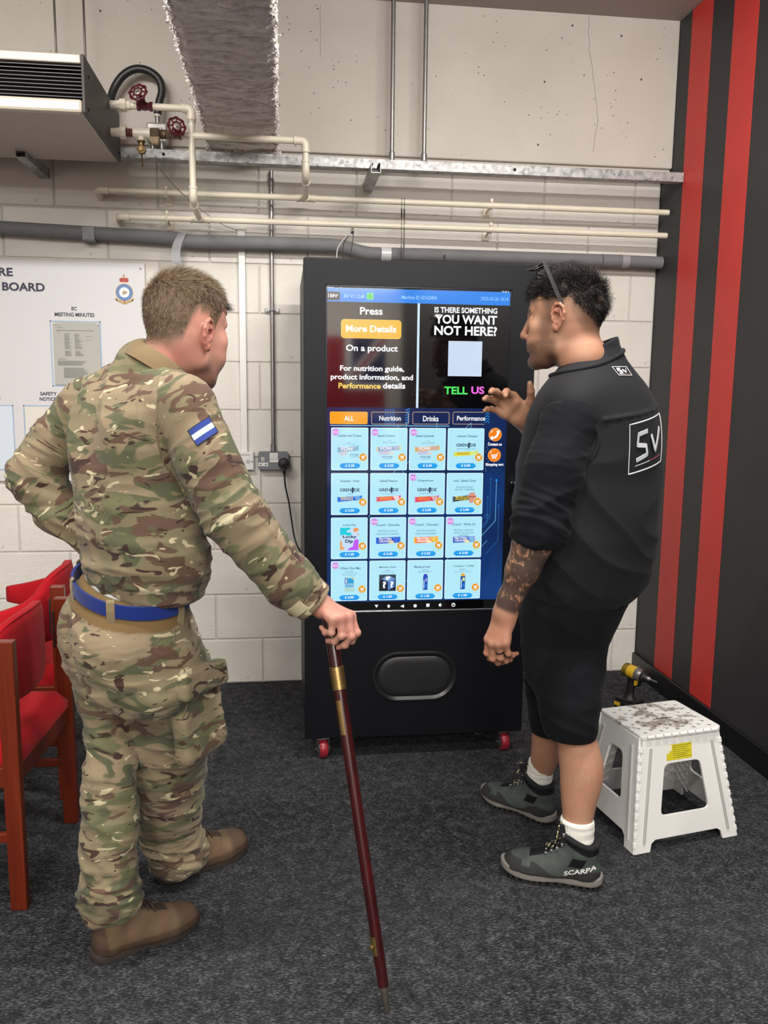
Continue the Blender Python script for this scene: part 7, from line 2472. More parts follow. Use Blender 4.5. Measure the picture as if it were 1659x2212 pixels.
    for lst, sg in ((pts_l, -1), (pts_r, 1)):
        for i, p in enumerate(lst):
            q = np.array(p) + H.R[0] * sg * 0.004
            g.tube([q - H.R[1] * 0.003, q + H.R[1] * 0.003], 0.0032, mats[4], seg=8)
            if hiking and i > 1:
                g.tube([q, q + H.R[0] * sg * 0.007 - np.array([0, 0, 0.006])], 0.0026, mats[4], seg=8)
    o = g.obj('lace_hook', parent, smooth=True, angle=40); o['kind'] = 'stuff'
    return F, H

# ---------------------------------------------------------------- the soldier
so_ = thing('person', 'person in camouflage uniform and blue belt seen from behind, leaning on a stick', 'person', (-0.38, 2.12, 0))
camo = camo_mat('camouflage_cloth')
TILT = (-0.13, 0.16)
HS = head_frame((-0.232, 2.13, 1.568), math.radians(46), math.radians(12), math.radians(2), 1.10)
neck_s = [HS.w((0, -0.026, -0.045)), np.array((-0.292, 2.108, 1.475)), np.array((-0.322, 2.115, 1.425)), np.array((-0.345, 2.12, 1.36))]
RS = [np.array(p) for p in ((-0.226, 1.985, 1.372), (-0.176, 1.958, 1.268), (-0.116, 1.948, 1.130), (0.012, 1.96, 0.968), (0.072, 1.966, 0.914))]
LS = [np.array(p) for p in ((-0.508, 2.235, 1.372), (-0.585, 2.25, 1.285), (-0.640, 2.25, 1.195), (-0.575, 2.235, 1.095), (-0.490, 2.215, 1.02))]

# body: head and neck, hands, and the hidden trunk and limbs
F = Field(); add_head(F, HS, neck_s, [0.060, 0.057, 0.057, 0.066], -0.014)
V1, Q1 = mesh_field(F, 0.0021, lo=[-9, -9, 1.37])
l = HS.l(V1)
hl = [(0, 0.066), (0.6, 0.064), (0.95, 0.052), (1.15, 0.02), (1.3, -0.008), (1.48, -0.006), (1.62, 0.022), (1.95, 0.018), (2.1, -0.002), (2.3, -0.050), (2.7, -0.068), (3.15, -0.070)]
hd_ = hairline(l, hl)
hair1 = sstep(hd_, -0.006, np.where(l[:, 1] < -0.03, 0.034, 0.014))
notear = 1 - ((np.abs(l[:, 0]) > 0.0765) & (l[:, 1] < 0.022) & (l[:, 1] > -0.045) & (l[:, 2] < 0.024) & (l[:, 2] > -0.06)).astype(float)
hair1 *= notear
brow = ((np.abs(l[:, 2] - 0.027) < 0.004) & (np.abs(l[:, 0]) > 0.012) & (np.abs(l[:, 0]) < 0.048) & (l[:, 1] > 0.06)).astype(float)
lip1 = ((np.abs(l[:, 2] + 0.067) < 0.010) & (np.abs(l[:, 0]) < 0.024) & (l[:, 1] > 0.080)).astype(float)
beard1 = 0.55 * sstep(l[:, 2], -0.045, -0.065) * sstep(l[:, 1], -0.005, 0.02) * sstep(l[:, 2], -0.128, -0.118)
flush1 = (1 - notear) * 0.55 + 0.35 * sstep(-l[:, 1], 0.02, 0.06) * sstep(-l[:, 2], 0.03, 0.08)
F2 = Field()
Hh, nails_s, _ = add_hand(F2, (0.080, 1.972, 0.908), (0.64, -0.62, -0.20), (0.22, -0.12, 0.97), True, 1.0,
                          [(5, 52, 58, 30), (1, 62, 52, 26), (-3, 72, 56, 30), (-9, 82, 74, 40)], (38, 34, 22, 30), from_pt=((0.03, 1.962, 0.955), 0.029), wrist_r=0.0265)
V2, Q2 = mesh_field(F2, 0.0021)
F3 = Field()
hcn = LS[4]
F3.chain([LS[3], LS[4]], [0.033, 0.028], 0.02)
add_hand(F3, LS[4], (0.85, -0.1, -0.5), (-0.1, 0.9, 0.35), False, 1.0, [(4, 15, 20, 10), (1, 15, 20, 10), (-3, 15, 20, 10), (-8, 15, 20, 10)], (40, 20, 10, 10))
F3.chain([neck_s[2], np.array((-0.36, 2.12, 1.22)), np.array((-0.36, 2.12, 1.0)), np.array((-0.38, 2.12, 0.86))], [0.06, 0.085, 0.085, 0.10], 0.04)
F3.chain([np.array((-0.36, 2.12, 1.33))] + RS, [0.06, 0.05, 0.042, 0.038, 0.032, 0.026], 0.03)
F3.chain([np.array((-0.36, 2.12, 1.33))] + LS, [0.06, 0.05, 0.042, 0.038, 0.032, 0.026], 0.03)
F3.chain([np.array((-0.42, 2.15, 0.88)), np.array((-0.445, 2.09, 0.5)), np.array((-0.43, 2.0, 0.09)), np.array((-0.33, 2.05, 0.036))], [0.05, 0.036, 0.03, 0.016], 0.02)
F3.chain([np.array((-0.33, 2.08, 0.88)), np.array((-0.318, 2.18, 0.48)), np.array((-0.312, 2.33, 0.08)), np.array((-0.21, 2.40, 0.036))], [0.05, 0.036, 0.03, 0.016], 0.02)
V3, Q3 = mesh_field(F3, 0.006)
z1, z2, z3 = np.zeros(len(V1)), np.zeros(len(V2)), np.zeros(len(V3))
knk = 0.35 * sstep(pnoise(V2 * 45), 0.0, 0.5)
soft_obj('body', np.concatenate([V1, V2, V3]), np.concatenate([Q1, Q2 + len(V1), Q3 + len(V1) + len(V2)]),
         skin_mat('fair_skin', (184, 136, 120), (172, 102, 90), (96, 82, 66)), so_,
         {'hair': np.concatenate([np.maximum(hair1, brow * 0.6), z2, z3]), 'lip': np.concatenate([lip1 * 0.6, z2, z3]), 'beard': np.concatenate([beard1, z2, z3]), 'flush': np.concatenate([flush1, knk, z3])})
nail_m = M('fingernail', (214, 166, 152), 0.3)
def nails(lst, parent):
    g = G()
    for (c, d, u, r) in lst:
        sd_ = np.cross(d, u); vs = []
        for a in (-1, 0, 1):
            for b in (-1, -0.3, 0.5, 1):
                k = 0.75 if abs(b) == 1 else 1
                vs.append(np.array(c) + d * b * r * 0.85 + sd_ * a * r * 0.72 * k + u * (0.0012 - abs(a) * r * 0.28))
        g.add(vs, [(4 * i + j, 4 * i + j + 1, 4 * i + 5 + j, 4 * i + 4 + j) for i in range(2) for j in range(3)], nail_m)
    o = g.obj('fingernails', parent, smooth=True); o['kind'] = 'stuff'
nails(nails_s, so_)
eye_w, eye_i = M('eye_white', (226, 220, 214), 0.2), M('iris', (60, 74, 80), 0.15)
def eyes(H, parent):
    for sg in (-1, 1):
        g = G(); c = H.w((sg * 0.0305, 0.0692, 0.002)); T_ = frame_m(c, H.R[0], H.R[2], H.R[1])
        r = 0.0128 * H.s
        g.lathe([(r * math.sin(a), -r * math.cos(a)) for a in np.linspace(0.05, math.pi - 0.45, 12)], eye_w, 18, T_)
        g.lathe([(r * math.sin(a), -r * math.cos(a)) for a in np.linspace(math.pi - 0.45, math.pi - 0.02, 5)], eye_i, 18, T_)
        g.obj('eye', parent, smooth=True)
eyes(HS, so_)
# hair
r_ = np.random.default_rng(21)
N1 = vnormals(V1, Q1)
cand = np.where((hair1 > 0.12))[0]
pick = r_.choice(cand, 17000, p=hair1[cand] / hair1[cand].sum())
Lp = l[pick]; nrm = N1[pick]
topw = sstep(Lp[:, 2] + 0.012 * pnoise(Lp * 40), 0.03, 0.105)
length = (0.003 + 0.009 * sstep(hd_[pick], 0.0, 0.07) + 0.017 * topw) * r_.uniform(0.7, 1.15, len(pick))
flow = topw[:, None] * (HS.R[1] * 0.75 + HS.R[0] * 0.35)[None] + (1 - topw[:, None]) * (-HS.R[2] * 0.9 - HS.R[1] * 0.2)[None] + 0.8 * np.stack([pnoise(Lp * 30 + 5), pnoise(Lp * 30 + 15), pnoise(Lp * 30 + 25)], 1)
flow = flow - nrm * (flow * nrm).sum(1, keepdims=True); flow /= np.linalg.norm(flow, axis=1, keepdims=True) + 1e-9
hm = NT('brown_hair'); hm.set(color=hm.mix(hm.mask(hm.noise(90, detail=4, rough=0.7), 0.36, 0.66), lin((70, 57, 44)), lin((138, 118, 92))), rough=0.5, spec=0.3)
hair_mesh('hair', V1[pick], nrm, flow, length, 0.0011, hm.m, so_, curl=0.05, lift=0.42)
pk = r_.choice(np.where((hd_ > 0.0) & (hd_ < 0.014) & (l[:, 1] > 0.05) & (hair1 > 0.2))[0], 500)
fl2 = (HS.R[1] * 0.8 - HS.R[2] * 0.35)[None].repeat(len(pk), 0)
hair_mesh('fringe', V1[pk], N1[pk], fl2, r_.uniform(0.016, 0.028, len(pk)), 0.0013, M('dark_brown_hair', (62, 50, 40), 0.5), so_, curl=0.2, lift=0.6)

# shirt
jhead = lambda z: np.radians(np.interp(z, [0.95, 1.42], [36, 47]))
FJ = Field()
FJ.loft([tuple(r) for r in S_JACKET] + [(0.895, -0.3484, 2.12, 0.172, 0.117)], jhead, 0.0, tilt=None, capr=0.03)
def hemcut(P):
    return (0.939 + TILT[0] * (P[:, 0] + 0.35) + TILT[1] * (P[:, 1] - 2.115)) - P[:, 2]
rs_r = [0.074, 0.067, 0.070, 0.061, 0.0505]
FJ.cone((-0.205, 2.01, 1.25), (-0.165, 1.985, 1.13), 0.050, 0.036, 0.03)
FJ.cone((-0.335, 2.12, 1.425), RS[0] + np.array((-0.012, 0.008, 0.012)), 0.068, 0.066, 0.05)
FJ.cone((-0.335, 2.12, 1.425), LS[0] + np.array((0.02, -0.01, 0.010)), 0.068, 0.062, 0.05)
FJ.chain(RS, rs_r, 0.02, 0.035)
FJ.chain(LS, [0.066, 0.062, 0.066, 0.056, 0.045], 0.02, 0.035)
FJ.cone((-0.318, 2.114, 1.462), (-0.345, 2.12, 1.38), 0.076, 0.098, 0.03)
# shoulder blades, spine hollow, big drape folds
bk = lambda u, z, d=0.0: None
FJ.ell((-0.435, 2.12, 1.29), (0.07, 0.06, 0.10), k=0.05); FJ.ell((-0.34, 2.02, 1.29), (0.07, 0.06, 0.10), k=0.05)
FJ._add(hemcut, (-0.7, 1.8, 0.8), (0, 2.5, 1.1), 0.004, 'i')
# hollow out the neck and the cuffs' mouths
FJ.chain([np.array((-0.262, 2.10, 1.53)), neck_s[1], neck_s[2], neck_s[3]], [0.070, 0.066, 0.064, 0.060], 0.004, op='s')
vout = np.array((0.62, -0.68, 0.40))
cr_ = []
for i_, t_ in ((0, 0.35), (0, 0.95), (1, 0.5), (1, 0.98), (2, 0.5), (2, 0.95), (3, 0.6)):
    ad = RS[i_ + 1] - RS[i_]; vv = vout - ad * (vout @ ad) / (ad @ ad); vv /= np.linalg.norm(vv)
    cr_.append(RS[i_] + ad * t_ + vv * (rs_r[i_] + (rs_r[i_ + 1] - rs_r[i_]) * t_ + 0.0005))
FJ.fold(cr_, 0.0035, 0.007)
cdir = (RS[4] - RS[3]) / np.linalg.norm(RS[4] - RS[3])
FJ.cone(RS[4] - cdir * 0.052, RS[4], 0.0560, 0.0535, 0.0015)
FJ._add(lambda P: np.where(np.linalg.norm(P - RS[4], axis=1) < 0.12, (P - (RS[4] + cdir * 0.004)) @ cdir, -1.0), RS[4] - 0.12, RS[4] + 0.12, 0.004, 'i')
FJ.cone(RS[4] - cdir * 0.012, RS[4] + cdir * 0.03, 0.044, 0.044, 0.003, 's')
VJ, QJ = mesh_field(FJ, 0.0042)
NJ = vnormals(VJ, QJ)
tr_, dr_ = seg_param(VJ, RS[0], RS[2]); tf_, df_ = seg_param(VJ, RS[2], RS[4])
tl_, dl_ = seg_param(VJ, LS[0], LS[2]); tg_, dg_ = seg_param(VJ, LS[2], LS[4])
dtor = np.abs(FJ.p[0][0](VJ))
isR = (np.minimum(dr_, df_) < 0.095) & (dtor > 0.006) & (VJ[:, 0] > -0.28)
isL = (np.minimum(dl_, dg_) < 0.09) & (VJ[:, 0] < -0.49)
ax_r, ax_f = RS[2] - RS[0], RS[4] - RS[2]
elb = np.exp(-((VJ - RS[2]) ** 2).sum(1) / 0.10 ** 2); elbL = np.exp(-((VJ - LS[2]) ** 2).sum(1) / 0.11 ** 2)
cuff = np.exp(-((VJ - RS[4]) ** 2).sum(1) / 0.05 ** 2)
V_ = wrinkle(VJ, NJ, ax_r + ax_f, 24, 7, (0.0030 + 0.0075 * elb) * isR * (1 - 0.8 * cuff))
V_ = wrinkle(V_, NJ, (0.4, 0.1, 1.0), 30, 8, (0.003 + 0.0095 * elbL + 0.005 * (VJ[:, 2] < 1.12)) * isL, 5.0)
tor = (~isR) & (~isL)
arm_pit = np.exp(-((VJ - np.array((-0.235, 2.0, 1.22))) ** 2).sum(1) / 0.11 ** 2)
waist = np.exp(-((VJ[:, 2] - 1.02) / 0.07) ** 2)
side_dir = np.array((0.55, -0.45, 0.9))
V_ = wrinkle(V_, NJ, (0.75, -0.66, 0.25), 9.5, 2.6, (0.0115 + 0.005 * arm_pit) * tor, 2.0, 0.9)
V_ = wrinkle(V_, NJ, (0.1, 0.1, 1.0), 20, 5, (0.0022 + 0.0065 * waist) * tor, 9.0)
# shoulder seam and side seam as fine welts
rsh = np.abs(np.linalg.norm(VJ - RS[0] - np.array((0.0, 0, -0.01)), axis=1) - 0.098)
V_ = V_ + NJ * (0.0022 * np.exp(-(rsh / 0.004) ** 2) * (VJ[:, 2] > 1.26))[:, None]
V_ = relax(V_, QJ, 1, 0.3)
pat = VJ.copy()
pat[isR] = limb_pat(VJ[isR], [(RS[0], RS[2]), (RS[2], RS[4])], np.array((3.0, 1.0, 0.4)))
pat[isL] = limb_pat(VJ[isL], [(LS[0], LS[2]), (LS[2], LS[4])], np.array((5.0, 2.0, 0.9)))
jk = soft_obj('combat_shirt', V_, QJ, camo, so_, {'pat': pat, 'tan': np.zeros(len(VJ))})
# collar: a folded band round the neck
g = G()
cz = lambda t: 0.0
vs, fs = [], []
nC = 40; prof_ = [(0.000, 0.0), (0.004, 0.020), (0.006, 0.034), (0.010, 0.036), (0.014, 0.030), (0.020, 0.006), (0.022, -0.006), (0.018, -0.008)]
cc = np.array((-0.304, 2.111, 1.462)); upv = np.array((0.46, 0.05, 0.88)); upv /= np.linalg.norm(upv)
fx = np.array((0.72, 0.69, 0.0)); fx = fx - upv * (fx @ upv); fx /= np.linalg.norm(fx); sx_ = np.cross(fx, upv)
for i in range(nC + 1):
    a_ = math.radians(28) + (2 * math.pi - math.radians(56)) * i / nC
    for (o_, h_) in prof_:
        rr = 0.069 + o_
        bulge = 1.0
        p = cc + fx * (rr * math.cos(a_) * 1.02) + sx_ * (rr * math.sin(a_) * 1.0) + upv * (h_ - 0.012 * math.cos(a_))
        vs.append(p)
m_ = len(prof_)
for i in range(nC):
    for k in range(m_):
        k2 = (k + 1) % m_
        fs.append((i * m_ + k, i * m_ + k2, (i + 1) * m_ + k2, (i + 1) * m_ + k))
fs.append(tuple(range(m_))[::-1]); fs.append(tuple(nC * m_ + k for k in range(m_)))
col_v = np.array(vs)
g.add(vs, fs, plain_cloth('olive_tan_cloth', (122, 104, 76))); g.obj('collar', so_, smooth=True, angle=60)
# arm flash: blue, pale, blue with a black edge, on the right sleeve
arm_d = (RS[2] - RS[0]) / np.linalg.norm(RS[2] - RS[0])
pc = RS[0] + arm_d * 0.07
vd = np.array((0.10, -1.0, 0.10)); vd -= arm_d * (vd @ arm_d); vd /= np.linalg.norm(vd)
sd_ = np.cross(vd, arm_d)
if sd_[0] < 0: sd_ = -sd_
fl_up = -arm_d
ua, ub = sd_ * 0.94 + fl_up * 0.20, fl_up * 0.97 - sd_ * 0.12
o_ = pc + vd * 0.15 + sd_ * 0.016
def patch(g, u0, u1, v0, v1, m, off, n=10):
    P = []
    for i in range(n + 1):
        for (v) in (v0, (v0 + v1) / 2, v1):
            u = u0 + (u1 - u0) * i / n
            P.append(o_ + ua * u + ub * v)
    P = march_many(FJ, P, -vd, off)
    g.add(P, [(3 * i + j, 3 * i + 3 + j, 3 * i + 4 + j, 3 * i + 1 + j) for i in range(n) for j in range(2)], m)
g = G()
patch(g, -0.031, 0.031, -0.0215, 0.0215, M('patch_black', (24, 26, 30), 0.8), 0.0045)
g.obj('flash_backing', so_)
g = G()
for (v0, v1, mm) in ((-0.0195, -0.0065, M('flash_blue', (22, 48, 128), 0.75)), (-0.0065, 0.0065, M('flash_pale_blue', (176, 208, 226), 0.75)), (0.0065, 0.0195, M('flash_blue'))):
    patch(g, -0.029, 0.029, v0, v1, mm, 0.0054)
g.obj('arm_flash', so_, label='blue and pale blue striped arm flash')
# cuff tab and button
ct, cn = RS[4] - cdir * 0.03, np.array((-0.35, -0.75, -0.55)); cn -= cdir * (cn @ cdir); cn /= np.linalg.norm(cn)
rnd = np.cross(cdir, cn)
P = on_surface(FJ, [ct + cn * 0.12 + rnd * t_ for t_ in np.linspace(-0.03, 0.035, 9)], -cn, 0.003)
g = G(); ribbon(g, P, [cn] * 9, 0.030, 0.002, camo); o = g.obj('cuff_tab', so_)
g = G(); bp = march(FJ, ct + cn * 0.12 + rnd * 0.022, -cn, 0.005)
g.lathe([(0.006, 0), (0.006, 0.002), (0.003, 0.0028)], M('olive_button', (104, 92, 62), 0.5), 12, Matrix.Translation(Vector(bp)) @ Vector(cn).to_track_quat('Z', 'Y').to_matrix().to_4x4()); g.obj('button', so_)

# undershirt edge between shirt and belt
FU = Field(); rr = [list(r) for r in S_HIPS if r[0] > 0.88]
ring_u = [(z, -0.372, 2.118, 0.155, 0.117) for z in (0.88, 0.93, 0.97, 1.01)]
FU.loft(ring_u, math.radians(34), 0.0, tilt=TILT)
Vu, Qu = mesh_field(FU, 0.006)
soft_obj('undershirt', Vu, Qu, plain_cloth('pale_undershirt', (196, 204, 214)), so_)
# trousers
FT = Field()
FT.loft([(z, x, y, a, b) for z, x, y, a, b in [tuple(r) for r in S_HIPS]] + [(0.645, -0.362, 2.108, 0.165, 0.125)], math.radians(33), 0.0, tilt=None)
FT.loft([tuple(r) for r in S_LEGL], math.radians(33), 0.035)
FT.loft([tuple(r) for r in S_LEGR if r[0] > 0.03] + [(0.036, -0.3118, 2.327, 0.071, 0.071)], math.radians(33), 0.035)
top_z = lambda P: 0.941 + TILT[0] * (P[:, 0] + 0.378) + TILT[1] * (P[:, 1] - 2.118)
FT._add(lambda P: P[:, 2] - top_z(P), (-0.7, 1.8, 0.8), (0, 2.5, 1.2), 0.006, 'i')
FT.ell((-0.475, 2.115, 0.80), (0.072, 0.085, 0.10), k=0.04); FT.ell((-0.40, 2.005, 0.79), (0.085, 0.075, 0.10), k=0.04)
FT.crease([(-0.525, 2.035, 0.86), (-0.515, 2.02, 0.78), (-0.475, 2.02, 0.70), (-0.43, 2.035, 0.64)], 0.010, 0.022)
FT.crease([(-0.40, 2.02, 0.60), (-0.385, 2.03, 0.52), (-0.375, 2.05, 0.42)], 0.012, 0.02)
# cargo pocket with its flap on the right thigh
pk_c = np.array((-0.215, 2.045, 0.70))
pn_ = np.array((0.80, -0.58, 0.10)); pn_ /= np.linalg.norm(pn_); pu_ = np.array((0.0, 0.0, 1.0)) + pn_ * -0.1; pu_ -= pn_ * (pu_ @ pn_); pu_ /= np.linalg.norm(pu_); pw_ = np.cross(pu_, pn_)
FT.box((-0.219, 2.050, 0.600), (0.020, 0.072, 0.095), [pn_, pw_, pu_], 0.012, 0.008)
FT.box((-0.204, 2.012, 0.712), (0.018, 0.078, 0.030), [pn_, pw_, pu_], 0.006, 0.002)
FT.crease([np.array((-0.200, 2.03, 0.680)) + pw_ * t_ for t_ in (-0.085, 0.0, 0.085)], 0.003, 0.003)
VT, QT = mesh_field(FT, 0.0045)
NT_ = vnormals(VT, QT)
zt = VT[:, 2]
left = (VT[:, 0] + 0.30 * (VT[:, 1] - 2.1)) < np.interp(zt, [0.1, 0.5, 0.7], [-0.376, -0.372, -0.385])
kneeL = np.exp(-((zt - 0.50) / 0.10) ** 2); ankL = np.exp(-((zt - np.where(left, 0.17, 0.10)) / 0.09) ** 2)
crot = np.exp(-((zt - 0.68) / 0.09) ** 2)
seat = (zt > 0.72)
pkm = 1 - 0.9 * np.exp(-(np.abs((VT - np.array((-0.205, 2.03, 0.645))) @ np.stack([pn_, pw_, pu_], 1) / np.array((0.05, 0.09, 0.12))) ** 4).sum(1))
amp = (0.0026 + 0.0055 * kneeL + 0.0080 * ankL + 0.0045 * crot) * pkm
wb_ = 1 - sstep(zt - TILT[0] * (VT[:, 0] + 0.378) - TILT[1] * (VT[:, 1] - 2.118), 0.85, 0.885)
V_ = wrinkle(VT, NT_, (0.12, 0.25, 1.0), 26, 6, amp * (1 - 0.5 * seat) * wb_, 3.0, 1.0)
V_ = wrinkle(V_, NT_, (0.5, -0.4, 0.75), 12, 3.6, (0.0085 * (zt < 0.74) + 0.0050 * seat) * wb_ * pkm, 8.0, 0.9)
V_ = wrinkle(V_, NT_, (0, 0, 1), 55, 20, (0.0018 + 0.003 * ankL) * wb_, 15.0, 0.6)
V_ = relax(V_, QT, 1, 0.3)
ztilt = zt - TILT[0] * (VT[:, 0] + 0.378) - TILT[1] * (VT[:, 1] - 2.118)
tan = sstep(ztilt, 0.884, 0.887)
tr = soft_obj('combat_trousers', V_, QT, camo, so_, {'pat': VT * np.array((1, 1, 1.0)) + 9.0, 'tan': tan})
# belt
g = G(); vs, fs = [], []; nB = 64
_wr = {}
def waist_pt(a_, z, grow):
    """a point on the trousers' waist at angle a_ (0 = his right, pi/2 = front), held off by grow"""
    t_ = math.radians(33); d = np.array((math.cos(a_) * math.sin(t_) + math.sin(a_) * math.cos(t_), -math.cos(a_) * math.cos(t_) + math.sin(a_) * math.sin(t_), 0.0))
    key = round(a_, 4)
    if key not in _wr:
        c0 = np.array((-0.378, 2.118, 0.915 + TILT[0] * d[0] * 0.15 + TILT[1] * d[1] * 0.15))
        q = march(FT, c0 + d * 0.3, -d, 0.0); _wr[key] = float((q - c0) @ d)
    p = np.array((-0.378, 2.118, 0.0)) + d * (_wr[key] + 0.0015 + grow)
    return np.array((p[0], p[1], z + TILT[0] * (p[0] + 0.378) + TILT[1] * (p[1] - 2.118)))
def band(g, z0, z1, g0, g1, m):
    vs, fs = [], []
    for i in range(nB):
        a_ = 2 * math.pi * i / nB
        vs += [waist_pt(a_, z0, g0), waist_pt(a_, z1, g0), waist_pt(a_, z1, g1), waist_pt(a_, z0, g1)]
    for i in range(nB):
        j = (i + 1) % nB
        for k in range(4):
            k2 = (k + 1) % 4
            fs.append((4 * i + k, 4 * j + k, 4 * j + k2, 4 * i + k2))
    g.add(vs, fs, m)
band(g, 0.915, 0.947, 0.000, 0.007, plain_cloth('blue_webbing', (20, 42, 112), bs=900)); g.obj('belt', so_, smooth=True, angle=40)
g = G(); bp = waist_pt(0.95, 0.930, 0.012); g.box((-0.006, 0.006), (-0.012, 0.012), (-0.02, 0.02), M('tool_black'), 0.003, Matrix.Translation(Vector(bp)) @ Matrix.Rotation(0.9, 4, 'Z')); g.obj('belt_buckle', so_)

# belt loops, back pocket welt, seams
loopg = plain_cloth('loop_cloth', (130, 116, 88))
for a_ in (-2.55, -1.72, -0.72, 0.3, -3.4):
    pts = [waist_pt(a_, z, gr) for z, gr in ((0.868, 0.001), (0.884, 0.003), (0.91, 0.0065), (0.93, 0.0085), (0.950, 0.0075), (0.955, 0.002))]
    nr = waist_pt(a_, 0.9, 0.05) - waist_pt(a_, 0.9, 0.0)
    pts = [p + nr * 0.0 for p in pts]
    g = G(); ribbon(g, pts, [nr] * 6, 0.021, 0.0022, loopg); g.obj('belt_loop', so_)
seam_m = plain_cloth('seam_thread', (112, 100, 76))
def seam(name, pts, dirn, r=0.0018, m=None):
    P = on_surface(FT, pts, dirn, 0.0006)
    g = G(); g.tube(spline([Vector(p) for p in P], 3), r, seam_m, seg=6); return g.obj(name, so_, smooth=True)
bkd = np.array((0.15, 1.0, 0.0))
seam('pocket_welt', [(-0.475, 1.8, 0.822), (-0.43, 1.8, 0.806), (-0.37, 1.8, 0.796), (-0.31, 1.8, 0.792), (-0.27, 1.8, 0.796)], bkd, 0.0026, loopg)
seam('pocket_welt', [(-0.475, 1.8, 0.80), (-0.43, 1.8, 0.783), (-0.37, 1.8, 0.772), (-0.31, 1.8, 0.767), (-0.27, 1.8, 0.771)], bkd, 0.0022, loopg)
seam('trouser_seam', [(-0.292, 1.8, 0.85), (-0.285, 1.8, 0.80), (-0.268, 1.8, 0.75), (-0.25, 1.8, 0.715)], bkd, 0.002, loopg)
seam('trouser_seam', [(-0.262, 1.8, 0.665), (-0.285, 1.8, 0.60), (-0.315, 1.8, 0.54), (-0.33, 1.8, 0.49)], bkd, 0.0022, loopg)
seam('trouser_seam', [(-0.395, 1.8, 0.42), (-0.402, 1.8, 0.34), (-0.412, 1.8, 0.26), (-0.425, 1.8, 0.20), (-0.43, 1.8, 0.14)], np.array((0.0, 1.0, 0)), 0.0024, loopg)
seam('trouser_seam', [(-0.275, 1.9, 0.46), (-0.285, 1.9, 0.36), (-0.30, 1.9, 0.26), (-0.315, 1.9, 0.16)], bkd, 0.0018, loopg)
# boots
t = NT('brown_boot_leather')
zn, cl_ = t.attr('zone'), t.attr('collar')
c = t.mix(t.mask(t.noise(30, detail=4), 0.3, 0.7), lin((92, 74, 56)), lin((106, 86, 66)))
c = t.mix(zn, c, lin((66, 52, 42))); c = t.mix(cl_, c, lin((58, 46, 38)))
t.set(color=c, rough=0.62, spec=0.35); t.bump(t.noise(260, detail=3), 0.15, 0.001)
bm_ = [t.m, M('brown_rubber_sole', (56, 46, 42), 0.7, var=0.1, vscale=30), M('brown_rubber_sole'), M('brown_lace', (60, 44, 36), 0.8), M('dark_eyelet', (70, 60, 52), 0.4, metal=0.4)]
for lab, hl_, dn, L_, lf, trk in (('left brown boot, nearer the camera', (-0.483, 1.969), (0.886, 0.462), 0.283, True, (-0.433, 2.0, 0.15)), ('right brown boot, further from the camera', (-0.368, 2.293), (0.837, 0.547), 0.300, False, (-0.312, 2.33, 0.13))):
    e = bpy.data.objects.new('boot', None); COL.objects.link(e); e.parent = so_; e['label'] = lab
    make_boot(e, hl_, dn, L_, 0.150 if lf else 0.13, bm_, False, lf, trk)

# ---------------------------------------------------------------- the man in black
ma = thing('person', 'person with dark wavy hair in black vest and shorts, gesturing at the screen', 'person', (0.86, 2.32, 0))
HM = head_frame((0.779, 2.288, 1.622), math.radians(145), math.radians(1), math.radians(0), 1.08)
neck_m = [HM.w((0, -0.034, -0.045)), HM.w((0, -0.048, -0.09)), np.array((0.862, 2.292, 1.50)), np.array((0.878, 2.30, 1.42))]
TH = math.radians(134)
fwd, lat = np.array((math.cos(TH), math.sin(TH), 0)), np.array((-math.sin(TH), math.cos(TH), 0))   # lat points to his left
LA = [np.array(p) for p in ((0.764, 2.158, 1.350), (0.715, 2.120, 1.220), (0.676, 2.110, 1.075), (0.640, 2.125, 0.955), (0.603, 2.140, 0.838))]
RA = [np.array(p) for p in ((1.015, 2.44, 1.375), (0.955, 2.52, 1.25), (0.905, 2.565, 1.135), (0.825, 2.52, 1.245), (0.742, 2.462, 1.338))]
# body
F = Field(); add_head(F, HM, neck_m, [0.060, 0.059, 0.062, 0.075], 0.009)
V1, Q1 = mesh_field(F, 0.0020, lo=[-9, -9, 1.44])
l = HM.l(V1)
hl = [(0, 0.060), (0.5, 0.060), (0.85, 0.056), (1.05, 0.052), (1.3, 0.050), (1.6, 0.050), (2.0, 0.046), (2.3, 0.020), (2.6, -0.005), (2.9, -0.022), (3.15, -0.028)]
fade = [(0, 0.062), (0.8, 0.052), (1.0, 0.030), (1.15, 0.0), (1.3, -0.030), (1.45, -0.020), (1.6, 0.020), (1.95, 0.020), (2.1, -0.005), (2.4, -0.045), (2.8, -0.060), (3.15, -0.065)]
hd_, fd_ = hairline(l, hl), hairline(l, fade)
earm = ((np.abs(l[:, 0]) > 0.0765) & (l[:, 1] < 0.022) & (l[:, 1] > -0.045) & (l[:, 2] < 0.045)).astype(float)
hair1 = np.maximum(sstep(hd_, -0.004, 0.010), 0.42 * sstep(fd_, 0.0, 0.03) + 0.38 * sstep(fd_, 0.02, 0.07)) * (1 - earm)
brow = ((np.abs(l[:, 2] - 0.027) < 0.0045) & (np.abs(l[:, 0]) > 0.010) & (np.abs(l[:, 0]) < 0.048) & (l[:, 1] > 0.06)).astype(float)
lip1 = ((np.abs(l[:, 2] + 0.067) < 0.010) & (np.abs(l[:, 0]) < 0.024) & (l[:, 1] > 0.080)).astype(float)
jawline = sstep(l[:, 2], -0.030 - 0.35 * np.clip(l[:, 1] - 0.03, 0, 1), -0.060 - 0.2 * np.clip(l[:, 1] - 0.03, 0, 1)) * sstep(l[:, 1], -0.012, 0.012)
side = sstep(l[:, 1], 0.004, 0.020) * sstep(l[:, 1], 0.060, 0.030) * sstep(l[:, 2], 0.03, 0.0) * (l[:, 2] > -0.07)
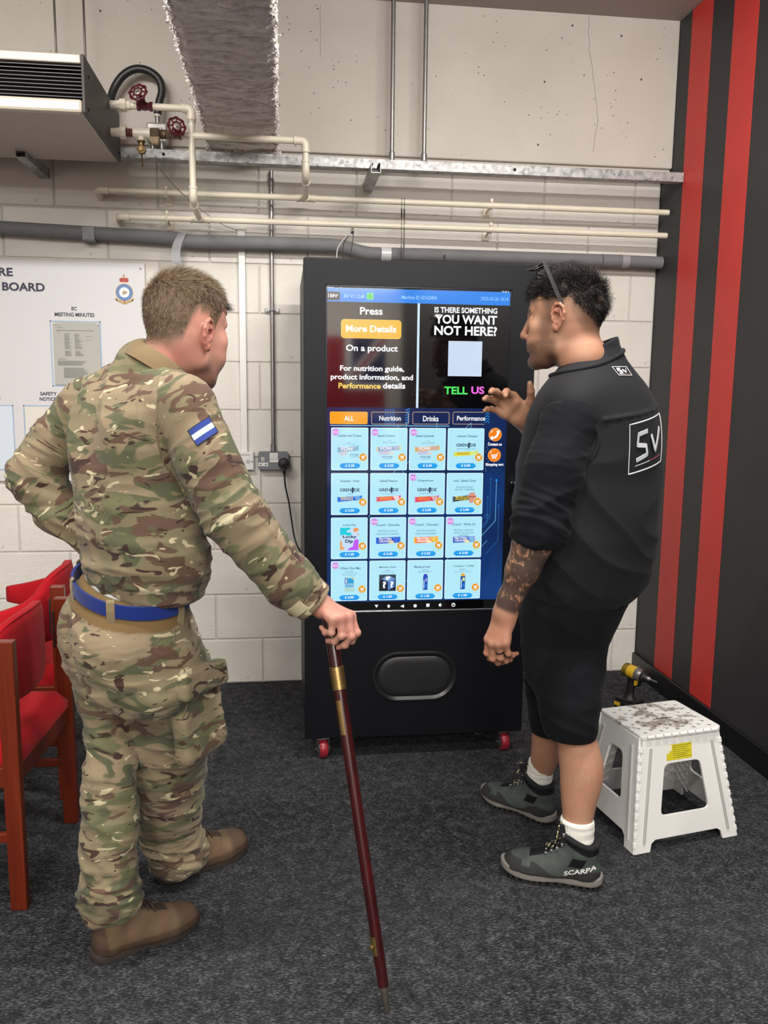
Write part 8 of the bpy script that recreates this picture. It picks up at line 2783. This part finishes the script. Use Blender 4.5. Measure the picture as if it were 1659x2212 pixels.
must = ((l[:, 2] < -0.049) & (l[:, 2] > -0.060) & (np.abs(l[:, 0]) < 0.026) & (l[:, 1] > 0.07)).astype(float)
beard1 = np.clip(np.maximum.reduce([jawline * 1.15, side * 0.9, must * 1.0]) * (1 - lip1) * sstep(l[:, 2], -0.150, -0.118), 0, 1) * (1 - earm)
flush1 = earm * 0.45 + 0.5 * np.exp(-((l - np.array((0, 0.103, -0.034))) ** 2).sum(1) / 0.018 ** 2)
FA = Field()
FA.chain([LA[1], LA[2], (LA[2] * 0.55 + LA[3] * 0.45), LA[3], LA[4]], [0.046, 0.045, 0.0475, 0.041, 0.0295], 0.03)
Hl, nails_l, _ = add_hand(FA, LA[4] + np.array((-0.002, 0, -0.006)), (-0.30, -0.05, -0.95), (-0.80, -0.58, 0.22), False, 1.02,
                          [(4, 24, 34, 18), (1, 30, 40, 20), (-3, 34, 42, 22), (-8, 38, 44, 22)], (34, 28, 18, 16), from_pt=(LA[4] + np.array((0.006, 0, 0.03)), 0.030), wrist_r=0.0275)
V2, Q2 = mesh_field(FA, 0.0022)
t2, d2 = seg_param(V2, LA[2], LA[4])
tat = sstep(t2, 1.02, 0.96) * sstep(t2, -0.2, 0.0)
FB = Field()
FB.cone(RA[3], RA[4], 0.036, 0.029, 0.02)
Hr, nails_r, _ = add_hand(FB, RA[4], (-0.74, -0.22, 0.52), (0.22, 0.92, 0.32), True, 1.10,
                          [(5, 34, 30, 14), (2, 20, 26, 12), (-5, 14, 26, 12), (-14, 12, 28, 14)], (46, 8, 4, 6), from_pt=(RA[4] + np.array((0.03, 0.02, -0.04)), 0.031), wrist_r=0.028)
V3, Q3 = mesh_field(FB, 0.0022)
FL = Field()
FL.loft([tuple(r) for r in M_LEGL], math.radians(150), 0.0); FL.loft([tuple(r) for r in M_LEGR], math.radians(140), 0.02)
FL.ell((0.872, 2.185, 0.335), (0.035, 0.034, 0.075), k=0.03)
FL.ell((0.812, 2.222, 0.46), (0.035, 0.035, 0.045), k=0.03)
V4, Q4 = mesh_field(FL, 0.0032)
FI = Field()
FI.chain([neck_m[3], np.array((0.885, 2.31, 1.2)), np.array((0.885, 2.325, 0.95)), np.array((0.85, 2.33, 0.75))], [0.07, 0.11, 0.12, 0.10], 0.05)
FI.chain([np.array((0.885, 2.31, 1.35))] + LA[:2], [0.06, 0.052, 0.046], 0.03)
FI.chain([np.array((0.885, 2.31, 1.35))] + RA[:4], [0.06, 0.052, 0.046, 0.042, 0.036], 0.03)
FI.chain([np.array((0.83, 2.29, 0.78)), np.array((0.833, 2.222, 0.49))], [0.075, 0.055], 0.03); FI.chain([np.array((0.86, 2.38, 0.78)), np.array((0.845, 2.46, 0.41))], [0.075, 0.05], 0.03)
FI.chain([np.array((0.847, 2.17, 0.09)), np.array((0.75, 2.205, 0.034))], [0.028, 0.015], 0.02); FI.chain([np.array((0.845, 2.55, 0.09)), np.array((0.78, 2.63, 0.034))], [0.028, 0.015], 0.02)
V5, Q5 = mesh_field(FI, 0.007)
Vs, Qs = [V1, V2, V3, V4, V5], [Q1, Q2, Q3, Q4, Q5]
off = np.cumsum([0] + [len(v) for v in Vs])
Z_ = [np.zeros(len(v)) for v in Vs]
cat = lambda **k: np.concatenate([k.get('a%d' % i, Z_[i]) for i in range(5)])
soft_obj('body', np.concatenate(Vs), np.concatenate([q + o for q, o in zip(Qs, off)]), skin_mat('tanned_skin', (172, 131, 106), (160, 100, 82), (42, 36, 34), True), ma,
         {'hair': cat(a0=np.maximum(hair1, brow * 0.8)), 'lip': cat(a0=lip1 * 0.7), 'beard': cat(a0=beard1), 'flush': cat(a0=flush1, a1=0.3 * sstep(t2, 1.0, 1.15)), 'tattoo': cat(a1=tat), 'leghair': cat(a3=np.ones(len(V4)))})
nails(nails_l + nails_r, ma)
eyes(HM, ma)
# hair: cropped sides, wavy top
r_ = np.random.default_rng(33)
N1 = vnormals(V1, Q1)
blackh = NT('black_hair'); blackh.set(color=blackh.mix(blackh.mask(blackh.noise(240, detail=2), 0.4, 0.7), lin((14, 12, 12)), lin((38, 31, 29))), rough=0.5, spec=0.25)
cand = np.where(sstep(hd_, 0.0, 0.012) * (1 - earm) > 0.3)[0]
pick = r_.choice(cand, 17000)
Lp, nrm = l[pick], N1[pick]
topw = sstep(Lp[:, 2] + 0.015 * pnoise(Lp * 35), 0.0, 0.10)
length = (0.004 + 0.013 * sstep(hd_[pick], 0.0, 0.05) + 0.026 * topw) * r_.uniform(0.7, 1.2, len(pick))
w_ = np.stack([pnoise(Lp * 38 + 5), pnoise(Lp * 38 + 15), pnoise(Lp * 38 + 25)], 1)
flow = topw[:, None] * (HM.R[1] * 0.55 + HM.R[2] * 0.1)[None] + (1 - topw[:, None]) * (-HM.R[2] * 0.6 - HM.R[1] * 0.4)[None] + w_ * 1.5
flow = flow - nrm * (flow * nrm).sum(1, keepdims=True); flow /= np.linalg.norm(flow, axis=1, keepdims=True) + 1e-9
hair_mesh('hair', V1[pick], nrm, flow, length, 0.0013, blackh.m, ma, curl=0.42, lift=0.5, segs=5)
pk = r_.choice(np.where((hd_ > 0.0) & (hd_ < 0.03) & (l[:, 1] > 0.045))[0], 1300)
hair_mesh('fringe', V1[pk], N1[pk], (HM.R[1] * 0.9 - HM.R[2] * 0.25)[None].repeat(len(pk), 0), r_.uniform(0.02, 0.034, len(pk)), 0.0014, blackh.m, ma, curl=0.5, lift=0.5, segs=5)

# long-sleeved top pushed up to the elbow
navy_k = plain_cloth('black_jersey', (12, 13, 19), 0.9, sheen=0.02)
FS = Field()
FS.chain(LA[:3], [0.066, 0.0755, 0.070], 0.02)
e2 = LA[2] * 0.72 + LA[3] * 0.28
FS.cone(LA[2], e2, 0.070, 0.062, 0.02)
FS.chain([np.array((0.86, 2.29, 1.38)), LA[0]], [0.07, 0.066], 0.03)
ed = (e2 - LA[2]) / np.linalg.norm(e2 - LA[2])
FS._add(lambda P: np.where(P[:, 2] < 1.15, (P - (e2 + ed * 0.012)) @ (ed * 0.85 + np.array((0.1, 0.0, -0.3))), -1.0), e2 - 0.2, e2 + 0.2, 0.006, 'i')
FS.cone(e2 - ed * 0.004, e2 + ed * 0.05, 0.052, 0.052, 0.003, 's')
FS.chain(RA[:3], [0.082, 0.074, 0.068], 0.02); FS.cone(RA[2], RA[2] * 0.5 + RA[3] * 0.5, 0.066, 0.055, 0.02)
VS, QS = mesh_field(FS, 0.0042)
NS = vnormals(VS, QS)
ts, ds = seg_param(VS, LA[0], LA[2])
cuffm = sstep(ts, 0.62, 0.9)
V_ = wrinkle(VS, NS, LA[2] - LA[0], 32, 7, 0.0018 + 0.0075 * cuffm, 1.0, 0.5)
V_ = wrinkle(V_, NS, LA[2] - LA[0] + np.array((0.2, 0, 0)), 14, 5, 0.0050 + 0 * ts, 7.0)
soft_obj('long_sleeved_top', relax(V_, QS, 1, 0.3), QS, navy_k, ma)
# vest
vest_m = plain_cloth('black_softshell', (25, 26, 30), 0.75, bs=500, sheen=0.03)
FV = Field()
FV.loft([tuple(r) for r in M_VEST], TH, 0.0, capr=0.02)
FV.cone((0.872, 2.295, 1.462), (0.772, 2.168, 1.385), 0.066, 0.066, 0.05)
FV.cone((0.875, 2.30, 1.462), (1.0, 2.43, 1.41), 0.066, 0.070, 0.05)
FV.ell(np.array((0.885, 2.315, 1.30)) - fwd * 0.07, (0.10, 0.10, 0.13), k=0.06)
# collar stand, leaning with the neck
FV.cone((0.870, 2.294, 1.552), (0.888, 2.304, 1.46), 0.0745, 0.097, 0.03)
FV._add(lambda P: np.where(np.linalg.norm(P[:, :2] - np.array((0.868, 2.293)), axis=1) < 0.14, P[:, 2] - (1.552 + 0.46 * (P[:, 0] - 0.868) - 0.05 * (P[:, 1] - 2.29)), -1.0), (0.7, 2.1, 1.38), (1.05, 2.45, 1.72), 0.004, 'i')
FV.chain([np.array((0.845, 2.29, 1.66)), np.array((0.858, 2.292, 1.53)), neck_m[2], np.array((0.875, 2.30, 1.40))], [0.070, 0.0665, 0.0665, 0.055], 0.003, op='s')
# armholes
FV.cone(np.array((0.758, 2.152, 1.318)) + lat * -0.01, np.array((0.735, 2.13, 1.30)) + lat * 0.3, 0.068, 0.12, 0.012, 's')
FV.cone(np.array((0.752, 2.148, 1.25)) + lat * -0.012, np.array((0.735, 2.13, 1.22)) + lat * 0.3, 0.058, 0.12, 0.012, 's')
FV.cone(np.array((1.0, 2.43, 1.32)), np.array((1.0, 2.43, 1.32)) - lat * 0.3, 0.078, 0.13, 0.012, 's')
# yoke seam across the back and collar fold
yk = []
for t_ in np.linspace(-0.75, 1.0, 12):
    yk.append(np.array((0.885, 2.315, 1.380 - 0.030 * t_)) + lat * 0.21 * t_ - fwd * 0.30 * (1 - 0.15 * t_ * t_))
yk = march_many(FV, yk, fwd, 0.0)
FV.fold(yk, 0.0045, 0.006)
ah = []
for a_ in np.linspace(0, 2 * math.pi, 33)[:-1]:
    ah.append(np.array((0.752, 2.148, 1.300)) + lat * 0.16 + fwd * 0.082 * math.cos(a_) + np.array((0, 0, 1.0)) * 0.096 * math.sin(a_))
ah = march_many(FV, ah, -lat, 0.0)
VV, QV = mesh_field(FV, 0.0042)
NV = vnormals(VV, QV)
hem = np.exp(-((VV[:, 2] - 0.84) / 0.04) ** 2)
V_ = wrinkle(VV, NV, (0.55, -0.4, 0.75), 9, 3, 0.0070 * sstep(VV[:, 2], 1.35, 1.2), 4.0, 1.0)
V_ = wrinkle(V_, NV, np.cross(fwd, (0, 0, 1)), 22, 4, 0.0070 * hem, 6.0)
ve = soft_obj('vest', relax(V_, QV, 1, 0.3), QV, vest_m, ma)
g = G(); g.tube([Vector(p) for p in ah], 0.0065, vest_m, seg=8, closed=True); g.obj('armhole_binding', ma, smooth=True)
# turned-down collar edge
cp = []
for a_ in np.linspace(math.radians(-150), math.radians(150), 40):
    d = -fwd * math.cos(a_) + lat * math.sin(a_)
    p0 = np.array((0.872, 2.296, 1.508)) + 0.42 * np.array((0, 0, 0.09)) * (d @ np.array((1, 0, 0)))
    cp.append(march(FV, p0 + d * 0.16, -d, 0.002))
g = G(); g.tube([Vector(p) for p in cp], 0.006, vest_m, seg=8); g.obj('collar_fold', ma, smooth=True)
# logos: frame, letters and underline on the back and below the collar
silver = M('silver_print', (196, 198, 204), 0.5); whitep = M('white_print', (232, 232, 232), 0.6); redp = M('dull_red_print', (150, 70, 80), 0.6)
up3 = np.array((0, 0, 1.0))
def logo(name, cz, hw, hh, o, dirn, ux, uy, shear=0.0):
    g = G()
    def line(pts, wd, m):
        pts = [np.array(a) for a in pts]
        out = []
        for i in range(len(pts) - 1):
            for k in range(10): out.append(pts[i] + (pts[i + 1] - pts[i]) * k / 10)
        out.append(pts[-1])
        P = np.array([o + ux * a[0] + uy * (a[1] + shear * a[0]) for a in out])
        S = march_many(FV, P, dirn, 0.0042)
        ribbon(g, S, [-np.array(dirn)] * len(S), wd, 0.0006, m)
    line([(-hw, -hh), (-hw, hh), (hw, hh), (hw, -hh), (-hw, -hh)], hw * 0.035 + 0.0006, whitep)
    k = hw / 0.075
    line([(-0.012 * k, hh * 0.56), (-0.046 * k, hh * 0.52), (-0.050 * k, hh * 0.1), (-0.018 * k, -0.02 * hh), (-0.012 * k, -hh * 0.4), (-0.052 * k, -hh * 0.52)], 0.0125 * k, silver)
    line([(0.004 * k, hh * 0.36), (0.026 * k, -hh * 0.38), (0.052 * k, hh * 0.52)], 0.0115 * k, silver)
    line([(-0.055 * k, -hh * 0.74), (0.0, -hh * 0.70)], 0.0016 * k + 0.0004, silver); line([(0.0, -hh * 0.70), (0.06 * k, -hh * 0.66)], 0.0016 * k + 0.0004, redp)
    g.obj(name, ma, label='silver printed logo on the back of the vest' if hw > 0.05 else 'small white printed logo under the collar')
bx = -lat
bo = np.array((0.885, 2.32, 1.290)) - fwd * 0.4
logo('printed_logo', 0, 0.074, 0.066, bo - bx * 0.046, fwd, bx, up3, 0.20)
lo2 = np.array((0.885, 2.30, 1.474)) - fwd * 0.3 + up3 * 0.03
logo('printed_logo', 0, 0.030, 0.014, lo2 - bx * 0.055, fwd + up3 * -0.1, bx, up3 * 0.9 - fwd * 0.2, 0.0)
# shorts
FH = Field()
FH.loft([tuple(r) for r in M_SHORTS] + [(0.56, 0.838, 2.33, 0.12, 0.10)], math.radians(142), 0.0)
FH.loft([tuple(r) for r in M_SHL], math.radians(150), 0.03, capr=0.006); FH.loft([tuple(r) for r in M_SHR], math.radians(150), 0.03, capr=0.006)
FH.cone((0.826, 2.2145, 0.40), (0.826, 2.2155, 0.47), 0.062, 0.064, 0.003, 's'); FH.cone((0.857, 2.46, 0.30), (0.857, 2.46, 0.375), 0.054, 0.056, 0.003, 's')
FH.crease([(0.765, 2.17, 0.735), (0.79, 2.165, 0.69), (0.80, 2.17, 0.64)], 0.003, 0.006)
VH, QH = mesh_field(FH, 0.0045)
NH = vnormals(VH, QH)
V_ = wrinkle(VH, NH, (0.4, 0.2, 0.9), 13, 4, 0.0060 + 0 * VH[:, 0], 2.0, 1.0)
soft_obj('shorts', relax(V_, QH, 1, 0.3), QH, plain_cloth('black_shorts_cloth', (11, 12, 17), 0.9, sheen=0.02), ma)
# socks and boots
sock_m = NT('white_ribbed_sock'); wv = sock_m.n('ShaderNodeTexWave'); wv.inputs['Scale'].default_value = 60; sock_m.link(sock_m.mapping((1, 1, 0.02)), wv.inputs['Vector'])
sock_m.set(color=lin((224, 222, 214)), rough=0.95, spec=0.1); sock_m.bump(wv.outputs['Fac'], 0.5, 0.002)
t = NT('hiking_boot_suede')
zn, cl_ = t.attr('zone'), t.attr('collar')
c = t.mix(t.mask(t.noise(30, detail=4), 0.3, 0.7), lin((58, 66, 62)), lin((72, 80, 76)))
c = t.mix(zn, c, lin((46, 47, 46))); c = t.mix(cl_, c, lin((17, 18, 22)))
t.set(color=c, rough=0.85, spec=0.2); t.bump(t.noise(300, detail=3), 0.2, 0.001)
lace = NT('flecked_lace'); lace.set(color=lace.mix(lace.mask(lace.noise(190, detail=0), 0.60, 0.63), lin((18, 18, 18)), lin((190, 180, 130))), rough=0.8)
bm_ = [t.m, M('grey_midsole', (124, 120, 114), 0.7, var=0.08, vscale=40), M('tread_black', (28, 28, 28), 0.8), lace.m, M('eyelet_steel', (150, 150, 150), 0.3, metal=0.9)]
for lab, rings_, hd, hl_, dn, L_, lf, trk, zt_ in (('left hiking boot, nearer the camera', M_SOCKL, 158, (0.908, 2.138), (-0.923, 0.384), 0.289, True, (0.848, 2.168, 0.16), 0.135),
                                              ('right hiking boot, further from the camera', M_SOCKR, 140, (0.884, 2.492), (-0.66, 0.75), 0.285, False, (0.845, 2.545, 0.16), 0.135)):
    Fs = Field(); Fs.loft([(r[0], r[1], r[2], r[3] + 0.004, r[4] + 0.004) for r in rings_], math.radians(hd), 0.0, capr=0.004)
    Vk, Qk = mesh_field(Fs, 0.003); Nk = vnormals(Vk, Qk)
    Vk = wrinkle(Vk, Nk, (0, 0, 1), 50, 8, 0.0016, 3.0)
    soft_obj('sock', Vk, Qk, sock_m.m, ma, label='white sock')
    e = bpy.data.objects.new('boot', None); COL.objects.link(e); e.parent = ma; e['label'] = lab
    Fb, Hb = make_boot(e, hl_, dn, L_, zt_, bm_, True, lf, trk)
    # padded collar roll round the top
    pts = []
    for a_ in np.linspace(0, 2 * math.pi, 29)[:-1]:
        d = Hb.R[0] * math.cos(a_) + Hb.R[1] * math.sin(a_)
        zc = zt_ + 0.40 * float(np.clip(0.017 + 0.042 * math.sin(a_), 0, 0.1)) - 0.003
        p = march(Fb, np.array((*Hb.w((0, 0.052, 0))[:2], zt_ - 0.012)) + d * 0.12, -d, -0.004)
        pts.append(Vector((p[0], p[1], zc)))
    g = G(); g.tube(pts, 0.0085, M('black_padding', (16, 17, 21), 0.9), seg=10, closed=True); g.obj('padded_collar', e, smooth=True)
    tg = [Hb.w((0, 0.108, 0.115)), Hb.w((0, 0.105, 0.150)), Hb.w((0, 0.110, 0.185))]
    g = G()
    ribbon(g, [tg[0], (tg[0] + tg[1]) / 2, tg[1], (tg[1] + tg[2]) / 2, tg[2]], [Hb.R[1]] * 5, 0.052, 0.012, M('black_padding')); g.obj('tongue', e, smooth=True, angle=50)
    if lf:
        g = G()
        sdn = Hb.R[0]
        decal_text(g, 'SCARPA', M('white_boot_print', (206, 206, 204), 0.6), Fb, Hb.w((-0.14, 0.062, 0.040)), -Hb.R[1], (0.0, 0.0, 1.0), sdn, -0.040, 0.050, 0.0, 0.0145, 0.03, 0.0012)
        # slope the word up towards the heel
        P_ = np.array(g.v); q = (P_ - Hb.w((0, 0.062, 0))) @ -Hb.R[1]; P_[:, 2] += 0.016 + 0.30 * q
        P_ = march_many(Fb, P_ - Hb.R[0] * 0.05, Hb.R[0], 0.0012); g.v = [tuple(p) for p in P_]
        g.obj('printed_word', e)

# ring on the left hand, sunglasses on the head
rp = Hl
ringc = Hl.w((-0.0115, 0.0875, 0.002)); 
a1 = math.radians(34); d0 = np.array([math.sin(math.radians(-3)), math.cos(math.radians(-3)), 0.0]); dd_ = (d0 * math.cos(a1) + np.array([0, 0, -1.0]) * math.sin(a1)) @ Hl.R
ringc = ringc + dd_ * 0.026 * Hl.s
T_ = Matrix.Translation(Vector(ringc)) @ Vector(dd_).to_track_quat('Z', 'Y').to_matrix().to_4x4()
g = G(); rr0 = 0.0098 * Hl.s
vs, fs = [], []
g.tube([T_ @ Vector((rr0 * math.cos(a_), rr0 * math.sin(a_), 0)) for a_ in np.linspace(0, 2 * math.pi, 25)[:-1]], 0.0022, M('black_ring', (16, 16, 18), 0.3, metal=0.4), seg=8, closed=True)
tag(g.obj('finger_ring', None, smooth=True), 'black ring on the hanging left hand of the man in black', 'ring')
gl = thing('sunglasses', 'black sunglasses pushed up on the dark wavy hair', 'glasses', tuple(HM.w((0, 0.02, 0.10))))
frm = M('matt_black_frame', (38, 40, 42), 0.5)
for sg in (-1, 1):
    pts = [HM.w((sg * x, y, z)) for x, y, z in ((0.072, 0.030, 0.138), (0.0805, 0.014, 0.108), (0.085, -0.004, 0.070), (0.086, -0.018, 0.040), (0.0860, -0.0235, 0.018), (0.085, -0.022, 0.0), (0.083, -0.015, -0.012))]
    sp_ = spline(pts, 5)
    g = G(); ribbon(g, sp_, [HM.R[0] * sg + HM.R[2] * 0.15] * len(sp_), 0.0105, 0.0035, frm); g.obj('temple_arm', gl, smooth=True, angle=50)
    lens = []
    g = G()
    ctr = HM.w((sg * 0.036, 0.062, 0.137)); lx_, ly_ = HM.R[0] * sg, HM.R[1] * 0.93 - HM.R[2] * 0.36
    loop = [ctr + lx_ * 0.031 * math.copysign(abs(math.cos(a_)) ** 0.7, math.cos(a_)) + ly_ * 0.023 * math.copysign(abs(math.sin(a_)) ** 0.7, math.sin(a_)) - HM.R[2] * 0.010 * math.cos(a_) ** 2 * (math.cos(a_) > 0) for a_ in np.linspace(0, 2 * math.pi, 29)[:-1]]
    g.tube([Vector(p) for p in loop], 0.0026, frm, seg=8, closed=True); rim = g.obj('rim', gl, smooth=True)
    g = G(); n_ = len(loop); nn = np.cross(lx_, ly_); nn /= np.linalg.norm(nn)
    vs = [p + nn * 0.0006 for p in loop] + [p - nn * 0.0006 for p in loop]
    g.add(vs, [tuple(range(n_)), tuple(range(n_, 2 * n_))[::-1]] + [(k, (k + 1) % n_, n_ + (k + 1) % n_, n_ + k) for k in range(n_)], M('dark_lens', (10, 11, 13), 0.08)); g.obj('lens', rim)
    g = G(); g.tube([Vector(HM.w((sg * 0.064, 0.046, 0.134))), Vector(HM.w((sg * 0.072, 0.034, 0.138))), Vector(HM.w((sg * 0.073, 0.028, 0.136)))], 0.0042, frm, seg=8); g.obj('hinge', gl, smooth=True)
g = G(); g.tube([Vector(HM.w((-0.008, 0.060, 0.140))), Vector(HM.w((0, 0.058, 0.143))), Vector(HM.w((0.008, 0.060, 0.140)))], 0.003, frm, seg=8); g.obj('bridge', gl, smooth=True)
